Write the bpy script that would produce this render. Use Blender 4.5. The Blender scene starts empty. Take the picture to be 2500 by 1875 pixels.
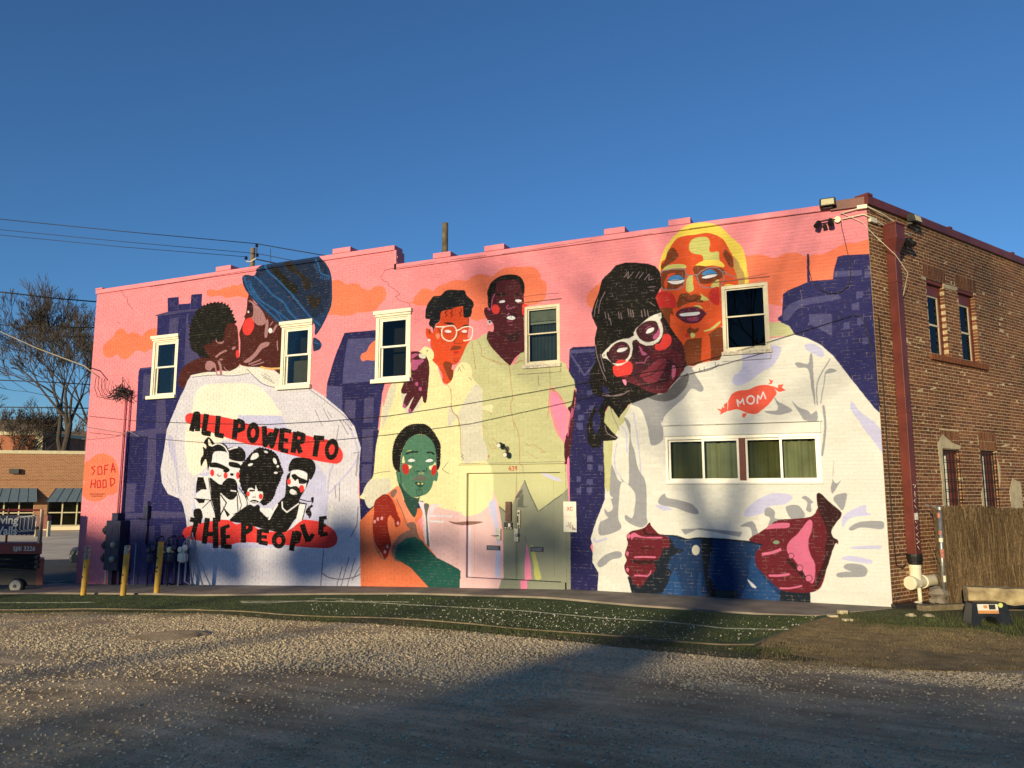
import bpy, math, random, bmesh
import numpy as np
from mathutils import Vector, Matrix

# ================================================================ camera, sky, sun, exposure
F_PX = 1878.0; CXP, CYP = 1250.0, 937.5
PITCH = math.atan((1195.0 - CYP) / F_PX)
CAM = Vector((-0.43, -15.28, 2.06))
YAW = math.atan2(0.40734, 0.91328)            # camera looks this far to the left of +Y
SIDE = Vector((0.5058, 0.8626, 0.0)).normalized()   # plan direction of the brick side wall, from the corner
SIDE_N = Vector((SIDE.y, -SIDE.x, 0.0))


def seen(c):
    """photo colour in sun -> paint albedo (linear)"""
    t = (1.38, 1.28, .86)
    lin = [((v / 255) / 12.92 if v / 255 < .04045 else ((v / 255 + .055) / 1.055) ** 2.4) for v in c]
    lum = .3 * lin[0] + .6 * lin[1] + .1 * lin[2]; g = min(1.0, .62 + 1.1 * lum)      # dark coats are deeper than they look in the open sun
    return tuple(min(.82, l / k * g) for l, k in zip(lin, t))


def px_ray(x, y):
    u = (x - CXP) / F_PX; v = (CYP - y) / F_PX
    fy = math.cos(PITCH) - v * math.sin(PITCH); z = math.sin(PITCH) + v * math.cos(PITCH)
    return (u * math.cos(YAW) - fy * math.sin(YAW), u * math.sin(YAW) + fy * math.cos(YAW), z)


def wall_px(x, y, Y=0.0):
    """point of the mural wall's plane seen at a photo pixel -> (X, Z)"""
    d = px_ray(x, y); t = (Y - CAM[1]) / d[1]
    return CAM[0] + t * d[0], CAM[2] + t * d[2]
scene = bpy.context.scene
COLL = scene.collection
random.seed(7); np.random.seed(7)

cam_d = bpy.data.cameras.new('camera'); cam_d.sensor_width = 36.0; cam_d.lens = 36.0 * F_PX / 2500.0
cam_d.clip_start = 0.05; cam_d.clip_end = 3000
cam = bpy.data.objects.new('camera', cam_d); COLL.objects.link(cam)
cam.location = CAM; cam.rotation_euler = (math.pi / 2 + PITCH, 0, YAW); scene.camera = cam

SUN_EL, SUN_AZ = math.radians(9.6), math.radians(184.2)     # low sun behind and left of the camera
world = bpy.data.worlds.new("World"); scene.world = world; world.use_nodes = True
wn = world.node_tree; sky = wn.nodes.new('ShaderNodeTexSky'); sky.sky_type = 'NISHITA'; sky.sun_disc = False
sky.sun_elevation = SUN_EL; sky.sun_rotation = SUN_AZ; sky.air_density = 1.0; sky.dust_density = 0.0; sky.ozone_density = 5.4
sky.altitude = 300
wn.links.new(sky.outputs[0], wn.nodes['Background'].inputs[0]); wn.nodes['Background'].inputs[1].default_value = 0.122
sd = bpy.data.lights.new('sun', 'SUN'); sd.energy = 5.0; sd.angle = math.radians(0.9); sd.color = (1.0, 0.81, 0.49)
sun = bpy.data.objects.new('sun', sd); COLL.objects.link(sun)
to_sun = Vector((math.sin(SUN_AZ) * math.cos(SUN_EL), math.cos(SUN_AZ) * math.cos(SUN_EL), math.sin(SUN_EL)))
sun.rotation_euler = to_sun.to_track_quat('Z', 'Y').to_euler(); sun.location = (0, -30, 30)
vs = scene.view_settings; vs.view_transform = 'Standard'; vs.look = 'None'; vs.exposure = 0.25; vs.gamma = 1.0; vs.use_curve_mapping = False
scene.cycles.max_bounces = 6; scene.cycles.use_denoising = True


# ================================================================ materials
def srgb(r, g, b):
    return tuple(((v / 255) / 12.92 if v / 255 < .04045 else ((v / 255 + .055) / 1.055) ** 2.4) for v in (r, g, b))


def mat(name, col, rough=.75, var=.15, scale=6.0, bump=0.0, bscale=60.0, metal=0.0, spec=.4, col2=None, detail=5, dist=.02):
    """procedural surface: base colour broken up by noise (towards col2 or a darker tone) with fine relief"""
    m = bpy.data.materials.new(name); m.use_nodes = True; nt = m.node_tree; b = nt.nodes['Principled BSDF']
    geo = nt.nodes.new('ShaderNodeNewGeometry')
    n = nt.nodes.new('ShaderNodeTexNoise'); n.inputs['Scale'].default_value = scale; n.inputs['Detail'].default_value = detail
    nt.links.new(geo.outputs['Position'], n.inputs['Vector'])
    r = nt.nodes.new('ShaderNodeValToRGB'); r.color_ramp.elements[0].position = .35; r.color_ramp.elements[1].position = .68
    c2 = col2 if col2 else tuple(c * (1 - var) for c in col)
    r.color_ramp.elements[0].color = (*c2, 1); r.color_ramp.elements[1].color = (*(col if col2 else tuple(min(1, c * (1 + var * .5)) for c in col)), 1)
    nt.links.new(n.outputs['Fac'], r.inputs['Fac']); nt.links.new(r.outputs['Color'], b.inputs['Base Color'])
    b.inputs['Roughness'].default_value = rough; b.inputs['Metallic'].default_value = metal; b.inputs['Specular IOR Level'].default_value = spec
    if bump:
        n2 = nt.nodes.new('ShaderNodeTexNoise'); n2.inputs['Scale'].default_value = bscale; n2.inputs['Detail'].default_value = 4
        nt.links.new(geo.outputs['Position'], n2.inputs['Vector'])
        bp = nt.nodes.new('ShaderNodeBump'); bp.inputs['Strength'].default_value = bump; bp.inputs['Distance'].default_value = dist
        nt.links.new(n2.outputs['Fac'], bp.inputs['Height']); nt.links.new(bp.outputs['Normal'], b.inputs['Normal'])
    return m


# ================================================================ mesh helpers
WORLD = {}          # world position of every object origin


class MB:
    def __init__(s): s.v = []; s.f = []

    def quad(s, a, b, c, d):
        n = len(s.v); s.v += [tuple(a), tuple(b), tuple(c), tuple(d)]; s.f.append((n, n + 1, n + 2, n + 3)); return s

    def hexa(s, p):                                  # 8 corners, bottom ring then top ring
        n = len(s.v); s.v += [tuple(q) for q in p]
        for q in ((0, 3, 2, 1), (4, 5, 6, 7), (0, 1, 5, 4), (1, 2, 6, 5), (2, 3, 7, 6), (3, 0, 4, 7)): s.f.append(tuple(n + k for k in q))
        return s

    def box(s, x0, x1, y0, y1, z0, z1):
        return s.hexa([(x0, y0, z0), (x1, y0, z0), (x1, y1, z0), (x0, y1, z0), (x0, y0, z1), (x1, y0, z1), (x1, y1, z1), (x0, y1, z1)])

    def obox(s, o, ax, ay, a0, a1, b0, b1, z0, z1):     # box in a turned plan frame (ax along, ay across)
        P = lambda a, b, z: (o[0] + ax[0] * a + ay[0] * b, o[1] + ax[1] * a + ay[1] * b, o[2] + z)
        return s.hexa([P(a0, b0, z0), P(a1, b0, z0), P(a1, b1, z0), P(a0, b1, z0), P(a0, b0, z1), P(a1, b0, z1), P(a1, b1, z1), P(a0, b1, z1)])

    def tube(s, pts, r, n=8, cap=True):
        pts = [Vector(p) for p in pts]; rs = r if isinstance(r, (list, tuple)) else [r] * len(pts); base = len(s.v); up = None
        for i, p in enumerate(pts):
            t = (pts[min(i + 1, len(pts) - 1)] - pts[max(i - 1, 0)])
            t = t.normalized() if t.length > 1e-9 else Vector((0, 0, 1))
            if up is None: up = Vector((0, 0, 1)) if abs(t.z) < .9 else Vector((1, 0, 0))
            a = t.cross(up)
            a = a.normalized() if a.length > 1e-6 else Vector((1, 0, 0))
            b = a.cross(t).normalized(); up = b
            for k in range(n):
                an = math.tau * k / n; s.v.append(tuple(p + (a * math.cos(an) + b * math.sin(an)) * rs[i]))
        for i in range(len(pts) - 1):
            for k in range(n):
                k2 = (k + 1) % n; s.f.append((base + i * n + k, base + i * n + k2, base + (i + 1) * n + k2, base + (i + 1) * n + k))
        if cap:
            s.f.append(tuple(base + k for k in reversed(range(n)))); s.f.append(tuple(base + (len(pts) - 1) * n + k for k in range(n)))
        return s

    def lathe(s, c, prof, n=16, axis=(0, 0, 1)):       # profile of (radius, height) round an axis through c
        ax = Vector(axis).normalized(); a = ax.orthogonal().normalized(); b = ax.cross(a); base = len(s.v); c = Vector(c)
        for r, h in prof:
            for k in range(n):
                an = math.tau * k / n; s.v.append(tuple(c + ax * h + (a * math.cos(an) + b * math.sin(an)) * r))
        for i in range(len(prof) - 1):
            for k in range(n):
                k2 = (k + 1) % n; s.f.append((base + i * n + k, base + i * n + k2, base + (i + 1) * n + k2, base + (i + 1) * n + k))
        s.f.append(tuple(base + k for k in reversed(range(n)))); s.f.append(tuple(base + (len(prof) - 1) * n + k for k in range(n)))
        return s

    def rock(s, c, r, rnd, sq=.7):
        n = len(s.v); c = Vector(c)
        for d in ((1, 0, 0), (0, 1, 0), (-1, 0, 0), (0, -1, 0), (0, 0, 1), (0, 0, -1)):
            s.v.append((c.x + d[0] * r[0] * rnd.uniform(.7, 1.2), c.y + d[1] * r[1] * rnd.uniform(.7, 1.2), c.z + d[2] * r[2] * rnd.uniform(.7, 1.2)))
        for k in range(4):
            s.f.append((n + k, n + (k + 1) % 4, n + 4)); s.f.append((n + (k + 1) % 4, n + k, n + 5))
        return s

    def build(s, name, m, parent=None, origin=None, smooth=False, bevel=0.0, label=None):
        if not s.v: return None
        if origin is None:
            a = np.array(s.v); origin = ((a[:, 0].min() + a[:, 0].max()) / 2, (a[:, 1].min() + a[:, 1].max()) / 2, a[:, 2].min())
        o = Vector(origin)
        me = bpy.data.meshes.new(name); me.from_pydata([(v[0] - o.x, v[1] - o.y, v[2] - o.z) for v in s.v], [], s.f); me.update()
        if smooth: me.polygons.foreach_set('use_smooth', [True] * len(me.polygons))
        for mm in (m if isinstance(m, (list, tuple)) else [m]): me.materials.append(mm)
        ob = bpy.data.objects.new(name, me); COLL.objects.link(ob)
        if parent: ob.parent = parent; ob.location = o - WORLD[parent.name]
        else: ob.location = o
        WORLD[ob.name] = o
        if bevel:
            bv = ob.modifiers.new('edge', 'BEVEL'); bv.width = bevel; bv.segments = 2; bv.limit_method = 'ANGLE'
        if label: ob['label'] = label
        return ob


def thing(name, label, cat, loc, group=None):
    o = bpy.data.objects.new(name, None); COLL.objects.link(o); o.location = loc; o.empty_display_size = .2
    o['label'] = label; o['category'] = cat
    if group: o['group'] = group
    WORLD[o.name] = Vector(loc); return o


def tag(o, label, cat, group=None):
    o['label'] = label; o['category'] = cat
    if group: o['group'] = group
    return o


def struct(o): o['kind'] = 'structure'; return o
def stuff(o): o['kind'] = 'stuff'; return o


def copy_tree(o, parent=None):
    c = o.copy(); COLL.objects.link(c); c.parent = parent
    for ch in list(o.children): copy_tree(ch, c)
    return c


FWD = Vector((-math.sin(YAW), math.cos(YAW), 0)); RGT = Vector((math.cos(YAW), math.sin(YAW), 0))


def sstep(t): t = max(0.0, min(1.0, t)); return t * t * (3 - 2 * t)


def zwall(x): return float(np.interp(x, [-60, -32, -20.7, -11, -5.8, 0], [-.95, -.9, -.61, -.19, 0, 0]))


def ground(x, y):
    z = zwall(x) + (.42 * sstep((-y - 2.5) / 11) if y < 0 else 0)
    return z


def on_ground(px, py):
    d = px_ray(px, py); z = -.2
    for _ in range(12):
        t = (z - CAM.z) / d[2]; x, y = CAM.x + t * d[0], CAM.y + t * d[1]; z = ground(x, y)
    return Vector((x, y, z))


def at_depth(px, py, dep):
    """the point dep metres in front of the camera seen at a photo pixel"""
    d = Vector(px_ray(px, py)); return CAM + d * (dep / (d.x * FWD.x + d.y * FWD.y))


def on_wall(px, py, Y=0.0):
    x, z = wall_px(px, py, Y); return Vector((x, Y, z))


def side_pt(s, n, z): return Vector((SIDE.x * s + SIDE_N.x * n, SIDE.y * s + SIDE_N.y * n, z))
# ---------------------------------------------------------------- the painted mural (flat print on the wall)
# coordinates are read off the photograph in enlarged views; each view is (x, y, enlargement)
FRM = {'A': (350, 600, 3.687), 'B': (350, 950, 3.318), 'C': (750, 550, 3.16), 'D': (750, 950, 3.16),
       'E': (1350, 500, 2.602), 'G': (1350, 950, 2.602), 'H': (0, 900, 2.765), 'K': (180, 660, 4.879),
       'R': (1950, 450, 3.016), 'S': (1950, 1000, 3.016), 'M': (440, 1000, 4.6095), 'N': (1000, 640, 5.978),
       'O': (1420, 740, 5.53), 'Q': (920, 1020, 7.54), 'T': (1560, 500, 3.568), 'W': (1560, 1240, 3.568),
       'X': (1360, 1240, 6.506), 'Y': (1100, 1100, 4.608), 'P': (0, 0, 1.0), 'J': (160, 1200, 4.096)}
COL = {'pink': (246, 146, 134), 'cloud': (246, 126, 80), 'navy': (46, 46, 98), 'navyl': (84, 78, 110),
       'navyd': (40, 39, 88), 'white': (228, 222, 184), 'lav': (218, 211, 192), 'cream': (246, 232, 186), 'fold': (196, 190, 190),
       'line': (128, 120, 118), 'blk': (15, 13, 12), 'brown': (92, 36, 26), 'brownl': (176, 126, 112),
       'red': (238, 62, 50), 'blue': (26, 60, 92), 'blued': (22, 44, 68), 'bluel': (38, 98, 140), 'olv': (44, 36, 26),
       'hair': (27, 27, 17), 'gold': (226, 178, 90), 'orng': (226, 76, 28), 'orngd': (150, 62, 24),
       'nhair': (13, 22, 29), 'yel': (236, 224, 150), 'yels': (216, 208, 164), 'grn': (200, 196, 128), 'crack': (150, 84, 74), 'crackw': (120, 108, 84), 'grnd': (186, 150, 92),
       'grnl': (224, 220, 150), 'mar': (92, 24, 36), 'mard': (62, 22, 30), 'marp': (190, 90, 120), 'teal': (82, 132, 92), 'teald': (42, 84, 64),
       'tealarm': (30, 98, 76), 'oj': (230, 118, 66), 'ojl': (240, 140, 92), 'ojd': (150, 108, 84), 'hand': (164, 40, 22), 'nail': (230, 150, 130),
       'salm': (238, 192, 166), 'salml': (228, 212, 196), 'gry': (150, 150, 112), 'gryd': (112, 112, 88), 'pk2': (246, 138, 150),
       'yhair': (236, 206, 74), 'or2': (222, 82, 30), 'br2': (136, 62, 22), 'lgrn': (196, 192, 96), 'rch': (206, 44, 36),
       'gls': (150, 128, 116), 'eyeb': (66, 140, 180), 'wht2': (232, 227, 200), 'lip': (104, 30, 50), 'lipl': (160, 60, 88),
       'face': (84, 26, 38), 'faced': (58, 21, 30), 'facel': (110, 30, 42), 'lp2': (148, 50, 60), 'gray': (158, 156, 140), 'grayd': (108, 106, 96),
       'shadl': (200, 196, 198), 'heart': (238, 92, 62), 'jean': (22, 62, 98), 'jeand': (14, 32, 44), 'jeanl': (30, 82, 124),
       'hnd2': (118, 24, 36), 'hnd2d': (62, 19, 22), 'hpk': (214, 106, 122), 'yhair2': (186, 150, 74), 'gln': (132, 152, 106), 'win': (88, 86, 122)}
NAMES = list(COL)
SHAPES = []          # (kind, colour, points in photo pixels, closed-smooth, width)


def _pts(s):
    out = []; fr = FRM['P']
    for t in s.split():
        if t[0].isalpha():
            fr = FRM[t[0]]; t = t[1:]
            if not t: continue
        x, y = t.split(',')
        out.append((fr[0] + float(x) / fr[2], fr[1] + float(y) / fr[2]))
    return out


def _cr(p, closed, n=5):
    m = len(p); out = []
    rng = range(m) if closed else range(m - 1)
    for i in rng:
        if closed: a, b, c, d = p[i - 1], p[i], p[(i + 1) % m], p[(i + 2) % m]
        else: a, b, c, d = p[max(i - 1, 0)], p[i], p[i + 1], p[min(i + 2, m - 1)]
        for k in range(n):
            t = k / n
            out.append(tuple(0.5 * (2 * b[j] + (c[j] - a[j]) * t + (2 * a[j] - 5 * b[j] + 4 * c[j] - d[j]) * t * t
                                    + (3 * b[j] - a[j] - 3 * c[j] + d[j]) * t ** 3) for j in (0, 1)))
    if not closed: out.append(p[-1])
    return out


def F(col, s, smooth=1):
    p = _pts(s)
    SHAPES.append((col, _cr(p, True) if smooth else p))


def S(col, w, s, smooth=1):
    """a brush stroke w photo pixels wide"""
    p = _pts(s)
    if smooth and len(p) > 2: p = _cr(p, False)
    for i in range(len(p) - 1):
        (x0, y0), (x1, y1) = p[i], p[i + 1]
        dx, dy = x1 - x0, y1 - y0; L = math.hypot(dx, dy) or 1
        nx, ny = -dy / L * w / 2, dx / L * w / 2
        SHAPES.append((col, [(x0 + nx, y0 + ny), (x1 + nx, y1 + ny), (x1 - nx, y1 - ny), (x0 - nx, y0 - ny)]))
    if w > 1.5:
        for (x, y) in (p[1:-1] if w > 6 else p):
            SHAPES.append((col, [(x + w / 2 * math.cos(k * math.pi / 4), y + w / 2 * math.sin(k * math.pi / 4)) for k in range(8)]))


def El(col, c, rx, ry, rot=0):
    (x, y), = _pts(c); r = math.radians(rot)
    SHAPES.append((col, [(x + rx * math.cos(a) * math.cos(r) - ry * math.sin(a) * math.sin(r),
                          y + rx * math.cos(a) * math.sin(r) + ry * math.sin(a) * math.cos(r)) for a in [k * math.tau / 28 for k in range(28)]]))


def hairy(col, s, amp, n=9, seed=1):
    rnd = random.Random(seed); p = _cr(_pts(s), True, n)
    cx = sum(a for a, b in p) / len(p); cy = sum(b for a, b in p) / len(p); out = []
    for i, (x, y) in enumerate(p):
        d = math.hypot(x - cx, y - cy) or 1; k = 1 + (amp * rnd.uniform(.3, 1) if i % 2 else -amp * rnd.uniform(0, .6)) / d
        out.append((cx + (x - cx) * k, cy + (y - cy) * k))
    SHAPES.append((col, out))


# clouds
F('cloud', 'K345,930 360,890 400,850 470,790 500,730 560,695 600,705 640,760 700,740 760,755 810,790 840,750 900,710 990,705 1010,900 900,950 850,980 790,960 740,960 690,1010 640,1050 590,1060 540,1030 520,1000 450,1040 390,1035 355,1000')
F('cloud', 'A570,430 580,400 620,395 680,400 720,380 780,370 800,352 850,360 880,345 960,350 960,460 900,465 850,455 800,465 740,470 700,450 600,458')
F('cloud', 'A1640,330 1700,320 1740,305 1790,325 1830,350 1880,340 1940,350 1970,385 2040,400 2080,370 2140,365 2180,400 2180,470 2130,530 2090,580 2000,600 1920,605 1880,625 1790,632 1720,620 1640,600')
F('cloud', 'N0,590 50,570 60,520 120,460 160,400 230,385 290,395 340,430 390,380 440,340 520,320 600,280 700,262 800,270 860,265 900,220 980,185 1060,178 1130,190 1200,215 1260,165 1320,120 1400,85 1550,72 1780,72 1860,110 1910,190 1920,260 1980,290 2000,380 1985,500 1960,560 1850,610 1700,650 1500,800 1200,820 1080,830 980,858 900,830 700,700 300,640 120,635 60,610')
F('cloud', 'E240,655 215,610 225,560 270,520 300,495 340,480 340,640 290,655')
F('cloud', 'T900,470 960,445 1050,435 1120,450 1190,465 1240,440 1300,420 1380,420 1440,445 1530,435 1600,430 1700,385 1780,345 1900,330 2060,325 2060,700 1300,800 1250,880 1150,868 900,860')
# city blocks
F('navy', 'K790,1165 950,1150 990,760 1000,545 975,535 1120,505 1118,330 1250,318 1252,405 1392,395 1400,290 1530,280 1525,420 1700,500 1700,1700 H1400,520 1400,1560 868,1560 868,1470 800,1300 820,980 845,620 868,425 915,420 935,20', 0)
F('navyl', 'K965,537 1120,495 1500,452 1498,478 1120,528 1000,550', 0)
S('navyl', 2, 'K1245,405 1238,490', 0); S('navyl', 2, 'K1392,395 1386,470', 0)
for x, y in ((1180, 400), (1450, 350)):
    S('navyl', 2, 'K%d,%d %d,%d' % (x - 35, y - 30, x + 25, y + 30), 0); S('navyl', 2, 'K%d,%d %d,%d' % (x + 22, y - 34, x - 30, y + 34), 0)
F('navyl', 'K1145,575 1252,558 1235,782 1128,792', 0)
F('navyl', 'K1345,520 1368,518 1362,640 1480,760 1500,1100 1320,1300 1320,1000', 0)
F('navyl', 'K832,1248 915,1240 895,1528 815,1532', 0)
F('navyl', 'K800,1165 945,1150 940,1170 798,1186', 0)
F('navyl', 'K990,1515 1112,1512 H1115,180 1122,400 1240,395 1225,435 1055,440 1050,700 1010,960 1260,970 1260,1008 820,1012 825,975 960,975 990,700 1000,455 870,460 868,425 1050,405', 0)
F('navyl', 'H850,775 920,775 905,965 840,972', 0)
F('navyd', 'H875,470 985,465 960,760 930,900 925,770 850,765', 0)
F('navyl', 'H880,1020 985,1015 985,1500 880,1500', 0)
F('navyl', 'H1085,1055 1165,1050 1160,1180 1085,1180', 0); F('navyl', 'H1000,1065 1045,1060 1040,1180 1000,1180', 0)
# block right of the shirt
F('navyd', 'A1810,785 2090,760 2180,1215 2150,1330 2110,1660 B2300,400 2300,1000 1757,1060 1740,400 A1790,1660 1650,1290 1655,1230 1720,1010', 0)
F('win', 'A1840,840 2088,828 2090,1200 2055,1220 1790,1245 1800,1100', 0)
F('cloud', 'A2100,860 2040,890 2010,950 1965,975 1955,1010 1975,1040 2010,1030 2100,1020')
F('win', 'A1650,1260 1790,1268 1790,1520 1700,1430 1645,1370', 0)
F('navy', 'A2060,1250 2160,1240 2110,1660 2040,1660 2060,1500', 0)
for q in ('A1815,1400 1912,1388 1905,1580 1810,1510', 'A1990,1372 2072,1365 2064,1585 1980,1590', 'B1790,325 1865,320 1855,565 1775,565', 'B1775,610 1850,608 1845,745 1775,750',
          'D300,80 375,88 370,205 290,180', 'D445,70 515,65 508,258 432,260', 'D425,310 500,308 498,562 420,562', 'D418,605 488,605 486,720 420,722'): F('navyl', q, 0)
# block between the friends and the couple
F('navyd', 'E105,920 125,905 270,898 330,930 G330,400 345,700 240,1000 290,1165 285,1290 108,1280 100,1000 100,700 105,600 80,300 130,200 150,0 E130,1150 100,1060', 0)
F('win', 'E108,925 265,915 265,935 112,945', 0)
S('win', 4.5, 'E108,945 200,1085 275,1000', 0)
for x, y, w in ((150, 1270, 24), (215, 1180, 30), (230, 1275, 30), (165, 1335, 30), (230, 1340, 26), (160, 1400, 30)): F('win', 'E%d,%d %d,%d %d,%d %d,%d' % (x, y, x + w, y, x + w, y + 30, x, y + 30), 0)
for x, y, w in ((160, 165, 25), (150, 215, 38), (218, 422, 34), (218, 480, 34), (288, 485, 30), (150, 555, 26), (215, 572, 38), (150, 628, 28), (215, 625, 34)): F('win', 'G%d,%d %d,%d %d,%d %d,%d' % (x, y, x + w, y, x + w, y + 34, x, y + 34), 0)
# block at the corner
F('navy', 'T1255,780 1300,745 1400,705 1465,675 1462,430 1482,430 1490,665 1690,650 1700,560 1730,455 1780,440 2035,428 R560,900 610,1650 S615,60 R640,1650 S560,40 400,-60 R520,1650 380,1400 280,1230 100,1130 0,1100 T1400,1070 1260,1025 1210,1010 1210,985 1245,960', 0)
F('win', 'T1255,945 1300,880 1400,830 1560,800 1720,785 1755,820 1600,850 1480,870 1380,910 1300,1010 1262,1022')
F('win', 'T1700,580 1940,570 1940,615 1700,632', 0)
F('win', 'T1480,955 1665,950 R245,960 248,1250 140,1150 75,1125 78,960', 0)
for x, y, w in ((330, 1020, 45), (430, 985, 50), (470, 1130, 45), (395, 1310, 50), (390, 880, 55), (425, 790, 45), (485, 640, 45)): F('win', 'R%d,%d %d,%d %d,%d %d,%d' % (x, y, x + w, y - 4, x + w, y + 46, x, y + 50), 0)
# ---- left: parent holding a child
F('lav', 'A430,1170 560,1140 700,1135 830,1095 880,1080 940,1095 1000,1085 1100,1110 1235,1150 1260,1280 1500,1272 1620,1350 1800,1500 1900,1630 B1700,270 1762,480 1752,560 1742,800 1760,1060 1760,1640 380,1640 380,1420 365,1240 345,1050 325,950 300,890 200,850 150,760 140,650 170,480 190,330 250,180 300,60 A370,1290 395,1220', 0)
F('cream', 'A440,1480 470,1330 520,1270 620,1245 800,1238 950,1242 1040,1270 1130,1350 1200,1450 1250,1520 B1125,200 1110,300 1050,350 900,330 600,440 620,500 560,560 500,640 420,700 370,660 340,520 340,350 400,150')
F('shadl', 'B760,210 1120,215 1160,300 1480,700 1480,1040 1450,1280 500,1290 400,1000 420,700 560,660 640,420 900,460', 0)
F('fold', 'B195,380 210,500 250,620 275,780 290,880 300,900 285,700 270,560 240,400')
S('fold', 2.5, 'B190,700 240,800 275,850'); S('fold', 2, 'B250,180 275,300 262,420'); S('fold', 2, 'B270,700 310,860')
S('fold', 5, 'B1640,230 1740,500 1700,620 1600,740 1500,850'); S('fold', 5, 'B1535,610 1505,720 1490,850 1480,1000 1478,1060')
S('line', 1.6, 'B1340,0 1480,100 1640,230 1690,300'); S('line', 1.3, 'B1390,170 1450,300', 0); S('line', 1.3, 'B1455,155 1510,260', 0); S('line', 1.3, 'B1490,175 1525,232', 0)
S('line', 1.6, 'B1590,245 1660,370', 0); S('line', 1.4, 'B1610,245 1690,330 1662,320', 0); S('line', 1.4, 'B1585,290 1565,400 1550,480', 0)
S('line', 1.6, 'B1700,520 1762,510', 0); S('line', 1.6, 'B1735,530 1720,700', 0); S('line', 1.6, 'B1745,520 1728,710', 0)
S('line', 1.6, 'B1550,780 1560,880', 0); S('line', 1.6, 'B1588,770 1588,910', 0); S('white', 5, 'B1530,940 1510,1080 1512,1340', 0)
S('line', 2, 'B1740,950 1730,1100 1680,1195', 0); S('line', 2.2, 'B1460,1300 1445,1480 1435,1600', 0); S('line', 2.6, 'B1450,1490 1500,1525 1600,1540 1700,1525 1756,1500')
for a, b, c, d in ((1610, 1440, 1565, 1600), (1665, 1365, 1600, 1600), (1715, 1370, 1650, 1600), (1755, 1440, 1690, 1550)): S('line', 2, 'B%d,%d %d,%d' % (a, b, c, d), 0)
F('white', 'A420,1170 560,1140 700,1133 830,1093 880,1078 940,1095 970,1150 800,1165 600,1172 460,1180')
F('white', 'A930,1110 1000,1080 1100,1110 1235,1150 1240,1275 1160,1270 1080,1235 1000,1170')
S('line', 1.6, 'A440,1185 620,1165 800,1172 950,1150', 1); S('line', 1.8, 'A930,1110 990,1170 1060,1235 1150,1270 1230,1278'); S('line', 1.3, 'A1060,1160 1160,1215', 0); S('line', 1.3, 'A1080,1185 1180,1240', 0); S('line', 1.2, 'A1085,1150 1150,1188', 0)
# child's arm and head
F('brown', 'A360,1285 318,1240 320,1180 350,1110 400,1060 470,1025 560,1000 700,1000 860,1000 860,1080 790,1125 740,1130 700,1125 560,1140 440,1160 400,1210')
F('brown', 'A500,700 700,560 820,700 850,760 855,1000 800,1100 740,1125 700,1100 560,1000 480,900')
hairy('hair', 'A530,980 480,960 430,930 420,880 415,780 425,700 460,620 500,570 560,530 640,512 720,520 780,560 815,640 835,700 760,700 735,760 720,830 690,860 640,850 600,880 540,900 540,950', 4, 5, 3)
hairy('hair', 'A470,940 520,1000 600,1010 560,960 530,900 480,860', 3, 4, 8)
F('brownl', 'A655,835 670,870 710,865 725,855 715,880 680,882 655,865')
S('brownl', 4.5, 'A655,1000 700,965 745,945'); El('brownl', 'A813,922', 5.5, 3.2, -35); El('brownl', 'A700,1025', 4.5, 2.2, -5); S('mard', 2, 'A790,895 810,880 832,885')
El('red', 'A847,975', 4.2, 10, 0)
F('brownl', 'A555,1085 570,1045 610,1038 645,1060 655,1090 665,1150 690,1160 680,1165 655,1155 640,1100 620,1105 600,1125 565,1115')
F('brownl', 'A668,1035 690,1045 705,1090 710,1160 690,1160 685,1100'); F('brownl', 'A725,1085 745,1115 770,1125 760,1130 735,1115')
# parent's face and cap
F('brown', 'A940,480 955,440 1010,520 1100,560 1250,700 1260,1140 1150,1100 1060,1095 950,1090 880,1075 860,1030 870,960 872,860 865,780 915,660 925,600')
F('brown', 'A935,490 950,470 1000,520 1000,640 910,650 930,590')
F('brownl', 'A945,495 985,505 1060,575 1095,640 1100,690 1075,715 1030,715 1000,690 975,660 945,655 980,640 990,600 985,540')
F('mard', 'A945,520 975,515 990,570 975,600 945,605 915,640 935,585'); El('wht2', 'A945,596', 2, 3)
El('red', 'A945,728', 13.5, 22, 14)
F('brownl', 'A1105,675 1125,680 1115,815 1090,812'); F('brownl', 'A1190,715 1205,720 1170,785 1160,770'); El('wht2', 'A1143,765', 5, 6.5); S('brownl', 2, 'A1140,720 1165,685', 0)
F('brownl', 'A905,1040 960,1000 1010,950 1050,890 1100,868 1135,875 1120,905 1070,930 1020,990 960,1045 915,1055')
S('brownl', 3, 'A950,1068 1010,1045 1055,1025'); S('brownl', 2.5, 'A975,1078 1030,1065 1085,1048'); S('brownl', 2.5, 'A1205,860 1208,940', 0)
S('gold', 4.5, 'A1060,1092 1130,1108 1240,1102')
F('blue', 'A1005,260 1030,210 1100,170 1300,132 1560,100 1600,110 1650,170 1690,260 1700,400 1695,520 1660,620 1600,740 1545,805 1535,700 1420,690 1250,705 1190,680 1100,600 1000,500 940,430 905,370 890,310 895,275 930,262 980,270')
F('blued', 'A1010,262 1100,200 1300,160 1560,125 1620,150 1660,260 1680,420 1650,560 1560,640 1520,660 1400,560 1260,400 1150,280 1105,215 1040,290')
S('bluel', 5, 'A1105,160 1120,230 1200,300 1300,400 1400,520 1500,640 1590,715'); S('bluel', 5, 'A1005,280 1080,350 1160,440 1260,510 1310,590 1400,680')
S('bluel', 4, 'A905,280 950,400 1010,480 1090,560 1240,700'); S('bluel', 3, 'A985,380 1040,470 1120,540 1190,590 1260,690'); S('bluel', 3.5, 'A950,345 985,420 1060,500 1190,580 1330,690'); S('bluel', 3, 'A930,330 960,320 975,370 1010,440')
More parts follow.
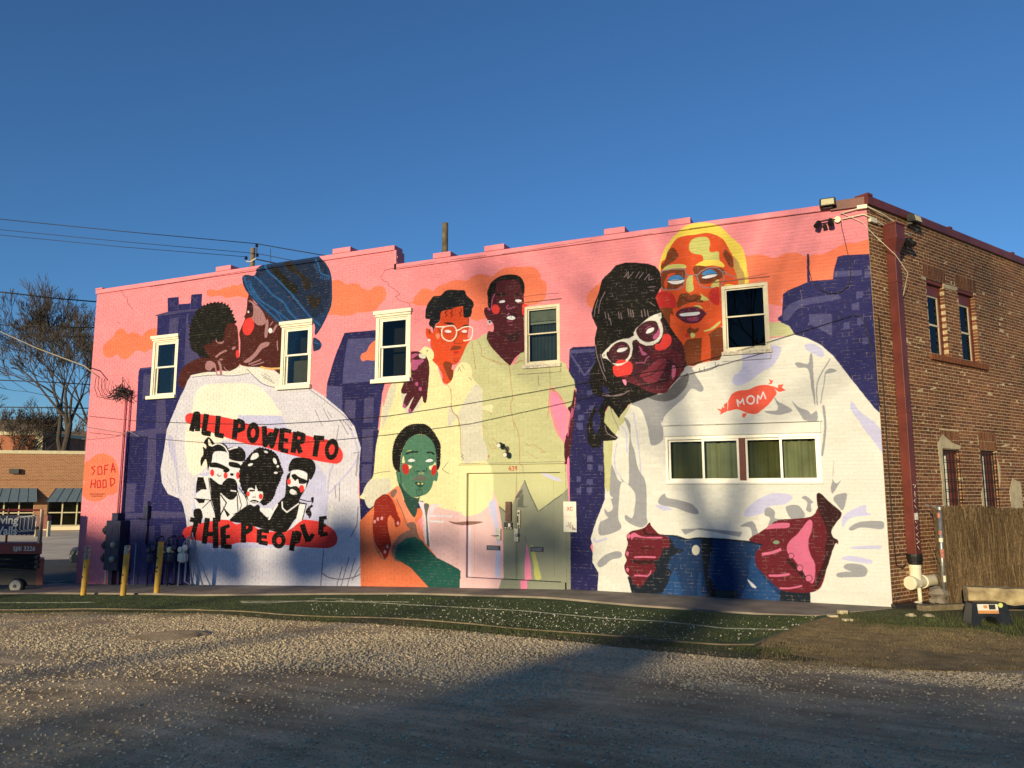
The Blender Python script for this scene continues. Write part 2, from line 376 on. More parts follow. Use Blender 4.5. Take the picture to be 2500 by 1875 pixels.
F('olv', 'A1280,150 1330,145 1370,200 1450,270 1505,330 1500,390 1470,398 1435,360 1420,290 1350,240 1300,215'); F('hair', 'A1160,190 1240,230 1300,300 1390,370 1380,430 1330,420 1250,340 1180,260')
F('olv', 'A1480,460 1520,440 1550,475 1600,455 1590,520 1560,560 1540,570 1500,530')
S('bluel', 4, 'A1560,130 1580,190 1600,250 1680,275')
for k in range(5): S('bluel', 2, 'A%d,%d %d,%d' % (1560 - 8 + k * 6, 165 + k * 18, 1535 + k * 8, 175 + k * 18), 0); S('bluel', 2, 'A%d,%d %d,%d' % (1600 + k * 18, 270 + k * 4, 1590 + k * 18, 300 + k * 3), 0)
F('blue', 'A1530,830 1580,850 1605,890 1590,930 1550,948 1528,940'); S('bluel', 3, 'A1535,870 1600,890', 0)
# slogan
F('red', 'M75,150 55,110 60,70 100,42 180,45 400,70 600,110 800,170 1050,220 1300,260 1500,310 1700,350 1790,420 1830,500 1820,570 1770,608 1700,605 1500,570 1200,500 1000,440 900,410 800,400 650,360 500,310 300,240 180,190')
F('red', 'M60,1450 30,1410 35,1360 80,1320 200,1290 300,1260 420,1250 480,1235 560,1250 640,1290 760,1245 820,1260 850,1330 1000,1370 1180,1370 1290,1310 1340,1240 1540,1255 1650,1300 1740,1370 1770,1460 1740,1530 1650,1560 1500,1555 1300,1540 1180,1525 1000,1520 800,1495 650,1500 500,1535 350,1505 180,1470')
for w, s in ((13, 'M125,245 175,50 198,50 195,245'), (7, 'M135,200 195,200'), (13, 'M295,50 265,262 345,275'), (12, 'M430,70 410,285 490,300'),
             (13, 'M630,110 608,335'), (12, 'M640,120 700,145 705,215 640,240'), (13, 'M945,185 955,400 1020,280 1010,300 1030,410 1090,210'),
             (13, 'M1150,210 1128,460'), (10, 'M1150,225 1250,250'), (10, 'M1140,340 1215,350'), (11, 'M1130,455 1215,468'), (13, 'M1300,250 1270,490'), (12, 'M1305,265 1385,290 1375,360 1290,370'), (12, 'M1310,370 1355,490'),
             (12, 'M1500,315 1620,325'), (13, 'M1545,330 1515,530')): S('blk', w, s, 0)
El('blk', 'M820,262', 15.5, 26, 4); El('red', 'M820,265', 5.5, 11, 4); El('blk', 'M1705,448', 17, 26.5, 8); El('red', 'M1705,450', 7, 13, 8)
# portraits on the shirt
F('wht2', 'M185,745 320,740 330,560 370,470 440,465 545,500 690,590 700,760 640,900 760,1000 740,1110 560,1230 430,1235 250,1230 160,1010 250,880 180,860')
F('blk', 'M320,310 390,390 360,400 320,330 320,400 370,410 430,375 510,395 550,480 545,640 545,500 470,470 380,480 360,560 350,600 325,640 310,690 300,600 280,560 235,640 230,560 260,500 255,420 290,440 290,400 265,370')
F('blk', 'M330,640 350,600 420,600 545,660 540,700 440,660 350,650'); S('wht2', 3, 'M355,410 430,385 500,420 540,490')
El('red', 'M360,712', 5.2, 8.5); El('red', 'M510,742', 5, 8); El('blk', 'M515,690', 7, 4.5); S('blk', 2.2, 'M415,730 435,750 455,745')
F('blk', 'M330,770 385,800 440,840 470,830 520,780 560,770 620,790 645,860 640,950 600,1010 540,1010 480,960 450,960 455,1240 400,1240 380,1120 350,1010 345,900'); S('wht2', 4, 'M400,800 430,820 465,835'); S('wht2', 3, 'M570,912 625,920')
F('blk', 'M535,440 620,418 680,425 730,480 735,550 690,585 560,560 550,500'); S('wht2', 4, 'M550,450 600,432 640,425'); F('blk', 'M550,590 640,600 690,640 670,660 560,640')
El('red', 'M650,742', 5, 8.5); F('blk', 'M560,720 600,720 595,745 570,745')
F('blk', 'M195,760 260,760 300,900 240,900 175,940 180,840', 0); F('blk', 'M165,1000 280,1005 270,1050 210,1055', 0); F('blk', 'M155,1130 230,1120 250,1230 160,1220')
S('blk', 2, 'M320,770 350,1010', 0); S('blk', 2.2, 'M160,1000 350,1020', 0); S('blk', 2, 'M250,1110 340,1020 400,1200', 0); S('blk', 3, 'M455,960 520,1050 430,1240', 0); F('blk', 'M470,1080 560,1180 530,1210', 0)
S('blk', 2.5, 'M640,960 650,1150', 0); S('blk', 2, 'M660,880 740,1000 740,1100 600,1180'); S('blk', 2, 'M640,890 690,1080 660,1160', 0)
hairy('blk', 'M880,430 960,440 1040,465 1100,530 1130,620 1160,690 1140,760 1110,830 1080,900 1060,970 1010,1040 940,1080 880,1040 780,1030 730,960 680,860 665,720 690,620 740,560 800,490', 2, 5, 5)
F('wht2', 'M790,560 820,500 870,490 880,530 840,560'); El('wht2', 'M1065,580', 4, 8, -20); El('wht2', 'M790,620', 6, 3, -20); El('wht2', 'M1075,712', 4.5, 2.6); El('wht2', 'M1098,640', 3, 3); El('wht2', 'M965,478', 5, 2.4, 20)
F('wht2', 'M760,900 800,880 840,900 850,850 870,900 920,910 930,990 880,1050 820,1080 790,1060 760,990'); F('blk', 'M780,900 840,905 840,920 775,925', 0); F('blk', 'M870,895 925,905 925,925 868,918', 0)
El('red', 'M763,950', 4, 6.5); El('red', 'M906,978', 5, 7); F('blk', 'M785,1030 830,1015 885,1035 850,1055 810,1050'); S('wht2', 2, 'M805,1040 860,1042', 0); S('blk', 2, 'M815,985 850,985', 0)
F('blk', 'M560,1235 720,1100 790,1070 830,1090 880,1070 920,1140 1000,1210 1040,1120 1140,1010 1180,960 1195,760 1250,700 1320,680 1420,730 1450,800 1400,910 1340,1030 1420,1060 1390,1140 1280,1250 1180,1380 1000,1360 850,1320 700,1280 620,1270')
F('blk', 'M1220,700 1225,620 1260,560 1320,540 1420,545 1490,570 1525,640 1510,720 1470,790 1440,760 1420,710 1340,680 1270,680')
F('wht2', 'M1235,760 1250,700 1330,680 1420,720 1425,800 1400,900 1345,930 1290,960 1240,940 1230,880 1210,840'); F('blk', 'M1250,740 1290,725 1340,760 1430,800 1400,835 1330,830 1270,780')
F('wht2', 'M1300,800 1325,785 1335,840 1330,880 1290,860'); El('red', 'M1224,812', 4.8, 7.5); El('red', 'M1365,890', 6.5, 9); F('blk', 'M1200,850 1240,870 1300,860 1340,890 1345,935 1300,950 1290,960 1230,930'); F('wht2', 'M1230,915 1260,895 1310,930 1280,955 1240,945')
S('wht2', 3.2, 'M1145,1040 1150,1110 1200,1155 1330,1060', 0); S('wht2', 5, 'M1090,1070 1040,1150 1000,1230', 0); F('wht2', 'M920,1150 960,1130 1010,1150 990,1210 960,1200')
F('wht2', 'M1345,1060 1420,1070 1380,1240 1200,1370 1300,1250', 0); S('blk', 2.4, 'M1345,1010 1440,1035 1500,1030', 0); S('blk', 2.4, 'M1420,1060 1375,1240', 0)
F('blk', 'M1500,985 1470,1000 1480,1060 1440,1100 1410,1150 1440,1200 1455,1225 1480,1180 1465,1120 1500,1085 1480,1070 1500,1035')
F('wht2', 'M905,1090 930,1110 1030,1115 1010,1180 960,1180 900,1140')
for w, s in ((12, 'M110,1235 240,1262'), (12, 'M180,1260 140,1430'), (13, 'M305,1220 270,1510'), (14, 'M395,1215 400,1560'), (11, 'M290,1400 390,1400'), (14, 'M480,1320 490,1560'), (9, 'M480,1335 555,1305'), (9, 'M485,1440 560,1425'), (11, 'M490,1540 580,1545'),
             (13, 'M715,1260 710,1500'), (12, 'M715,1275 790,1290 790,1350 720,1390'), (12, 'M890,1350 885,1500'), (9, 'M890,1360 1000,1375'), (9, 'M890,1430 975,1435'), (11, 'M885,1490 985,1510'), (13, 'M1290,1370 1250,1590'), (11, 'M1290,1380 1345,1400 1325,1480 1270,1490'),
             (13, 'M1370,1290 1440,1490'), (11, 'M1440,1480 1500,1400'), (13, 'M1590,1220 1580,1410'), (9, 'M1560,1225 1650,1215'), (8, 'M1580,1310 1640,1300'), (10, 'M1570,1415 1660,1395')): S('blk', w, s, 0)
El('blk', 'M1108,1470', 17, 20.5); El('red', 'M1112,1475', 6.5, 8.5)
# ---- middle: two friends and the green-faced figure
F('grn', 'N860,1180 1000,1120 1080,1060 1180,1040 1250,1100 1470,1500 1620,1330 1680,1290 C1960,1050 2000,1100 2040,1170 2060,1200 2065,1290 2040,1380 2010,1420 1960,1320 1870,1260 1880,1580 D1860,40 1870,150 1920,330 1985,430 1985,560 2000,640 2015,760 1900,830 1780,940 1668,705 1540,965 1475,905 1430,700 1300,500 1180,300 C1180,1300 1180,1060')
F('grnl', 'D1350,165 1400,180 1430,170 1425,120 1340,140'); F('grnl', 'D1790,660 1860,665 1955,710 1950,715 1850,690')
S('grnd', 1.8, 'C1270,900 1285,1000 1300,1110'); S('grnd', 1.8, 'C1320,895 1345,960 1350,1010 1450,1050 1560,1085'); S('grnd', 1.8, 'C1560,1085 1570,1200 1585,1330 1570,1400 1600,1560'); S('grnd', 1.8, 'D1600,260 1635,380 1640,560 1665,600 1668,700')
S('grnd', 1.8, 'C1870,1100 1872,1260 1855,1490'); F('grnd', 'C1875,1260 1910,1270 1975,1355 1940,1330'); S('grnd', 1.5, 'C1340,1430 1400,1440 1425,1465'); S('grnd', 1.5, 'D1340,270 1385,305', 0)
S('grnd', 1.5, 'D1680,410 1710,440 1740,425 1840,490 1790,485', 0); S('grnd', 1.4, 'D1680,480 1780,540', 0); S('grnd', 1.4, 'D1425,370 1490,450', 0); S('grnd', 1.4, 'D1400,420 1420,460 1455,460 1430,420', 0); S('grnd', 1.4, 'C1430,1050 1500,1080', 0); F('grnd', 'D1390,510 1410,520 1370,560')
F('grn', 'N1560,1450 1620,1350 1680,1330 1690,1500 1580,1520'); S('grnd', 3, 'N1540,1490 1600,1450 1650,1440')
F('pk2', 'C1880,1290 1930,1300 1970,1380 2000,1420 2010,1580 D2000,200 1985,400 1960,370 1920,250 1880,120')
F('mar', 'C2060,1270 2075,1300 2075,1400 D2065,60 2060,200 2040,400 2015,560 1990,565 1982,430 2010,330 2030,200 C2010,1410 2040,1380'); F('pk2', 'D2005,570 2015,565 2020,870 2000,870'); S('marp', 3, 'D2048,160 2030,220 2010,360')
F('marp', 'D2040,150 2055,160 2050,210 2028,230')
# dark-faced friend
F('mar', 'N1150,1010 1210,1020 1230,980 1220,900 1190,870 1160,870 1110,800 1090,740 1095,680 1130,660 1180,670 1190,500 1240,380 1280,280 1360,250 1500,255 1610,265 1650,330 1665,450 1670,1000 1675,1290 1620,1330 1540,1400 1480,1495 1465,1510 1400,1460 1300,1360 1200,1250 1140,1160 1125,1100')
F('blk', 'N1180,670 1145,650 1140,540 1135,430 1160,360 1190,300 1260,240 1340,200 1450,182 1560,190 1620,220 1660,280 1678,350 1672,460 1640,430 1610,320 1560,268 1400,262 1300,280 1260,360 1240,460 1200,500')
S('marp', 2.5, 'N1240,465 1205,560 1195,680'); F('blk', 'N1250,480 1330,455 1380,447 1400,460 1385,485 1320,488'); F('blk', 'N1535,460 1600,455 1625,465 1610,485 1550,487')
F('wht2', 'N1305,585 1330,565 1380,560 1395,575 1370,592 1320,597'); F('wht2', 'N1540,560 1580,545 1635,560 1620,580 1570,587')
for x in (1325, 1350, 1375, 1560, 1585, 1605): S('faced', 1.2, 'N%d,600 %d,630' % (x, x - 2), 0)
S('marp', 2, 'N1440,630 1415,650 1430,685 1460,680'); S('marp', 1.6, 'N1460,670 1485,680 1505,660 1535,672'); El('red', 'N1255,690', 9.5, 12, -10); F('red', 'N1645,620 1700,620 1735,635 1690,660 1670,760 1645,755')
F('mard', 'N1390,800 1430,750 1500,740 1560,760 1570,800 1530,820 1440,810'); F('wht2', 'N1430,800 1480,785 1530,800 1540,825 1500,845 1440,835 1420,815'); S('mard', 1, 'N1485,785 1480,820', 0); S('marp', 1.5, 'N1420,860 1500,870'); El('marp', 'N1158,688', 4.5, 3, 30); El('marp', 'N1440,762', 4, 2, -40); S('marp', 1.4, 'N1465,920 1505,918')
F('mard', 'N1345,1040 1450,1060 1580,1010 1625,990 1625,1080 1560,1160 1480,1170 1420,1120'); El('wht2', 'N1165,880', 5, 5); El('mar', 'N1168,876', 3, 3)
# yellow shirt friend
F('yel', 'C880,960 920,940 960,960 980,1000 1040,1200 1080,1230 1110,1170 1170,1070 1230,1060 1270,1110 1275,1180 1340,1250 1350,1300 1340,1500 D1340,200 1360,380 1390,500 1370,560 1200,590 1190,700 1190,950 1040,920 900,880 860,860 440,850 430,800 470,720 510,660 530,450 560,290 580,100 C590,1400 640,1240 700,1190')
F('yels', 'C1100,1560 1270,1260 1340,1250 1352,1400 1345,1580 D1360,380 1395,500 1360,565 1200,560 1180,300 1100,120')
F('yels', 'C590,1400 640,1260 700,1195 640,1420 580,1570'); F('yels', 'D440,850 435,780 480,710 560,690 640,700 640,790 560,850 480,920')
S('grnd', 1.4, 'C1080,1230 1110,1290 1115,1430 1165,1480 1170,1560'); S('grnd', 1.6, 'D1110,0 1118,160 1160,220 1180,300 1185,500'); S('gryd', 1, 'C1160,1130 1175,1095 1185,1130', 0); S('gryd', 1, 'C1190,1075 1215,1115', 0); S('gryd', 1.2, 'C1245,1170 1260,1185 1265,1195', 0); S('gryd', 1.3, 'D1090,560 1040,620 1095,655', 0); S('gryd', 1.3, 'D515,655 580,640 640,635'); S('gryd', 1.2, 'D1185,505 1205,510 1185,525 1210,535 1190,550', 0)
El('gryd', 'N256,1297', 2, 2)
F('yels', 'C735,1260 725,1310 735,1400 760,1440 790,1470 830,1440 870,1400 880,1330 840,1300')
F('mar', 'C800,975 850,972 890,990 920,1010 940,1060 943,1120 938,1200 930,1280 925,1330 918,1368 905,1374 895,1362 886,1318 868,1345 850,1380 832,1410 812,1438 798,1450 784,1446 780,1430 790,1400 806,1362 826,1320 800,1350 778,1390 762,1408 746,1412 736,1400 740,1372 752,1330 768,1298 742,1302 726,1294 724,1272 740,1230 756,1185 800,1180', 0)
F('marp', 'C808,1040 840,1040 890,1035 900,1050 860,1080 845,1110 808,1115'); El('yels', 'C888,1010', 9, 6, 20); F('marp', 'C808,1000 830,990 860,995 840,1010 808,1030')
for c in ('C845,1225', 'C872,1264', 'C803,1190', 'C748,1395', 'C792,1430'): El('marp', c, 4, 5)
# orange face
F('orng', 'N345,1030 300,1000 250,960 235,1010 240,1080 280,1130 300,1160 310,1250 350,1320 350,1400 335,1440 460,1560 C1010,1090 1040,1150 1045,1205 1082,1224 1120,1180 1110,1080 N660,1500 720,1450 760,1380 800,1290 840,1200 870,1160 880,1110 850,1100 N865,950 860,820 820,810 790,740 780,650 700,640 450,740 440,870 380,920')
F('orngd', 'N490,1500 520,1450 620,1480 610,1560 C1128,1120 1125,1170 1105,1200 1085,1170 1065,1130'); F('orngd', 'N855,810 865,815 862,950 850,940')
F('nhair', 'N345,1025 335,960 290,930 280,890 295,840 240,830 230,790 235,700 260,620 300,560 350,500 450,490 510,430 580,405 700,410 800,415 830,480 870,520 920,570 938,630 910,690 905,750 880,800 800,810 780,750 780,650 740,650 680,660 600,690 500,710 455,745 440,860 380,910 360,970')
for x in (530, 610, 740): S('mard', 1.8, 'N%d,%d %d,%d %d,%d %d,%d %d,%d' % (x, 660 + (60 if x < 560 else 20), x + 16, 720, x - 14, 745, x + 16, 770, x - 8, 800))
F('nhair', 'N495,890 560,880 630,890 645,915 590,915'); F('nhair', 'N760,945 800,918 855,915 855,935 800,935')
F('wht2', 'N510,1005 560,990 610,1010 590,1030 540,1030'); F('wht2', 'N758,1010 800,990 840,1005 820,1030 780,1030')
for x in (525, 550, 575, 775, 800, 822): S('mard', 1.3, 'N%d,1035 %d,1060' % (x, x + 3), 0)
S('cream', 2.8, 'N385,945 500,945 560,935 630,930 670,965 685,1010 670,1090 620,1145 560,1150 490,1110 465,1040 480,970 520,940'); S('cream', 2.8, 'N680,1000 730,985 770,960 820,945 880,945 915,970 915,1060 890,1120 830,1145 790,1145')
F('ojl', 'N380,1060 420,1040 440,1080 420,1125 400,1115'); F('orngd', 'N410,960 440,990 460,1040 440,1030'); El('orngd', 'N290,1015', 2, 7); S('orngd', 1.6, 'N700,1020 720,1040 650,1170 700,1190 780,1180'); El('wht2', 'N285,1140', 3, 3)
F('orngd', 'N595,1285 640,1220 690,1225 750,1230 750,1260 690,1280'); F('rch', 'N640,1310 680,1300 720,1310 690,1340 650,1335'); S('orngd', 1.6, 'N660,1410 650,1440 670,1460 705,1440 690,1410')
# green-faced figure
F('salm', 'D850,870 900,880 1040,920 1190,950 1290,970 1400,880 1440,780 1490,1000 1500,1150 1508,1460 1480,1540 1190,1530 1000,1300 900,1180 880,900', 0)
F('salml', 'D860,870 930,900 960,980 1000,900 1100,910 960,890 940,1000 950,1240 910,1190 905,1000'); F('yel', 'D1200,590 1390,560 1430,700 1420,850 1370,920 1290,970 1195,955 1190,700'); S('salml', 5, 'D945,978 1120,982', 0); S('wht2', 5, 'D955,1020 1050,1024', 0); S('wht2', 5, 'D1430,880 1440,1000 1460,1160', 0); S('wht2', 6, 'D1465,1240 1465,1450', 0)
F('gryd', 'D900,890 940,895 925,990 945,1240 925,1230 915,1000'); F('ojd', 'D1090,1018 1150,1028 1240,1020 1350,1025 1280,1045 1200,1050 1130,1040'); S('salml', 6, 'D1245,1060 1245,1450', 0)
F('oj', 'D405,1020 470,950 540,880 600,820 690,750 720,780 760,900 830,1000 880,1100 915,1190 1000,1300 960,1400 945,1540 412,1540', 0)
F('ojl', 'D690,750 715,765 740,850 800,950 850,1020 880,1080 900,1140 912,1195 880,1180 840,1120 790,1050 740,960 700,880 640,810'); F('ojd', 'D640,800 680,770 690,800 660,840'); F('oj', 'D840,930 880,925 890,970 860,1010 835,1030'); S('ojd', 2.5, 'D690,850 740,960 770,1050 850,1130')
F('ojd', 'D770,1040 830,1030 850,1110 840,1135 800,1090'); F('ojd', 'D700,1140 760,1100 830,1080 870,1150 900,1190 820,1240 720,1330 670,1310 650,1240')
F('hand', 'D520,870 560,830 600,810 640,830 680,900 690,940 700,960 690,990 670,985 650,975 625,990 620,1060 640,1150 645,1200 630,1250 620,1290 595,1310 580,1280 560,1250 530,1200 510,1130 505,1050 515,950')
F('hand', 'D640,900 690,960 715,1000 720,1030 700,1060 680,1060 670,1010 650,980')
for c in ('D520,1023', 'D545,1003', 'D576,997', 'D600,1255', 'D620,1215', 'D700,1035'): El('nail', c, 3.2, 4.6)
F('ojd', 'D505,1130 530,1210 560,1260 590,1310 610,1300 600,1320 560,1290 520,1210')
F('tealarm', 'D680,1310 675,1260 700,1200 760,1150 830,1140 890,1180 960,1260 1000,1300 1100,1350 1190,1400 1185,1540 945,1540 900,1490 800,1380 720,1330', 0)
F('teald', 'Q360,1000 375,1130 400,1240 440,1330 500,1500 560,1659 D830,990 860,870 Q790,1440 740,1480 560,1380')
F('teal', 'Q360,990 420,990 440,760 470,620 530,480 600,370 700,320 800,308 900,330 1000,390 1060,500 1100,640 1100,800 1110,960 1128,1020 1120,1120 1090,1180 1040,1210 1000,1300 950,1370 890,1415 820,1440 740,1465 640,1450 560,1390 480,1300 440,1220 390,1200 365,1100')
S('teald', 1.6, 'Q425,990 440,1100 450,1210', 0)
hairy('blk', 'Q420,995 360,980 310,900 285,780 285,640 310,480 370,340 460,230 560,150 680,115 820,110 900,125 980,180 1060,280 1130,400 1170,500 1172,700 1165,850 1140,940 1110,960 1100,860 1092,700 1060,520 990,400 900,330 790,305 680,330 580,400 520,500 460,650 440,760 430,900', 1.2, 7, 2)
S('nhair', 4, 'Q545,665 620,635 750,628'); S('nhair', 4, 'Q925,645 990,635 1050,668'); S('teald', 1.3, 'Q585,750 640,725 685,735'); S('teald', 1.3, 'Q935,750 1000,735 1030,750')
F('wht2', 'Q570,790 620,757 680,770 705,792 650,812 600,810'); F('wht2', 'Q895,800 940,765 990,760 1035,785 1000,808 940,815'); S('lgrn', 2, 'Q565,615 630,602', 0)
for x in (570, 610, 655, 920, 965, 1010): S('teald', 1.4, 'Q%d,825 %d,860' % (x, x + 4), 0)
F('grnl', 'Q465,830 470,750 490,705 510,770 512,830'); F('grnl', 'Q570,872 630,880 645,910 600,945 580,930'); F('grnl', 'Q955,900 1030,870 1070,820 1085,870 1060,900 1020,950 980,960')
El('rch', 'Q530,940', 8.5, 14, -10); El('rch', 'Q1052,965', 6.5, 13, 12); S('teald', 1.8, 'Q690,940 700,1000 760,1030', 1); S('teald', 1.8, 'Q915,930 915,980 860,1020'); El('teald', 'Q755,985', 5, 2); El('teald', 'Q860,980', 4, 2); F('gln', 'Q770,1010 870,1000 860,1045 770,1045')
F('gryd', 'Q665,1150 690,1100 760,1060 830,1060 890,1090 925,1150 800,1158'); F('teald', 'Q700,1185 860,1190 850,1260 790,1285 740,1260'); El('lgrn', 'Q768,1215', 2.7, 2.3); El('lgrn', 'Q835,1215', 2.7, 2.3); S('teald', 1.8, 'Q740,1330 730,1390 760,1430 810,1425 835,1380 820,1330 780,1310 740,1330'); S('teald', 1.4, 'Q775,1320 775,1400', 0); El('grnl', 'Q1062,1210', 4.5, 7); S('gln', 2, 'Q480,1210 500,1280 530,1330')
# trousers of the right friend across the door
F('gry', 'D1475,905 1540,965 1668,705 1780,940 1900,835 2015,760 2030,900 2032,1560 1490,1560 1508,1460 1505,1100', 0)
F('gry', 'Y822,340 970,680 1000,680 1100,600 1240,490 1320,415 1345,600 1350,1560 545,1560 585,1430 590,960 530,630 630,710', 0)
F('grn', 'Y822,335 715,530 640,700 625,712 540,640 500,540 470,440 470,260 820,250', 0); F('grn', 'Y822,335 980,680 1060,640 1150,560 1240,500 1320,420 1300,160 822,160', 0)
F('gryd', 'Y715,535 760,460 800,430 800,480 750,560 740,640 810,640 810,500 790,480 770,530', 0)
S('gryd', 2.5, 'Y822,335 905,540 970,680', 0); S('gryd', 2.5, 'Y985,682 1085,610 1160,550 1250,495', 0); S('gryd', 3, 'Y540,635 630,712', 0); F('gryd', 'Y745,620 810,632 865,620 830,640 770,640'); S('gryd', 1.5, 'Y822,960 845,1045', 0)
F('pk2', 'Y845,1040 870,1150 892,1300 900,1450 868,1455 868,1555 798,1555 790,1460 822,1455 825,1250', 0); F('lgrn', 'Y885,1080 905,1068 925,1090 960,1220 985,1330 1010,1440 940,1445 925,1300 895,1150')
F('salm', 'Y110,1440 545,1440 545,1560 110,1560', 0); F('pk2', 'Y1325,60 1335,100 1340,580 1330,580 1320,420 1300,200', 0)
F('yel', 'Y130,150 385,150 410,240 470,300 470,440 440,520 380,620 300,700 250,725 130,700', 0); F('shadl', 'Y420,600 450,560 490,570 510,700 545,1020 510,1030 470,800 430,700'); F('shadl', 'Y500,1100 530,1075 550,1100 545,1430 490,1430', 0)
F('shadl', 'Y1010,262 1080,262 1180,300 1240,330 1240,348 1150,330 1060,290')
F('grnl', 'Y390,330 430,420 420,600 380,500')
for w, s in ((1.9, 'Y674,176 656,210 686,210'), (1.9, 'Y680,196 674,228'), (1.9, 'Y694,180 714,180 702,198 716,208 710,224 694,226'), (1.9, 'Y744,180 728,184 728,200 744,198 746,180 742,226')): S('rch', w, s, 0)
# ---- right: couple. yellow hair head
F('yhair', 'T190,580 190,470 230,370 260,330 330,250 420,185 500,165 560,160 640,170 720,200 800,280 880,350 920,430 940,560 938,700 700,700 400,500')
F('yhair2', 'T815,450 860,490 885,545 915,600 915,700 830,690 830,600 830,550')
F('or2', 'T190,560 195,500 230,470 250,410 300,330 340,290 420,268 490,262 560,248 620,250 680,270 740,310 790,400 820,460 830,560 850,620 860,700 730,720 730,1070 700,1070 E1080,790 1070,980 1060,1000 850,1020 840,930 780,850 730,780 700,700 680,620 685,540')
F('br2', 'T190,540 230,480 250,410 290,375 320,395 345,440 320,480 260,520 210,560'); F('br2', 'T750,390 790,430 815,470 820,545 790,540 760,490 735,440')
F('lgrn', 'T435,370 450,320 490,290 560,280 600,290 618,330 612,400 640,415 695,410 700,480 740,520 735,545 700,540 620,530 510,545 495,525 540,500 560,480 545,440 490,430 450,410'); F('yhair', 'T495,525 560,490 640,480 700,490 740,520 735,545 640,530 510,548')
F('br2', 'T470,560 500,530 600,540 720,555 750,600 700,650 600,690 520,680 500,640 480,600'); F('br2', 'T210,570 300,560 400,560 405,640 380,700 300,740 220,740 190,680 190,620')
F('lgrn', 'T205,575 240,535 320,518 400,525 405,552 300,555 240,570')
F('or2', 'T235,640 270,600 320,600 260,640 240,740 220,700'); F('eyeb', 'T255,655 290,620 345,615 385,640 388,655'); F('wht2', 'T255,660 388,655 375,680 330,692 280,688'); S('nhair', 1.8, 'T245,660 320,662 388,650')
F('eyeb', 'T550,612 590,570 640,568 680,600 680,612'); F('wht2', 'T548,630 600,612 678,608 660,625 600,642 560,642'); S('nhair', 1.8, 'T545,628 610,608 680,604')
for x in (300, 325, 350, 570, 595, 620): S('mard', 1.4, 'T%d,%d %d,%d' % (x, 695 if x < 400 else 645, x + 2, 712 if x < 400 else 665), 0)
S('gls', 2.6, 'T160,655 185,600 210,575 300,562 400,560 408,600 400,660 380,720 340,740 210,740 180,700 160,655', 0); S('gls', 2.6, 'T510,640 505,620 540,580 600,550 680,550 730,590 740,640 720,700 640,722 560,725 525,690 510,640', 0); S('gls', 2.4, 'T408,610 450,615 510,610'); S('gls', 2.4, 'T735,580 800,620 845,630', 0)
F('lgrn', 'T420,640 465,620 470,690 475,740 440,765 410,740'); F('lgrn', 'T630,720 640,690 690,650 700,700 690,720')
F('br2', 'T340,830 360,780 420,770 450,790 480,775 540,800 560,830 600,830 540,790 560,850 480,850 400,870 340,900 330,870'); S('mard', 2, 'T355,825 390,810 420,835 470,840 510,815'); F('lgrn', 'T525,755 545,780 600,820 605,835 540,830 545,800')
F('rch', 'T140,800 170,765 230,755 290,775 320,830 315,900 180,905 150,860'); F('rch', 'T620,750 690,720 700,860 660,870 610,820')
F('br2', 'T190,905 280,900 300,960 E745,700 740,780 700,700'); F('br2', 'E870,780 900,790 920,780 925,800 870,830 850,800')
F('br2', 'E840,870 960,840 1075,780 1080,980 1060,990 850,1020'); F('or2', 'E950,840 990,830 1000,900 1000,990 945,995 945,900')
F('lip', 'E780,705 800,670 840,655 880,650 920,650 975,690 960,710 930,745 880,755 830,745'); F('wht2', 'E805,695 870,685 930,682 920,700 860,707 820,708'); F('lipl', 'E850,720 920,715 920,735 870,740'); El('lipl', 'E920,665', 5, 2)
F('lgrn', 'E960,800 1000,785 1060,740 1060,755 1020,790 970,806'); F('lgrn', 'E875,815 900,820 900,840 878,846'); S('mard', 1.6, 'E870,770 870,845', 0); El('rch', 'E853,830', 5, 6.5); F('lgrn', 'T480,880 530,880 555,905 520,895')
# jumper
F('navy', 'E1440,745 1560,720 1900,900 2090,1180 2092,1360 1900,1400 1500,900', 0)
F('grn', 'E1370,750 1440,745 1500,770 1540,830 1370,840', 0)
F('white', 'E830,1020 900,1030 1060,985 1070,960 1380,940 1380,850 1540,828 1620,850 1700,890 1780,960 1880,1090 1960,1190 2040,1290 2095,1340 G2115,400 2130,800 2160,1420 1600,1420 540,1380 280,1330 290,1165 250,1100 255,1000 240,950 270,850 330,700 325,400 370,300 430,180 500,80 600,0 E560,1190', 0)
F('gray', 'E545,1200 580,1185 640,1200 710,1195 790,1110 830,1030 860,1025 900,1040 905,1080 955,1160 940,1190 880,1170 830,1230 720,1330 690,1400 G690,205 700,320 625,355 600,240 560,130 490,90'); F('grayd', 'E580,1210 640,1240 720,1250 790,1220 850,1150 860,1070 800,1110 710,1195 640,1205')
F('white', 'E885,1040 930,1010 1040,990 1060,1010 990,1050 920,1070'); S('line', 2.5, 'E900,1068 990,1052 1055,1015'); S('line', 2, 'E930,1040 935,1065', 0); S('line', 2, 'E960,1030 965,1055', 0); S('line', 2, 'E1030,1000 1035,1035', 0)
F('gray', 'G450,180 490,220 495,320 520,400 540,500 590,600 595,800 600,850 560,880 500,860 460,830 460,800 500,820 515,780 520,660 440,590 420,700 415,820 430,890 300,930 295,850 330,830 380,790 390,700 360,660 370,480 410,570 440,590 430,560 480,600 480,400 485,280')
F('gray', 'G330,760 350,780 380,760 370,700 400,700 400,800 360,820 330,790'); F('lgrn', 'G320,340 330,150 370,110 460,200 420,240 380,330 370,480 360,640 345,655 330,620', 0)
F('grn', 'G322,345 335,140 375,110 450,190 400,260 370,350 368,500 355,650 340,640', 0)
for s in ('G440,240 465,280 470,400', 'G510,150 530,260 545,380 560,530', 'G405,350 392,430 400,520 435,555'): S('shadl', 3, s)
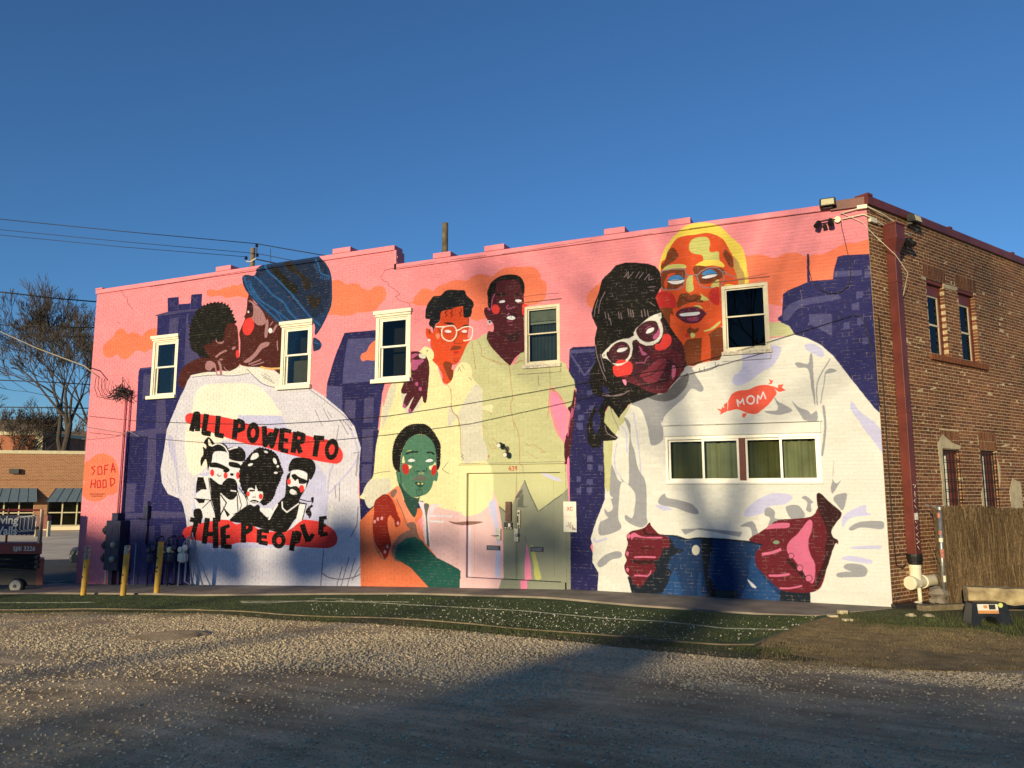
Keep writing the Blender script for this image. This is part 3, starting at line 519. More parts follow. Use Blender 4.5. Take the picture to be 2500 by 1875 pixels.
F('shadl', 'E1205,920 1260,900 1420,895 1450,930 1400,1020 1330,1060 1250,1120 1180,1150 1140,1130 1150,1085 1200,1040'); F('shadl', 'E1600,890 1660,885 1720,930 1710,970 1660,950 1610,920')
F('gray', 'E1535,1010 1560,1000 1620,1010 1635,945 1650,970 1655,1100 1668,1260 1660,1262 1640,1150 1620,1045 1560,1035'); S('gray', 3, 'E1680,1270 1680,1130 1760,980'); S('gray', 2.5, 'E1700,1260 1720,1150 1730,1070'); F('gray', 'E1725,1070 1760,1040 1805,1055 1760,1070')
F('gray', 'E1395,1205 1430,1250 1480,1275 1520,1310 1440,1335 1365,1325 1350,1310 1430,1300'); F('gray', 'E1515,1245 1560,1285 1620,1310 1640,1330 1675,1310 1678,1375 1600,1370 1570,1330')
F('shadl', 'E1885,1290 1900,1250 1960,1320 2060,1400 G2110,330 2100,410 2050,350 1960,230 1890,130'); S('gray', 6, 'G1718,110 1730,240 1710,420')
F('gray', 'G1785,440 1778,560 1800,600 1830,578 1800,630 1775,665 1765,620 1780,560'); F('gray', 'G1790,680 1860,660 1865,700 1840,770 1790,730')
F('white', 'G1690,630 1720,620 1760,680 1840,780 1760,740', 0)
F('gray', 'G668,720 685,680 710,665 725,690 800,705 880,730 920,770 920,795 860,785 780,755 700,740'); F('shadl', 'G650,740 700,740 760,765 700,770')
F('shadl', 'G1210,800 1240,750 1320,690 1420,660 1520,680 1480,730 1380,745 1330,790 1250,810'); F('gray', 'G1345,800 1350,760 1380,752 1410,780 1410,820 1460,830 1370,870 1380,820'); F('gray', 'G1480,750 1560,740 1600,810 1520,830'); F('gray', 'G1580,690 1610,680 1655,720 1640,730 1640,780 1610,770 1615,720')
F('gray', 'G1880,885 1930,850 2010,838 2090,840 2105,865 2085,890 1960,880 1900,900'); F('shadl', 'G1840,880 1850,800 1980,735 1990,780 2020,800 1890,820'); F('shadl', 'G1910,1000 2070,995 2070,1015 1910,1015'); F('shadl', 'G1840,1070 1900,1060 2020,1085 2010,1110 1850,1085')
F('gray', 'G1855,1115 1900,1108 1970,1120 1998,1150 1980,1190 1900,1195 1810,1195 1805,1170 1860,1160 1895,1160 1850,1140'); F('gray', 'G290,1130 285,1100 330,1055 400,1030 435,1040 430,1070 370,1085 320,1125'); S('shadl', 5, 'G262,950 275,970 340,950')
# heart
F('heart', 'E1085,1275 1110,1250 1140,1200 1190,1180 1240,1175 1300,1150 1360,1145 1400,1160 1420,1200 1400,1230 1370,1270 1320,1310 1290,1330 1240,1325 1170,1300 1110,1310')
F('heart', 'E1040,1295 1070,1300 1075,1285 1120,1305 1060,1335 1065,1315', 0); F('heart', 'E1390,1150 1430,1165 1430,1145 1465,1140 1455,1160 1480,1180 1440,1190 1425,1185', 0); F('heart', 'E1365,1140 1380,1130 1372,1105 1385,1115 1400,1115 1390,1140', 0); F('heart', 'E1205,1325 1235,1325 1215,1355 1200,1345', 0); S('wht2', 1.5, 'E1075,1260 1110,1250 1110,1300', 0)
for s in ('E1178,1280 1170,1240 1190,1262 1205,1232 1215,1268', 'E1298,1262 1300,1212 1318,1235 1335,1190 1352,1232'): S('wht2', 3, s, 0)
El('wht2', 'E1256,1240', 10.5, 11.5); El('heart', 'E1256,1240', 7, 8)
# jeans and hands
F('jean', 'W150,180 180,230 300,235 400,265 500,260 700,265 950,290 1100,320 1300,300 1460,740 1500,850 -60,760 -100,500 -20,400', 0)
F('jeand', 'W-60,760 -100,600 0,560 150,440 270,260 320,350 400,370 280,420 240,520 290,560 250,660 210,740', 0); F('jeanl', 'W300,545 350,640 370,760 205,765 245,670'); F('jeanl', 'W520,560 545,560 545,790 505,790', 0); F('jeand', 'W540,262 640,262 640,380 620,420 600,600 640,640 720,800 600,790 555,500', 0); F('jeanl', 'W1000,420 1060,580 1200,740 1230,840 900,820 950,640 960,500'); F('jeand', 'W1230,720 1490,720 1500,860 1225,840', 0)
S('jeand', 5, 'W180,232 300,240 400,270 500,262 700,270 950,295 1080,320'); El('yels', 'W495,368', 9.5, 12.5)
F('wht2', 'W945,620 1020,690 985,690'); F('white', 'W155,180 500,175 900,210 880,255 960,270 940,285 750,268 520,256 420,268 330,240 180,228'); F('gray', 'W365,185 500,180 520,175 900,210 880,255 700,220 560,195 500,190 400,235', 0)
F('gray', 'W880,160 960,120 1010,140 1045,280 1000,285 975,190 950,165'); F('gln', 'W990,245 1035,235 1042,275 1000,280', 0)
F('hnd2', 'X1110,430 1180,370 1290,345 1390,310 1470,230 1500,290 1610,405 1760,470 1790,540 1780,630 1680,650 1660,740 1600,820 1540,830 1560,960 1550,1010 1450,1100 1350,1240 1290,1245 1210,1200 1170,1105 1100,1040 1065,930 1100,830 1075,740 1120,580 1110,500')
F('hpk', 'X1170,420 1230,395 1310,440 1400,460 1650,462 1645,485 1400,480 1230,465 1190,505 1170,470'); El('hpk', 'X1138,448', 4, 6); El('hpk', 'X1115,725', 3.5, 5.5); El('hpk', 'X1120,985', 3, 5, -15); S('hpk', 4, 'X1235,785 1400,780 1560,785'); S('hpk', 4, 'X1235,1075 1330,1075 1430,1085'); S('hpk', 3, 'X1440,1085 1480,1040 1490,1000')
F('hnd2d', 'X1180,830 1400,835 1550,830 1550,880 1350,900 1200,860'); F('hnd2d', 'X1320,640 1540,640 1540,655 1320,655', 0); F('hnd2d', 'X1360,350 1400,330 1420,400 1600,420 1580,440 1400,430')
F('hnd2', 'W960,280 985,250 1040,220 1130,160 1180,120 1250,100 1350,95 1480,80 1530,50 1550,10 1600,-60 G1675,680 1695,660 1760,720 1830,780 1830,800 1800,850 1770,900 1780,940 1810,960 1810,985 1790,990 W1640,520 1600,660 1550,720 1450,740 1250,720 1150,640 1070,560 1020,500 1010,420 1030,370 1080,320 1000,300')
F('hnd2d', 'G1675,680 1695,660 1760,720 1835,790 1800,850 1770,900 1780,940 1810,960 1790,990 1740,1140 1690,1240 1660,1280 1690,1150 1730,1000 1740,900 1700,800 1680,740'); F('hnd2', 'W1480,200 1560,260 1620,340 1600,480 1560,560 1520,450 1470,340')
F('hnd2d', 'W1290,440 1340,470 1430,560 1480,620 1500,640 1440,620 1360,540 1300,480')
F('hpk', 'W1290,330 1330,270 1380,230 1440,150 1480,105 1510,120 1505,190 1475,300 1490,400 1530,480 1535,560 1520,650 1480,640 1420,540 1350,450 1300,400'); F('hpk', 'W1105,185 1160,140 1290,130 1315,150 1290,175 1180,180'); S('hpk', 7, 'W1070,405 1160,390 1240,360'); S('hpk', 5.5, 'W1140,590 1220,590 1305,578'); S('hpk', 4, 'W1230,700 1320,700 1415,680')
for c, r in (('W1325,418', 7.5), ('W1400,525', 8.5), ('W1480,615', 9)): El('hnd2d', c, r, r); El('hpk', c, r - 1.6, r - 1.6)
El('gln', 'W1197,300', 8, 4.5)
# glasses figure
F('blk', 'E250,720 245,690 265,620 290,560 310,480 330,455 360,430 400,385 460,368 520,368 600,375 650,390 680,430 690,520 650,590 670,640 700,700 760,800 820,880 850,1020 820,1060 700,1190 G480,100 455,140 430,190 420,190 380,130 350,110 330,150 325,210 375,270 415,310 400,325 340,330 310,330 300,370 250,375 220,340 215,230 240,150 270,100 E280,1320 330,1230 250,1200 230,1120 245,1040 270,1000 265,850 280,780', 0)
F('navyd', 'E320,1150 360,1190 350,1210 330,1200 315,1180'); F('navyd', 'G250,220 270,150 300,160 300,220 275,290')
F('grn', 'G345,140 365,115 420,260 385,230 355,200'); F('grn', 'G420,185 455,135 500,90 430,215')
for s in ('E262,710 270,650 285,600', 'E290,690 300,620 330,555', 'E270,890 280,960 310,1050 340,1120', 'E300,950 330,1060', 'E320,1200 370,1215 430,1210 485,1180', 'G365,120 385,180 420,260', 'G330,230 345,280 400,310', 'G310,40 370,45 440,30'): S('gls', 1.6, s)
for x, y in ((330, 680), (350, 690), (362, 720), (415, 680), (430, 685), (475, 660), (490, 665), (505, 670), (560, 670), (580, 665), (600, 670)): S('gls', 1.5, 'E%d,%d %d,%d' % (x, y, x + 8, y + 45), 0)
for s in ('E450,465 480,425 475,470 510,430', 'E525,465 550,425', 'E545,470 575,430', 'E580,480 610,440 610,480 640,470', 'E600,525 650,520', 'E615,545 645,545', 'E615,620 650,645'): S('gls', 1.4, s, 0)
F('face', 'O430,960 460,760 400,640 520,520 700,430 900,230 1050,180 1150,360 1210,440 1330,510 1380,600 1395,760 1385,900 1340,960 1260,1060 1180,1160 1120,1215 1040,1225 950,1210 860,1180 760,1120 620,1060 560,1010')
F('faced', 'O700,520 760,580 770,700 780,830 700,800 680,600'); F('facel', 'O620,1060 700,1010 860,1130 1000,1150 1120,1100 1280,900 1370,800 1340,960 1180,1160 1120,1215 950,1210 760,1120'); F('facel', 'O980,640 1180,620 1340,700 1300,850 1150,740 960,760')
F('white', 'O270,700 320,640 400,560 480,510 560,485 640,480 710,440 700,400 740,340 820,270 900,200 980,160 1075,130 1080,190 1060,230 1090,300 1100,380 1080,460 1040,520 960,570 860,575 790,540 740,490 690,510 680,540 690,620 670,720 620,790 540,840 470,855 420,820 350,760 320,745 285,745', 0)
F('face', 'O735,400 745,350 800,290 880,245 960,240 1010,255 1040,320 1055,400 1040,450 1000,500 930,525 850,520 780,480')
F('face', 'O360,660 400,600 460,545 540,520 610,540 650,600 650,670 620,740 570,780 480,810 430,810 370,720')
F('faced', 'O335,680 360,660 430,800 410,810 350,740'); F('wht2', 'O870,410 890,360 940,335 975,335 970,370 930,400'); F('wht2', 'O480,660 500,620 560,605 620,605 590,640 540,660'); S('marp', 1.6, 'O865,355 900,325 935,312'); S('marp', 1.5, 'O500,595 540,578 580,580')
for x, y in ((885, 430), (910, 430), (940, 425), (495, 680), (530, 680), (560, 675), (590, 665)): S('mard', 1.3, 'O%d,%d %d,%d' % (x, y, x + 6, y + 30), 0)
F('marp', 'O960,460 1010,400 1050,340 1058,400 1040,460 990,495')
F('red', 'O990,610 1000,560 1060,540 1100,440 1120,420 1180,425 1210,480 1205,550 1150,610 1070,640 1010,635'); F('red', 'O430,850 520,850 620,790 650,790 685,840 680,920 640,980 560,1000 480,1000 430,940'); F('red', 'O470,800 500,770 580,770 600,790 540,815 470,820')
F('marp', 'O770,585 800,600 830,650 880,685 870,700 820,705 790,640'); S('marp', 2.2, 'O730,810 850,805 880,740 915,720', 0); F('lp2', 'O790,990 820,930 900,880 960,810 1060,755 1135,755 1130,850 1080,960 1020,1060 940,1090 860,1060 820,1020'); S('faced', 2, 'O800,1010 900,980 980,950 1050,870 1130,800'); F('hpk', 'O1225,850 1250,845 1272,880 1265,960 1240,1030 1218,1020 1215,930'); F('pk2', 'O550,1040 590,1035 605,1060 600,1110 580,1100')
S('gls', 1.4, 'O850,530 930,533', 0); S('gls', 1.4, 'O410,820 470,840', 0)
for x, y in ((305, 705), (1050, 165)): S('gls', 1.5, 'O%d,%d %d,%d' % (x - 16, y - 16, x + 16, y + 16), 0); S('gls', 1.5, 'O%d,%d %d,%d' % (x + 16, y - 18, x - 14, y + 18), 0)
# artist's tag and street-end colours
El('cloud', 'H690,700', 40, 46); El('cloud', 'H620,700', 27, 30); El('cloud', 'H740,760', 28, 34); El('cloud', 'H640,820', 34, 28)
for s in ('H640,660 618,670 640,690 625,715', 'H660,665 685,660 690,710 662,715 660,665', 'H705,715 708,655 730,650', 'H706,682 726,680', 'H750,700 762,640 778,700', 'H754,682 776,680',
          'H612,805 620,752', 'H640,803 644,750', 'H615,782 643,776', 'H655,760 675,755 680,800 658,805 655,760', 'H695,755 715,752 718,798 695,805 695,755', 'H745,740 748,795 775,770 772,745 745,740'): S('rch', 3, s, 0)
for y, a, b in ((847, 605, 712), (861, 617, 690)):
    x = a
    while x < b: S('olv', 1.2, 'H%d,%d %d,%d' % (x, y - 4, x + 3, y + 4), 0); x += 6

# hairline cracks and joint lines that show through the paint
for s in ('C640,340 600,345 585,375 565,400 590,430 625,440 630,470 660,485 690,510 718,535 680,550 700,572 740,590 790,602 795,655', 'K560,250 585,262 590,300 640,330 640,390 670,425 690,450 705,465', 'K530,615 545,640'): S('crack', 1.2, s, 0)
for s in ('C500,1226 660,1218 800,1208', 'C1655,555 1800,535 1945,525', 'E1060,495 1200,468 1365,437', 'T0,270 120,255', 'C1505,228 1850,175 2200,118', 'C640,338 840,312 1005,285', 'C1110,270 1390,238', 'T440,215 900,150 1780,40', 'A60,372 400,318 1060,205'): S('crack', 1.3, s, 0)
for s in ('C1620,1152 1800,1142 1957,1130 1957,1098', 'E1075,997 1230,988 1385,978 1385,950', 'D1180,578 1560,570 1985,560', 'G700,234 1200,222 1692,206', 'C1785,1160 1782,1200 1790,1240'): S('crackw', 1.3, s, 0)

PPM = 118                       # print resolution, samples per metre


def make_mural():
    X0, X1, Z0, Z1 = -20.9, 0.1, -0.9, 8.3
    W, Hh = int((X1 - X0) * PPM * 2), int((Z1 - Z0) * PPM * 2)
    img = np.full((Hh, W), NAMES.index('pink'), np.uint8)
    for col, pts in SHAPES:
        P = [wall_px(x, y) for x, y in pts]
        a = np.array([((x - X0) * PPM * 2, (z - Z0) * PPM * 2) for x, z in P])
        y0 = max(0, int(math.floor(a[:, 1].min()))); y1 = min(Hh - 1, int(math.ceil(a[:, 1].max())))
        if y1 < y0: continue
        b = np.roll(a, -1, 0); idx = NAMES.index(col)
        ys = np.arange(y0, y1 + 1) + .5
        ya, yb = a[:, 1][None, :], b[:, 1][None, :]
        Y = ys[:, None]; cross = (ya <= Y) != (yb <= Y)
        with np.errstate(divide='ignore', invalid='ignore'):
            xx = a[:, 0][None, :] + (Y - ya) / (yb - ya) * (b[:, 0] - a[:, 0])[None, :]
        xx = np.where(cross, xx, np.inf); xx.sort(axis=1)
        nc = cross.sum(1)
        for r in range(len(ys)):
            row = xx[r]
            for k in range(0, nc[r] - 1, 2):
                i0 = int(row[k] + .5); i1 = int(row[k + 1] + .5)
                if i1 > i0: img[y0 + r, max(i0, 0):max(i1, 0)] = idx
    pal = np.array([seen(COL[n]) for n in NAMES])
    H2, W2 = Hh // 2, W // 2
    img = img[:H2 * 2, :W2 * 2].reshape(H2, 2, W2, 2)
    out = np.zeros((H2, W2, 3))
    for i in (0, 1):
        for j in (0, 1): out += pal[img[:, i, :, j]]
    return out / 4, (X0, X1, Z0, Z1)
# ================================================================ materials of the big building
_mural, (MX0, MX1, MZ0, MZ1) = make_mural()
mh, mw = _mural.shape[:2]
img = bpy.data.images.new('mural_paint', mw, mh, float_buffer=True)       # painted print computed above
img.colorspace_settings.name = 'Non-Color'
_buf = np.ones((mh, mw, 4), np.float32); _buf[:, :, :3] = _mural
img.pixels.foreach_set(_buf.ravel()); img.update(); img.pack()


def mural_mat(name, fleck=0.0, bump=.25, rough=.62):
    m = bpy.data.materials.new(name); m.use_nodes = True; nt = m.node_tree; L = nt.links.new; b = nt.nodes['Principled BSDF']
    geo = nt.nodes.new('ShaderNodeNewGeometry'); sx = nt.nodes.new('ShaderNodeSeparateXYZ'); L(geo.outputs['Position'], sx.inputs[0])
    # slightly wandering brush edges
    nw = nt.nodes.new('ShaderNodeTexNoise'); nw.inputs['Scale'].default_value = 9; L(geo.outputs['Position'], nw.inputs['Vector'])
    wob = nt.nodes.new('ShaderNodeMath'); wob.operation = 'MULTIPLY_ADD'; wob.inputs[1].default_value = .024; wob.inputs[2].default_value = -.012; L(nw.outputs['Fac'], wob.inputs[0])
    ax = nt.nodes.new('ShaderNodeMath'); ax.operation = 'ADD'; L(sx.outputs['X'], ax.inputs[0]); L(wob.outputs[0], ax.inputs[1])
    mx = nt.nodes.new('ShaderNodeMapRange'); mx.inputs['From Min'].default_value = MX0; mx.inputs['From Max'].default_value = MX1; L(ax.outputs[0], mx.inputs['Value'])
    mz = nt.nodes.new('ShaderNodeMapRange'); mz.inputs['From Min'].default_value = MZ0; mz.inputs['From Max'].default_value = MZ1; L(sx.outputs['Z'], mz.inputs['Value'])
    cx = nt.nodes.new('ShaderNodeCombineXYZ'); L(mx.outputs[0], cx.inputs[0]); L(mz.outputs[0], cx.inputs[1])
    im = nt.nodes.new('ShaderNodeTexImage'); im.image = img; im.extension = 'EXTEND'; L(cx.outputs[0], im.inputs['Vector'])
    # uneven coats of paint, brick to brick and in broad patches
    n1 = nt.nodes.new('ShaderNodeTexNoise'); n1.inputs['Scale'].default_value = 1.3; n1.inputs['Detail'].default_value = 6; L(geo.outputs['Position'], n1.inputs['Vector'])
    n2 = nt.nodes.new('ShaderNodeTexNoise'); n2.inputs['Scale'].default_value = 22; n2.inputs['Detail'].default_value = 3; L(geo.outputs['Position'], n2.inputs['Vector'])
    mr = nt.nodes.new('ShaderNodeMapRange'); mr.inputs['To Min'].default_value = .86; mr.inputs['To Max'].default_value = 1.12; L(n1.outputs['Fac'], mr.inputs['Value'])
    mr2 = nt.nodes.new('ShaderNodeMapRange'); mr2.inputs['To Min'].default_value = .88; mr2.inputs['To Max'].default_value = 1.1; L(n2.outputs['Fac'], mr2.inputs['Value'])
    at = nt.nodes.new('ShaderNodeAttribute'); at.attribute_name = 'tone'; mr3 = nt.nodes.new('ShaderNodeMapRange'); mr3.inputs['To Min'].default_value = 1.0; mr3.inputs['To Max'].default_value = .91; L(at.outputs['Fac'], mr3.inputs['Value'])
    k = nt.nodes.new('ShaderNodeMath'); k.operation = 'MULTIPLY'; L(mr.outputs[0], k.inputs[0]); L(mr2.outputs[0], k.inputs[1])
    k2 = nt.nodes.new('ShaderNodeMath'); k2.operation = 'MULTIPLY'; L(k.outputs[0], k2.inputs[0]); L(mr3.outputs[0], k2.inputs[1])
    mul = nt.nodes.new('ShaderNodeVectorMath'); mul.operation = 'SCALE'; L(im.outputs['Color'], mul.inputs[0]); L(k2.outputs[0], mul.inputs['Scale'])
    out = mul.outputs[0]
    if fleck:
        nf = nt.nodes.new('ShaderNodeTexNoise'); nf.inputs['Scale'].default_value = 7; nf.inputs['Detail'].default_value = 6; nf.inputs['Roughness'].default_value = .75; L(geo.outputs['Position'], nf.inputs['Vector'])
        rf = nt.nodes.new('ShaderNodeMapRange'); rf.inputs['From Min'].default_value = .49; rf.inputs['From Max'].default_value = .63; rf.inputs['To Max'].default_value = fleck; L(nf.outputs['Fac'], rf.inputs['Value'])
        mx_ = nt.nodes.new('ShaderNodeMix'); mx_.data_type = 'RGBA'; L(rf.outputs[0], mx_.inputs[0]); L(out, mx_.inputs[6]); mx_.inputs[7].default_value = (.40, .36, .32, 1)
        out = mx_.outputs[2]
    L(out, b.inputs['Base Color'])
    rr = nt.nodes.new('ShaderNodeMapRange'); rr.inputs['To Min'].default_value = rough - .12; rr.inputs['To Max'].default_value = rough + .2; L(n2.outputs['Fac'], rr.inputs['Value']); L(rr.outputs[0], b.inputs['Roughness'])
    b.inputs['Specular IOR Level'].default_value = .12
    n3 = nt.nodes.new('ShaderNodeTexNoise'); n3.inputs['Scale'].default_value = 55; n3.inputs['Detail'].default_value = 4; L(geo.outputs['Position'], n3.inputs['Vector'])
    bp = nt.nodes.new('ShaderNodeBump'); bp.inputs['Strength'].default_value = bump; bp.inputs['Distance'].default_value = .012; L(n3.outputs['Fac'], bp.inputs['Height']); L(bp.outputs['Normal'], b.inputs['Normal'])
    return m


def brick_mat(name, cols, rough=.9):
    m = bpy.data.materials.new(name); m.use_nodes = True; nt = m.node_tree; L = nt.links.new; b = nt.nodes['Principled BSDF']
    at = nt.nodes.new('ShaderNodeAttribute'); at.attribute_name = 'tone'; oi = nt.nodes.new('ShaderNodeObjectInfo')
    ad = nt.nodes.new('ShaderNodeMath'); ad.operation = 'ADD'; L(at.outputs['Fac'], ad.inputs[0]); L(oi.outputs['Random'], ad.inputs[1])
    fr = nt.nodes.new('ShaderNodeMath'); fr.operation = 'FRACT'; L(ad.outputs[0], fr.inputs[0])
    r = nt.nodes.new('ShaderNodeValToRGB'); r.color_ramp.interpolation = 'LINEAR'; L(fr.outputs[0], r.inputs['Fac'])
    while len(r.color_ramp.elements) < len(cols): r.color_ramp.elements.new(.5)
    for i, c in enumerate(cols): r.color_ramp.elements[i].position = i / (len(cols) - 1); r.color_ramp.elements[i].color = (*c, 1)
    geo = nt.nodes.new('ShaderNodeNewGeometry')
    n = nt.nodes.new('ShaderNodeTexNoise'); n.inputs['Scale'].default_value = 26; n.inputs['Detail'].default_value = 6; L(geo.outputs['Position'], n.inputs['Vector'])
    nb = nt.nodes.new('ShaderNodeTexNoise'); nb.inputs['Scale'].default_value = .8; nb.inputs['Detail'].default_value = 5; L(geo.outputs['Position'], nb.inputs['Vector'])
    k = nt.nodes.new('ShaderNodeMath'); k.operation = 'MULTIPLY'; L(n.outputs['Fac'], k.inputs[0]); L(nb.outputs['Fac'], k.inputs[1])
    mr = nt.nodes.new('ShaderNodeMapRange'); mr.inputs['From Min'].default_value = .12; mr.inputs['From Max'].default_value = .4; mr.inputs['To Min'].default_value = .55; mr.inputs['To Max'].default_value = 1.3; L(k.outputs[0], mr.inputs['Value'])
    mul = nt.nodes.new('ShaderNodeVectorMath'); mul.operation = 'SCALE'; L(r.outputs['Color'], mul.inputs[0]); L(mr.outputs[0], mul.inputs['Scale'])
    L(mul.outputs[0], b.inputs['Base Color']); b.inputs['Roughness'].default_value = rough; b.inputs['Specular IOR Level'].default_value = .25
    bp = nt.nodes.new('ShaderNodeBump'); bp.inputs['Strength'].default_value = .6; bp.inputs['Distance'].default_value = .01
    n3 = nt.nodes.new('ShaderNodeTexNoise'); n3.inputs['Scale'].default_value = 90; L(geo.outputs['Position'], n3.inputs['Vector']); L(n3.outputs['Fac'], bp.inputs['Height']); L(bp.outputs['Normal'], b.inputs['Normal'])
    return m


M = {}
M['mural'] = mural_mat('mural_painted_brick'); M['mural_joint'] = mural_mat('mural_painted_joint', fleck=.34, bump=.3); M['mural_smooth'] = mural_mat('mural_painted_metal', bump=.06, rough=.5)
M['brick'] = brick_mat('old_red_brick', [(.11, .040, .022), (.17, .060, .029), (.215, .084, .036), (.145, .050, .026), (.23, .107, .045), (.10, .041, .026), (.19, .067, .033)])
M['mortar'] = mat('mortar', (.56, .45, .28), rough=.95, var=.35, scale=14, bump=.8, bscale=70)
M['patch'] = mat('cement_patch', (.46, .40, .27), rough=.95, var=.2, scale=6, bump=.5)
M['cream'] = mat('cream_trim', (.74, .70, .56), rough=.6, var=.08, scale=9, bump=.1)
M['vinyl'] = mat('white_vinyl', (.72, .70, .62), rough=.4, var=.07, scale=5)
M['beige'] = mat('beige_frame', (.50, .46, .34), rough=.5, var=.12, scale=8, bump=.1)
M['dred'] = mat('dark_red_metal', (.13, .028, .022), rough=.5, var=.25, scale=3, bump=.1, bscale=20)
M['maroon'] = mat('maroon_post', (.16, .035, .025), rough=.6, var=.2, scale=8)
M['black'] = mat('black_plastic', (.012, .012, .013), rough=.45, var=.3, scale=12)
M['dgrey'] = mat('dark_grey_metal', (.035, .036, .034), rough=.5, var=.3, scale=9)
M['steel'] = mat('galvanised_steel', (.38, .38, .36), rough=.38, var=.3, scale=14, metal=.75)
M['pvc'] = mat('white_pvc', (.70, .64, .48), rough=.4, var=.12, scale=5)
M['wire'] = mat('black_cable', (.018, .016, .015), rough=.6)
M['ltwire'] = mat('weathered_cable', (.30, .27, .22), rough=.7)
M['lens'] = mat('yellowed_lens', (.60, .56, .34), rough=.25, var=.1)
M['curtain'] = mat('sage_curtain', (.36, .37, .22), rough=.9, var=.2, scale=3, bump=.3, bscale=8)
M['curtain2'] = mat('blue_curtain', (.06, .085, .10), rough=.9, var=.25, scale=4)
M['blind'] = mat('slatted_blind', (.30, .33, .27), rough=.6)
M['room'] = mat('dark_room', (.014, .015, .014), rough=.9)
M['concrete'] = mat('concrete_walk', (.24, .205, .165), rough=.92, var=.3, scale=2.2, bump=.5, bscale=45)
M['paper'] = mat('white_sign_face', (.62, .60, .54), rough=.5, var=.06, scale=10)
M['redink'] = mat('red_ink', (.50, .05, .03), rough=.5); M['ink'] = mat('black_ink', (.02, .02, .02), rough=.6); M['whiteink'] = mat('white_ink', (.70, .68, .62), rough=.6)
M['navymetal'] = mat('navy_painted_metal', (.022, .024, .060), rough=.45, var=.3, scale=6)
M['bluegrey'] = mat('blue_grey_paint', (.20, .23, .32), rough=.5, var=.2)
M['roof'] = mat('roof_membrane', (.20, .19, .17), rough=.9)


def glass(name, tint, rough=.04, refl=.11, waviness=.02):
    m = bpy.data.materials.new(name); m.use_nodes = True; nt = m.node_tree; nt.nodes.clear()
    o = nt.nodes.new('ShaderNodeOutputMaterial'); mx = nt.nodes.new('ShaderNodeMixShader'); tr = nt.nodes.new('ShaderNodeBsdfTransparent'); gl = nt.nodes.new('ShaderNodeBsdfGlossy')
    tr.inputs[0].default_value = (*tint, 1); gl.inputs['Roughness'].default_value = rough; gl.inputs[0].default_value = (.9, .92, .95, 1)
    lw = nt.nodes.new('ShaderNodeFresnel'); lw.inputs['IOR'].default_value = 1.52
    ad = nt.nodes.new('ShaderNodeMath'); ad.operation = 'MULTIPLY_ADD'; ad.inputs[1].default_value = refl; ad.inputs[2].default_value = .01; nt.links.new(lw.outputs[0], ad.inputs[0])
    geo = nt.nodes.new('ShaderNodeNewGeometry'); n = nt.nodes.new('ShaderNodeTexNoise'); n.inputs['Scale'].default_value = 2.2; nt.links.new(geo.outputs['Position'], n.inputs['Vector'])
    bp = nt.nodes.new('ShaderNodeBump'); bp.inputs['Strength'].default_value = .1; bp.inputs['Distance'].default_value = waviness; nt.links.new(n.outputs['Fac'], bp.inputs['Height']); nt.links.new(bp.outputs[0], gl.inputs['Normal'])
    nt.links.new(ad.outputs[0], mx.inputs[0]); nt.links.new(tr.outputs[0], mx.inputs[1]); nt.links.new(gl.outputs[0], mx.inputs[2]); nt.links.new(mx.outputs[0], o.inputs[0])
    return m


M['glass'] = glass('window_glass', (.75, .78, .76))
M['screened'] = glass('screened_glass', (.60, .62, .56), refl=.06)
M['glassdark'] = glass('dim_window_glass', (.35, .38, .38), refl=.05, waviness=.0005, rough=.01)

# ================================================================ the mural building
BLD = thing('brick_building', 'long two-storey brick building with a pink mural of people across its front wall', 'building', (0, 0, 0))
CH = .0677                                    # brick course
# openings in the mural wall: x0, x1, z0, z1
OP = [(-18.25, -17.29, 4.62, 6.22), (-13.70, -12.74, 4.65, 6.22), (-10.83, -9.86, 4.65, 6.22),
      (-6.95, -6.12, 4.74, 6.06), (-2.70, -1.82, 4.73, 6.06), (-3.90, -1.02, 2.19, 3.10), (-8.50, -6.02, -.1, 2.62)]
WTOP_L, WTOP_R, XSTEP = 7.79, 7.31, -10.36


def wtop(x): return WTOP_L if x < XSTEP else WTOP_R


def brick_rows(u0, u1, z0, topf, openings, basef=None, seed=1, jitter=.0018, soldiers=(), bed=.0048):
    """list of bricks (u0, u1, z0, z1, proud) laid in common bond between u0 and u1"""
    rnd = random.Random(seed); out = []
    nrow = int((8.4 - z0) / CH)
    for k in range(nrow):
        za, zb = z0 + k * CH + bed, z0 + (k + 1) * CH - bed
        hdr = k % 6 == 2; w = .1065 if hdr else .213
        u = u0 - (rnd.choice((0, .053)) if hdr else (.106 if k % 2 else 0.0)) - rnd.uniform(0, .012)
        while u < u1:
            a, b = u + .005, u + w - .005; u += w * (1 + rnd.uniform(-.004, .004))
            a, b = max(a, u0 + .001), min(b, u1 - .001)
            if b - a < .03: continue
            if zb > topf((a + b) / 2) + .02: continue
            if basef and zb < basef((a + b) / 2): continue
            segs = [(a, b)]
            for o in list(openings) + list(soldiers):
                if zb > o[2] + .012 and za < o[3] - .012:
                    ns = []
                    for p, q in segs:
                        if q <= o[0] + .012 or p >= o[1] - .012: ns.append((p, q)); continue
                        if p < o[0] - .03: ns.append((p, o[0] - .001))
                        if q > o[1] + .03: ns.append((o[1] + .001, q))
                    segs = ns
            for p, q in segs:
                if q - p > .025: out.append((p, q, za, zb, rnd.uniform(-jitter, jitter)))
    for o in soldiers:                                  # standing bricks over an opening
        n = max(1, int(round((o[1] - o[0]) / CH))); w = (o[1] - o[0]) / n
        for j in range(o[4]):
            hz = (o[3] - o[2]) / o[4]
            for i in range(n): out.append((o[0] + i * w + .005, o[0] + (i + 1) * w - .005, o[2] + j * hz + .004, o[2] + (j + 1) * hz - .004, rnd.uniform(0, .002)))
    return out


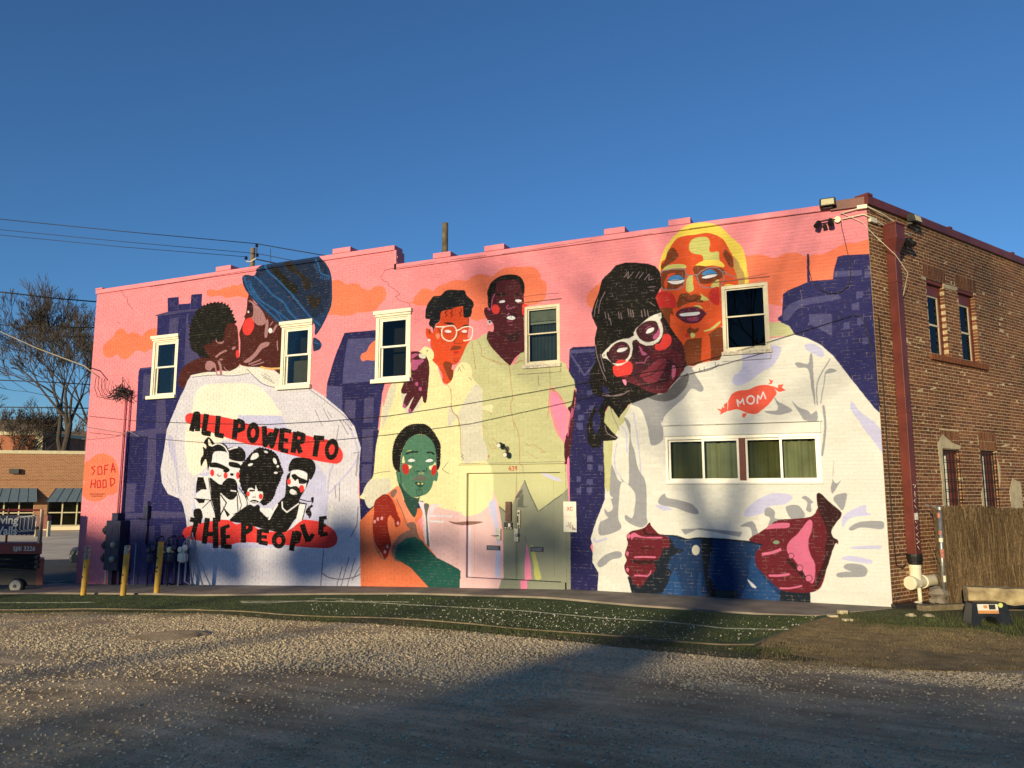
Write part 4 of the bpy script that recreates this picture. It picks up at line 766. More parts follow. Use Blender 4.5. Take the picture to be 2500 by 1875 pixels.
def brick_mass(name, bricks, place, m, parent, depth=.09, rseed=3):
    """all remaining bricks of a wall as one mesh; place(u, n, z) -> world"""
    B = np.array(bricks); n = len(B); rng = np.random.RandomState(rseed)
    u = np.stack([B[:, 0], B[:, 1], B[:, 1], B[:, 0]] * 2, 1); z = np.stack([B[:, 2]] * 4 + [B[:, 3]] * 4, 1)
    # corner order: front-bottom-left, front-bottom-right, back-bottom-right, back-bottom-left, then the top ring
    nn = np.stack([B[:, 4], B[:, 4], np.full(n, -depth), np.full(n, -depth)] * 2, 1)
    nn[:, [0, 1, 4, 5]] += rng.uniform(-.0008, .0008, (n, 4))
    o, au, an = place
    co = np.empty((n, 8, 3))
    for c in range(3): co[:, :, c] = o[c] + au[c] * u + an[c] * nn
    co[:, :, 2] += z
    quads = np.array([(0, 1, 5, 4), (0, 3, 2, 1), (4, 5, 6, 7), (1, 2, 6, 5), (3, 0, 4, 7)])
    faces = (np.arange(n)[:, None, None] * 8 + quads[None]).reshape(-1)
    me = bpy.data.meshes.new(name); me.vertices.add(n * 8); me.vertices.foreach_set('co', co.reshape(-1))
    nf = n * 5; me.loops.add(nf * 4); me.polygons.add(nf)
    me.loops.foreach_set('vertex_index', faces.astype(np.int32)); me.polygons.foreach_set('loop_start', np.arange(0, nf * 4, 4, dtype=np.int32)); me.update(calc_edges=True); me.polygons.foreach_set('use_smooth', [False] * nf)
    at = me.attributes.new('tone', 'FLOAT', 'FACE'); at.data.foreach_set('value', np.repeat(rng.rand(n), 5).astype(np.float32))
    me.materials.append(m); ob = bpy.data.objects.new(name, me); COLL.objects.link(ob); ob.parent = parent; WORLD[ob.name] = Vector((0, 0, 0)); stuff(ob)
    return ob


def single_bricks(name, bricks, place, m, parent, rotz, depth=.09):
    """the bricks that show largest, one object each, sharing meshes by length"""
    cache = {}; o, au, an = place
    for (a, b, za, zb, pr) in bricks:
        w = round((b - a) * 200) / 200; h = round((zb - za) * 500) / 500; key = (w, h)
        if key not in cache:
            me = bpy.data.meshes.new(name); hw = (b - a) / 2
            # brick with slightly eased arrises
            e = .0015; v = []
            for (x, zz, y) in ((-hw + e, e, 0), (hw - e, e, 0), (hw - e, h - e, 0), (-hw + e, h - e, 0), (-hw, 0, e), (hw, 0, e), (hw, h, e), (-hw, h, e), (-hw, 0, depth), (hw, 0, depth), (hw, h, depth), (-hw, h, depth)):
                v.append((x, y, zz))
            me.from_pydata(v, [], [(0, 1, 2, 3), (0, 4, 5, 1), (1, 5, 6, 2), (2, 6, 7, 3), (3, 7, 4, 0), (4, 8, 9, 5), (5, 9, 10, 6), (6, 10, 11, 7), (7, 11, 8, 4)])
            me.update(); me.materials.append(m); cache[key] = me
        ob = bpy.data.objects.new(name, cache[key]); COLL.objects.link(ob); ob.parent = parent
        u = (a + b) / 2; ob.location = (o[0] + au[0] * u + an[0] * pr, o[1] + au[1] * u + an[1] * pr, za)
        ob.rotation_euler = (0, 0, rotz)


def sheet_with_holes(mb, u0, u1, z0, z1, holes, P, n):
    us = sorted({u0, u1, *[h[i] for h in holes for i in (0, 1)]}); zs = sorted({z0, z1, *[h[i] for h in holes for i in (2, 3)]})
    us = [u for u in us if u0 <= u <= u1]; zs = [z for z in zs if z0 <= z <= z1]
    for i in range(len(us) - 1):
        for j in range(len(zs) - 1):
            cu, cz = (us[i] + us[i + 1]) / 2, (zs[j] + zs[j + 1]) / 2
            if any(h[0] < cu < h[1] and h[2] < cz < h[3] for h in holes): continue
            mb.quad(P(us[i], n, zs[j]), P(us[i + 1], n, zs[j]), P(us[i + 1], n, zs[j + 1]), P(us[i], n, zs[j + 1]))


def reveals(mb, holes, P, n0, n1, e=.003):
    for h in holes:
        a, b, c, d = h[0] - e, h[1] + e, h[2] - e, h[3] + e
        mb.quad(P(a, n0, c), P(a, n0, d), P(a, n1, d), P(a, n1, c)); mb.quad(P(b, n0, d), P(b, n0, c), P(b, n1, c), P(b, n1, d))
        mb.quad(P(a, n0, d), P(b, n0, d), P(b, n1, d), P(a, n1, d)); mb.quad(P(b, n0, c), P(a, n0, c), P(a, n1, c), P(b, n1, c))


FP = ((0, 0, 0), (1, 0, 0), (0, -1, 0))                           # mural wall: u along +X, outward -Y
FPf = lambda u, n, z: (u, -n, z)
XL = -20.70
fb = brick_rows(XL, -.004, -.95, lambda x: wtop(x), OP, basef=lambda x: zwall(x) - .14, seed=4)
fb.sort(key=lambda b: (b[0] - CAM.x) ** 2 + (CAM.y) ** 2 + ((b[2] - 1.6) * 1.0) ** 2)
# the 300 nearest whole bricks, to the right of the door, stand as single objects
single_bricks('painted_brick', fb[:300], FP, M['mural'], BLD, 0.0)
brick_mass('painted_brickwork', fb[300:], FP, M['mural'], BLD)
mb = MB(); sheet_with_holes(mb, XL, XSTEP, -1.1, WTOP_L, OP, FPf, -.006); sheet_with_holes(mb, XSTEP, 0, -1.1, WTOP_R, OP, FPf, -.006); reveals(mb, OP, FPf, -.0022, -.16)
mb.build('painted_mortar', M['mural_joint'], BLD, (0, 0, 0))

SP = ((0, 0, 0), tuple(SIDE), tuple(SIDE_N)); SPf = lambda u, n, z: tuple(side_pt(u, n, z))
SOP = [(2.05, 2.77, 4.72, 6.26), (3.38, 4.12, 4.72, 6.26), (2.18, 2.92, 1.20, 2.84), (3.80, 4.54, 1.20, 2.87)]
SOLD = [(1.95, 2.87, 6.26, 6.56, 1), (3.28, 4.22, 6.26, 6.56, 1), (2.15, 2.95, 2.84, 3.22, 2), (3.76, 4.58, 2.87, 3.25, 2)]
sb = brick_rows(.012, 13.0, -.75, lambda x: 7.33, SOP, seed=9, jitter=.0014, soldiers=SOLD, bed=.0065)
sb.sort(key=lambda b: ((b[0] + b[1]) / 2 * SIDE.x - CAM.x) ** 2 + ((b[0] + b[1]) / 2 * SIDE.y - CAM.y) ** 2 + (b[2] - 2.9) ** 2 * .8 + (1e3 if (b[1] < .9 and b[0] > .5) or b[2] < .5 or b[1] - b[0] < .08 else 0))
single_bricks('brick', sb[:300], SP, M['brick'], BLD, math.atan2(SIDE.y, SIDE.x))
brick_mass('brickwork', sb[300:], SP, M['brick'], BLD, rseed=11)
mb = MB(); sheet_with_holes(mb, 0, 13, -.8, 7.36, SOP, SPf, -.0016); reveals(mb, SOP, SPf, -.0016, -.14)
mb.build('mortar', M['mortar'], BLD, (0, 0, 0))
# cement smears round the lower side windows
for pts in (((2.02, 2.95), (2.25, 3.13), (2.6, 2.98), (2.95, 2.93), (2.92, 2.86), (2.19, 2.86), (2.16, 1.25), (2.04, 1.4), (2.08, 2.2)), ((4.56, 2.7), (4.66, 2.5), (4.6, 2.2), (4.56, 2.1)), ((3.78, 2.1), (3.69, 2.0), (3.7, 1.7), (3.78, 1.6)), ((5.0, 2.0), (5.2, 2.3), (5.6, 2.2), (5.6, 1.2), (5.1, 1.3)), ((1.86, 6.27), (2.04, 6.27), (2.04, 6.2), (1.9, 6.21)), ((2.8, 6.25), (3.35, 6.27), (3.3, 6.18), (2.8, 6.17))):
    mb = MB(); n = len(pts); c = (sum(p[0] for p in pts) / n, sum(p[1] for p in pts) / n)
    fr = [SPf(a, .006, b) for a, b in pts]; bk = [SPf(a, -.004, b) for a, b in pts]; mb.v = fr + bk; mb.f = [tuple(range(n))[::-1]] + [(i, (i + 1) % n, n + (i + 1) % n, n + i) for i in range(n)]
    mb.build('cement_patch', M['patch'], BLD)

# roof, back and hidden far sides
mb = MB(); back = 12.0
R0, R1 = Vector((XL, .3, 6.9)), Vector((-.1, .3, 6.9)); E1 = side_pt(13.0, -.3, 6.9)
mb.quad(R0, R1, E1, (XL, E1.y, 6.9)); mb.build('roof', M['roof'], BLD)
mb = MB(); mb.quad((XL, 0, -1), (XL, E1.y, -1), (XL, E1.y, WTOP_L), (XL, 0, WTOP_L)); mb.quad((XL, E1.y, -1), (E1.x, E1.y, -1), (E1.x, E1.y, 7.3), (XL, E1.y, 7.3)); mb.build('rear_wall', M['brick'], BLD)
mb = MB(); mb.box(XL, XSTEP, .25, .3, 6.9, WTOP_L); mb.box(XSTEP, -.15, .25, .3, 6.9, WTOP_R); mb.box(XSTEP - .002, XSTEP, .0, .3, WTOP_R, WTOP_L); mb.build('parapet_back', M['roof'], BLD)

# copings
mb = MB(); mb.box(XL - .03, XSTEP + .02, -.035, .34, WTOP_L, WTOP_L + .125); mb.box(XSTEP + .0, XSTEP + .075, -.033, .34, WTOP_R + .13, WTOP_L - .001); mb.build('coping', M['mural_smooth'], BLD, bevel=.01)
mb = MB(); mb.box(XSTEP + .076, -.62, -.035, .34, WTOP_R, WTOP_R + .12); mb.build('coping', M['mural_smooth'], BLD, bevel=.01)
mb = MB(); mb.box(XL - .032, XL + .26, -.05, .36, WTOP_L + .126, WTOP_L + .17); mb.build('coping_block', M['mural_smooth'], BLD, bevel=.01)
for a, b, z in ((-16.03, -15.5, 7.915), (-12.16, -11.62, 7.915), (-9.26, -8.79, 7.43), (-7.92, -7.42, 7.43), (-5.08, -4.62, 7.43), (-3.70, -3.25, 7.43)):
    mb = MB(); mb.box(a, b, -.05, .62, z + .001, z + .13); mb.build('scupper_cap', M['mural_smooth'], BLD, bevel=.008)
mb = MB(); mb.box(-.62, -.03, -.06, .25, WTOP_R - .02, WTOP_R + .16)
o, ax, ay = (0, 0, 0), SIDE, SIDE_N
mb.obox(o, ax, ay, -.035, 13, -.3, .06, 7.33, 7.49)
mb.obox(o, ax, ay, -.04, .12, -.2, .07, 7.49, 7.54); mb.obox(o, ax, ay, 3.1, 3.22, -.1, .065, 7.49, 7.53); mb.obox(o, ax, ay, 6.1, 6.22, -.1, .065, 7.49, 7.53)
mb.build('metal_coping', M['dred'], BLD)

# ---- windows with cream timber casing (left three)
for i, (a, b, c, d) in enumerate(OP[:3]):
    fr = MB(); f = .085
    for (x0, x1, z0, z1) in ((a, a + f, c, d), (b - f, b, c, d), (a + f, b - f, d - f, d), (a + f, b - f, c, c + .03)): fr.box(x0, x1, -.012, .14, z0, z1)
    fr.box(a + f, a + f + .03, .02, .14, c + .03, d - f); fr.box(b - f - .03, b - f, .02, .14, c + .03, d - f); fr.box(a + f + .03, b - f - .03, .02, .14, d - f - .03, d - f)
    w = fr.build('window', M['cream'], BLD)
    mb = MB(); mb.box(a - .045, b + .045, -.085, .05, d + .001, d + .09); mb.box(a - .02, b + .02, -.05, -.0125, d - .05, d - .001); mb.build('head_cap', M['cream'], w, bevel=.008)
    mb = MB(); mb.box(a - .07, b + .05, -.10, .1, c - .095, c - .001); mb.build('sill', M['cream'], w, bevel=.006)
    x0, x1 = a + f + .03, b - f - .03; zm = c + (d - c) * .50; t = .045
    for (z0, z1, y) in ((zm - .02, d - f - .03, .035), (c + .03, zm + .02, .075)):
        mb = MB(); mb.box(x0, x0 + t, y, y + .035, z0, z1); mb.box(x1 - t, x1, y, y + .035, z0, z1); mb.box(x0 + t, x1 - t, y, y + .035, z1 - t, z1); mb.box(x0 + t, x1 - t, y, y + .035, z0, z0 + t)
        mb.build('sash', M['vinyl'], w)
        mb = MB(); mb.box(x0 + t, x1 - t, y + .012, y + .018, z0 + t, z1 - t); mb.build('pane', M['glass'], w)
    mb = MB(); mb.quad((a, .5, c), (b, .5, c), (b, .5, d), (a, .5, d)); mb.quad((a, .16, c), (a, .16, d), (a, .5, d), (a, .5, c)); mb.quad((b, .16, d), (b, .16, c), (b, .5, c), (b, .5, d)); mb.quad((a, .16, d), (b, .16, d), (b, .5, d), (a, .5, d)); mb.quad((b, .16, c), (a, .16, c), (a, .5, c), (b, .5, c))
    mb.build('dark_interior', M['room'], w)
    if i == 1:
        mb = MB(); mb.quad((a + .1, .3, c), (b - .1, .3, c), (b - .1, .3, zm - .1), (a + .1, .3, zm - .1)); mb.build('inner_blind', mat('olive_blind', (.10, .09, .06)), w)
# ---- beige windows (right two upper)
for i, (a, b, c, d) in enumerate(OP[3:5]):
    fr = MB(); f = .065
    for (x0, x1, z0, z1) in ((a, a + f, c, d), (b - f, b, c, d), (a + f, b - f, d - f, d), (a + f, b - f, c, c + f)): fr.box(x0, x1, .015, .13, z0, z1)
    w = fr.build('window', M['beige'], BLD)
    x0, x1 = a + f, b - f; zm = c + (d - c) * .53; t = .028
    for (z0, z1, y) in ((zm - .015, d - f, .05), (c + f, zm + .015, .08)):
        mb = MB(); mb.box(x0, x0 + t, y, y + .028, z0, z1); mb.box(x1 - t, x1, y, y + .028, z0, z1); mb.box(x0 + t, x1 - t, y, y + .028, z1 - t, z1); mb.box(x0 + t, x1 - t, y, y + .028, z0, z0 + t); mb.build('sash', M['beige'], w)
        mb = MB(); mb.box(x0 + t, x1 - t, y + .012, y + .017, z0 + t, z1 - t); mb.build('pane', M['glassdark'] if i else M['glass'], w)
    mb = MB(); mb.box(a - .03, b + .03, -.045, .1, c - .07, c - .002); mb.build('sill', mat('rough_sill%d' % i, (.55, .50, .42), var=.4, scale=30, bump=1, bscale=40), w)
    mb = MB(); mb.quad((a, .45, c), (b, .45, c), (b, .45, d), (a, .45, d)); mb.quad((a, .16, c), (a, .16, d), (a, .45, d), (a, .45, c)); mb.quad((b, .16, d), (b, .16, c), (b, .45, c), (b, .45, d)); mb.build('dark_interior', M['room'], w)
    if i == 0:
        mb = MB()
        for k in range(12): z = d - f - .02 - k * .021; mb.box(x0, x1, .13, .15, z - .013, z)
        mb.box(x0 + .03, x1, .13, .15, d - f - .33, d - f - .28); mb.build('blind', M['blind'], w)
        mb = MB(); n = 40
        for k in range(n):
            u, v = x0 + (x1 - x0) * k / n, x0 + (x1 - x0) * (k + 1) / n; ya, yb = .2 + .02 * math.sin(k * 1.3), .2 + .02 * math.sin((k + 1) * 1.3); mb.quad((u, ya, c), (v, yb, c), (v, yb, d - .3), (u, ya, d - .3))
        mb.build('curtain', M['curtain2'], w, smooth=True)
    mb = MB(); mb.box(a - .16, b + .05, -.012, .05, d + .085, d + .105); mb.build('steel_lintel', M['maroon'], BLD)
# ---- wide sliding window
a, b, c, d = OP[5]; fr = MB(); f = .05
for (x0, x1, z0, z1) in ((a, a + f, c, d), (b - f, b, c, d), (a + f, b - f, d - f - .01, d), (a + f, b - f, c, c + .04)): fr.box(x0, x1, .005, .15, z0, z1)
w = fr.build('window', M['vinyl'], BLD)
mb = MB(); mb.box(a - .02, b + .02, -.028, .02, d + .002, d + .205); mb.build('head_board', M['mural_smooth'], w, bevel=.004)
mb = MB(); mb.box(a - .04, b + .04, -.05, .0, d + .206, d + .232); mb.build('drip_edge', M['mural_smooth'], w)
mb = MB(); mb.box(a - .01, b + .01, -.03, .004, c - .03, c - .001); mb.build('sill', M['mural_smooth'], w)
xm = -2.425
mb = MB(); mb.box(xm - .055, xm + .055, .0, .14, c + .041, d - f - .011); mb.build('mullion_post', M['maroon'], w)
for (p, q) in ((a + f, xm - .056), (xm + .056, b - f)):
    t = .042; mid = (p + q) / 2
    for j, (x0, x1) in enumerate(((p, mid + .02), (mid - .02, q))):
        y = .03 + .035 * (1 - j); z0, z1 = c + .041, d - f - .011
        mb = MB(); mb.box(x0, x0 + t, y, y + .03, z0, z1); mb.box(x1 - t, x1, y, y + .03, z0, z1); mb.box(x0 + t, x1 - t, y, y + .03, z1 - t, z1); mb.box(x0 + t, x1 - t, y, y + .03, z0, z0 + t); mb.build('sash', M['vinyl'], w)
        mb = MB(); mb.box(x0 + t, x1 - t, y + .012, y + .018, z0 + t, z1 - t); mb.build('pane', M['screened'] if j == 0 else M['glass'], w)
        mb = MB(); n = 36
        for k in range(n):
            u, v = x0 + (x1 - x0) * k / n, x0 + (x1 - x0) * (k + 1) / n; fa = lambda kk: .22 + .018 * math.sin(kk * .9 + j) + .014 * math.sin(kk * .37 + p)
            zt = lambda kk: z1 - .06 - .01 * math.sin(kk * .5)
            mb.quad((u, fa(k), c), (v, fa(k + 1), c), (v, fa(k + 1), zt(k + 1)), (u, fa(k), zt(k)))
        mb.build('curtain', M['curtain'], w, smooth=True)
mb = MB(); mb.quad((a, .6, c), (b, .6, c), (b, .6, d), (a, .6, d)); mb.quad((a, .16, c), (a, .16, d), (a, .6, d), (a, .6, c)); mb.quad((b, .16, d), (b, .16, c), (b, .6, c), (b, .6, d)); mb.quad((a, .16, d), (b, .16, d), (b, .6, d), (a, .6, d)); mb.build('dark_interior', M['room'], w)

# ---- double door, painted over with the mural
a, b, _, d = OP[6]; zs = .16
mb = MB(); mb.box(a + .02, b - .02, -.03, .14, -.3, zs); mb.build('door_step', mural_mat('mural_rough_step', bump=.8), BLD)
mb = MB(); mb.box(a, a + .17, -.035, .14, zs + .001, 2.42); mb.box(b - .12, b, .0, .14, zs + .001, 2.42); mb.box(a, b, -.01, .14, 2.421, 2.60)
fr = mb.build('door_frame', M['mural_smooth'], BLD)
mb = MB(); mb.box(a - .06, b + .03, -.055, .01, 2.601, 2.63); mb.build('drip_edge', M['mural_smooth'], fr)
xm = -7.16
for j, (x0, x1) in enumerate(((a + .172, xm - .003), (xm + .003, b - .122))):
    mb = MB(); mb.box(x0, x1, .05, .10, zs + .012, 2.405)
    e = .16
    xx0, xx1 = x0 + (e if j == 0 else 0.02), x1 - (e if j == 1 else .02)
    for q in ((xx0, xx0 + .008, zs + .1, 2.25), (xx1 - .008, xx1, zs + .1, 2.25), (xx0 + .008, xx1 - .008, 2.242, 2.25), (xx0 + .008, xx1 - .008, zs + .1, zs + .108)):
        mb.box(q[0], q[1], .044, .049, q[2], q[3])
    leaf = mb.build('door', M['mural_smooth'], BLD)
    gx = (-7.86, -7.54) if j == 0 else (-6.83, -6.54); z0 = .76
    g = MB(); g.box(gx[0], gx[1], .028, .0435, z0, z0 + .1); g.build('vent_grille', M['navymetal'], leaf)
    g = MB()
    for k in range(3): g.box(gx[0] + .03, gx[1] - .03, .018, .0275, z0 + .02 + k * .024, z0 + .03 + k * .024)
    g.build('louvre', M['bluegrey'], leaf)
    if j == 0:
        g = MB(); g.box(-7.40, -7.27, -.01, .0435, 1.38, 1.80); g.build('lock_plate', mat('rust_plate', (.10, .045, .028), rough=.6, var=.4, scale=20), leaf, bevel=.004)
        g = MB(); g.box(-7.44, -7.25, .0, .0435, 1.22, 1.36); g.build('keypad', M['black'], leaf, bevel=.004)
        g = MB()
        for k in range(3): g.box(-7.42 + k * .062, -7.38 + k * .062, -.004, -.0005, 1.235, 1.25)
        g.box(-7.33, -7.28, -.012, -.0005, 1.27, 1.34); g.build('keypad_button', M['whiteink'], leaf)
        g = MB(); g.box(-7.62, -7.52, .0, .0435, .98, 1.22); g.tube([(-7.57, 0, 1.08), (-7.57, -.05, 1.08), (-7.70, -.055, 1.075)], .011); g.build('handle', M['steel'], leaf)
    else:
        g = MB(); g.box(-7.13, -7.06, .01, .0435, 1.26, 1.62); g.build('lock_plate', M['beige'], leaf)
        g = MB(); g.lathe((-7.095, -.005, 1.56), [(.022, 0), (.022, .014)], 12, (0, 1, 0)); g.lathe((-7.095, -.005, 1.29), [(.022, 0), (.022, .014)], 12, (0, 1, 0)); g.tube([(-7.11, -.01, 1.36), (-7.11, -.01, 1.5)], .01); g.build('lock', M['black'], leaf)
        g = MB(); g.box(-7.2, -7.1, .0, .0435, .96, 1.24); g.build('handle_plate', M['steel'], leaf, bevel=.004)
        g = MB(); g.lathe((-7.12, -.06, 1.1), [(.02, 0), (.036, .02), (.036, .045), (.015, .06)], 14, (0, 1, 0)); g.build('handle', M['steel'], leaf, smooth=True)

# ---- side wall windows
for (a, b, c, d) in SOP[:2]:
    fr = MB(); P = (o, SIDE, SIDE_N)
    fr.obox(*P, a, b, -.14, -.085, d - .30, d - .012); fr.obox(*P, a, a + .04, -.14, -.09, c, d - .3); fr.obox(*P, b - .10, b, -.15, -.085, c, d - .3)
    w = fr.build('window', M['dred'], BLD)
    mb = MB(); mb.obox(*P, a, b, -.084, -.02, d - .08, d - .012); mb.build('head_moulding', M['maroon'], w)
    x0, x1, z0, z1 = a + .04, b - .10, c + .02, d - .3; t = .035; zm = (z0 + z1) / 2
    mb = MB(); mb.obox(*P, x0, x0 + t, -.13, -.1, z0, z1); mb.obox(*P, x1 - t, x1, -.13, -.1, z0, z1); mb.obox(*P, x0 + t, x1 - t, -.13, -.1, z1 - t, z1); mb.obox(*P, x0 + t, x1 - t, -.13, -.1, z0, z0 + t); mb.obox(*P, x0 + t, x1 - t, -.13, -.095, zm - .02, zm + .02)
    mb.build('sash', M['beige'], w)
    for (p, q) in ((z0 + t, zm - .02), (zm + .02, z1 - t)):
        mb = MB(); mb.obox(*P, x0 + t, x1 - t, -.12, -.114, p, q); mb.build('pane', M['glassdark'], w)
    mb = MB(); mb.obox(*P, a, b, -.45, -.4, c, d); mb.build('dark_interior', M['room'], w)
mb = MB()
k = 0; u = 1.98
while u < 4.38: mb.obox(o, SIDE, SIDE_N, u, u + .06, -.1, .05 + .004 * (k % 2), 4.60, 4.715); u += CH; k += 1
mb.build('brick_sill', M['brick'], BLD)
for (a, b, c, d) in SOP[2:]:
    fr = MB(); P = (o, SIDE, SIDE_N)
    fr.obox(*P, a, b, -.14, -.08, d - .07, d - .004); fr.obox(*P, b - .3, b, -.15, -.1, c, d - .07); fr.obox(*P, a, a + .05, -.14, -.1, c, d - .07)
    w = fr.build('window', M['dred'], BLD)
    mb = MB(); mb.obox(*P, a + .3, a + .35, -.13, -.1, c, d - .12); mb.build('sash', M['vinyl'], w)
    mb = MB(); mb.obox(*P, a + .05, b - .3, -.125, -.118, c, d - .07); mb.build('pane', M['glass'], w)
    mb = MB(); mb.obox(*P, a, b, -.4, -.35, c, d); mb.build('inner_curtain', M['curtain'], w)
    for k in range(6):
        s_ = a + .05 + k * (b - a - .1) / 5; mb = MB(); mb.tube([side_pt(s_, .0, c), side_pt(s_, .0, d - .02)], .009, 6); mb.build('security_bar', M['black'], w)
    for k in range(9):
        z = c + .1 + k * .19; mb = MB(); mb.tube([side_pt(a + .01, .0, z), side_pt(b - .01, .0, z)], .007, 6); mb.build('cross_bar', M['black'], w)

# ---- small vent at the wall's foot
t = thing('foundation_vent', 'small black louvred vent at the foot of the painted blue jeans', 'vent', (-2.86, -.02, .08))
mb = MB(); mb.box(-3.02, -2.62, -.03, .02, .03, .17); mb.build('frame', M['black'], t, bevel=.004)
for k in range(2): mb = MB(); mb.hexa([(-3.0, -.032, .05 + k * .055), (-2.64, -.032, .05 + k * .055), (-2.64, -.05, .055 + k * .055), (-3.0, -.05, .055 + k * .055), (-3.0, -.032, .075 + k * .055), (-2.64, -.032, .075 + k * .055), (-2.64, -.05, .065 + k * .055), (-3.0, -.05, .065 + k * .055)]); mb.build('slat', M['dgrey'], t)
# ================================================================ ground
def ramp(nt, fac, stops):
    r = nt.nodes.new('ShaderNodeValToRGB')
    while len(r.color_ramp.elements) < len(stops): r.color_ramp.elements.new(.5)
    for i, (p, c) in enumerate(stops): r.color_ramp.elements[i].position = p; r.color_ramp.elements[i].color = (*c, 1)
    nt.links.new(fac, r.inputs['Fac']); return r.outputs['Color']


def gravel_mat():
    m = bpy.data.materials.new('gravel_lot'); m.use_nodes = True; nt = m.node_tree; L = nt.links.new; b = nt.nodes['Principled BSDF']
    geo = nt.nodes.new('ShaderNodeNewGeometry'); P = geo.outputs['Position']
    def noise(s, d=5, r=.55):
        n = nt.nodes.new('ShaderNodeTexNoise'); n.inputs['Scale'].default_value = s; n.inputs['Detail'].default_value = d; n.inputs['Roughness'].default_value = r; L(P, n.inputs['Vector']); return n.outputs['Fac']
    dirt = ramp(nt, noise(1.1, 8, .65), [(.3, (.30, .215, .12)), (.5, (.48, .36, .20)), (.7, (.62, .48, .29))])
    vo = nt.nodes.new('ShaderNodeTexVoronoi'); vo.inputs['Scale'].default_value = 34; L(P, vo.inputs['Vector'])
    stone = ramp(nt, vo.outputs['Color'], [(.1, (.20, .17, .13)), (.45, (.42, .37, .29)), (.9, (.58, .52, .42))])
    mask = nt.nodes.new('ShaderNodeMapRange'); mask.inputs['From Min'].default_value = .48; mask.inputs['From Max'].default_value = .62; L(noise(.55, 6, .6), mask.inputs['Value'])
    mk = nt.nodes.new('ShaderNodeMapRange'); mk.inputs['From Min'].default_value = .42; mk.inputs['From Max'].default_value = .2; L(vo.outputs['Distance'], mk.inputs['Value'])
    mm = nt.nodes.new('ShaderNodeMath'); mm.operation = 'MULTIPLY'; L(mask.outputs[0], mm.inputs[0]); L(mk.outputs[0], mm.inputs[1])
    mx = nt.nodes.new('ShaderNodeMix'); mx.data_type = 'RGBA'; L(mm.outputs[0], mx.inputs[0]); L(dirt, mx.inputs[6]); L(stone, mx.inputs[7])
    # long smears left by tyres and water, lying roughly along the lot
    mp = nt.nodes.new('ShaderNodeMapping'); mp.inputs['Rotation'].default_value = (0, 0, .35); mp.inputs['Scale'].default_value = (.35, 2.6, 1); L(P, mp.inputs['Vector'])
    ns = nt.nodes.new('ShaderNodeTexNoise'); ns.inputs['Scale'].default_value = 1.6; ns.inputs['Detail'].default_value = 8; ns.inputs['Roughness'].default_value = .68; L(mp.outputs[0], ns.inputs['Vector'])
    ms = nt.nodes.new('ShaderNodeMapRange'); ms.inputs['From Min'].default_value = .32; ms.inputs['From Max'].default_value = .68; ms.inputs['To Min'].default_value = .68; ms.inputs['To Max'].default_value = 1.3; L(ns.outputs['Fac'], ms.inputs['Value'])
    sc_ = nt.nodes.new('ShaderNodeVectorMath'); sc_.operation = 'SCALE'; L(mx.outputs[2], sc_.inputs[0]); L(ms.outputs[0], sc_.inputs['Scale'])
    L(sc_.outputs[0], b.inputs['Base Color']); b.inputs['Roughness'].default_value = .95; b.inputs['Specular IOR Level'].default_value = .2
    hs = nt.nodes.new('ShaderNodeMath'); hs.operation = 'MULTIPLY_ADD'; L(mm.outputs[0], hs.inputs[0]); hs.inputs[1].default_value = .9; L(noise(28, 7, .7), hs.inputs[2])
    bp = nt.nodes.new('ShaderNodeBump'); bp.inputs['Strength'].default_value = .7; bp.inputs['Distance'].default_value = .012; L(hs.outputs[0], bp.inputs['Height'])
    bp2 = nt.nodes.new('ShaderNodeBump'); bp2.inputs['Strength'].default_value = .6; bp2.inputs['Distance'].default_value = .05; L(noise(2.6, 6, .6), bp2.inputs['Height']); L(bp2.outputs[0], bp.inputs['Normal']); L(bp.outputs['Normal'], b.inputs['Normal'])
    return m


M['gravel'] = gravel_mat()
M['stone'] = mat('gravel_stone', (.71, .595, .40), rough=.9, var=.4, scale=40, col2=(.32, .255, .165))
M['turf'] = mat('artificial_turf', (.055, .105, .028), rough=.9, scale=2.5, col2=(.030, .062, .020), bump=1.0, bscale=220, dist=.02)
M['moss'] = mat('mossy_fringe', (.10, .085, .04), rough=.95, scale=7, col2=(.045, .065, .018), bump=1, bscale=120)
M['drygrass'] = mat('dry_grass_soil', (.42, .29, .13), rough=.95, scale=4.5, col2=(.20, .15, .065), detail=9, bump=1, bscale=90, dist=.04)
M['asphalt'] = mat('asphalt', (.075, .072, .070), rough=.9, var=.3, scale=3, bump=.6, bscale=120)
M['farlot'] = mat('pale_concrete_street', (.74, .60, .42), rough=.9, var=.2, scale=.6)
M['edging'] = mat('pale_timber_edging', (.18, .145, .09), rough=.85, var=.3, scale=9)
M['whiteline'] = mat('worn_white_line', (.42, .43, .34), rough=.8, var=.5, scale=7)
M['blade'] = mat('grass_blade', (.085, .10, .03), rough=.8, scale=4, col2=(.04, .06, .016))
M['blade2'] = mat('dry_grass_blade', (.30, .23, .11), rough=.8, scale=4, col2=(.14, .11, .05))

xs = np.concatenate([np.linspace(-600, -80, 12), np.linspace(-70, -24, 24), np.arange(-22.5, 9, .35), np.linspace(9.5, 40, 30), np.linspace(60, 600, 10)])
ys = np.concatenate([np.linspace(-600, -60, 12), np.linspace(-50, -20, 20), np.arange(-19, 1.0, .35), np.linspace(1.5, 60, 40), np.linspace(80, 900, 12)])
rng = np.random.RandomState(5)


def micro(x, y): return .012 * math.sin(x * 1.7 + 1.3 * math.sin(y * .9)) * math.sin(y * 1.3 + .7) if (-22 < x < 8 and -19 < y < -4) else 0


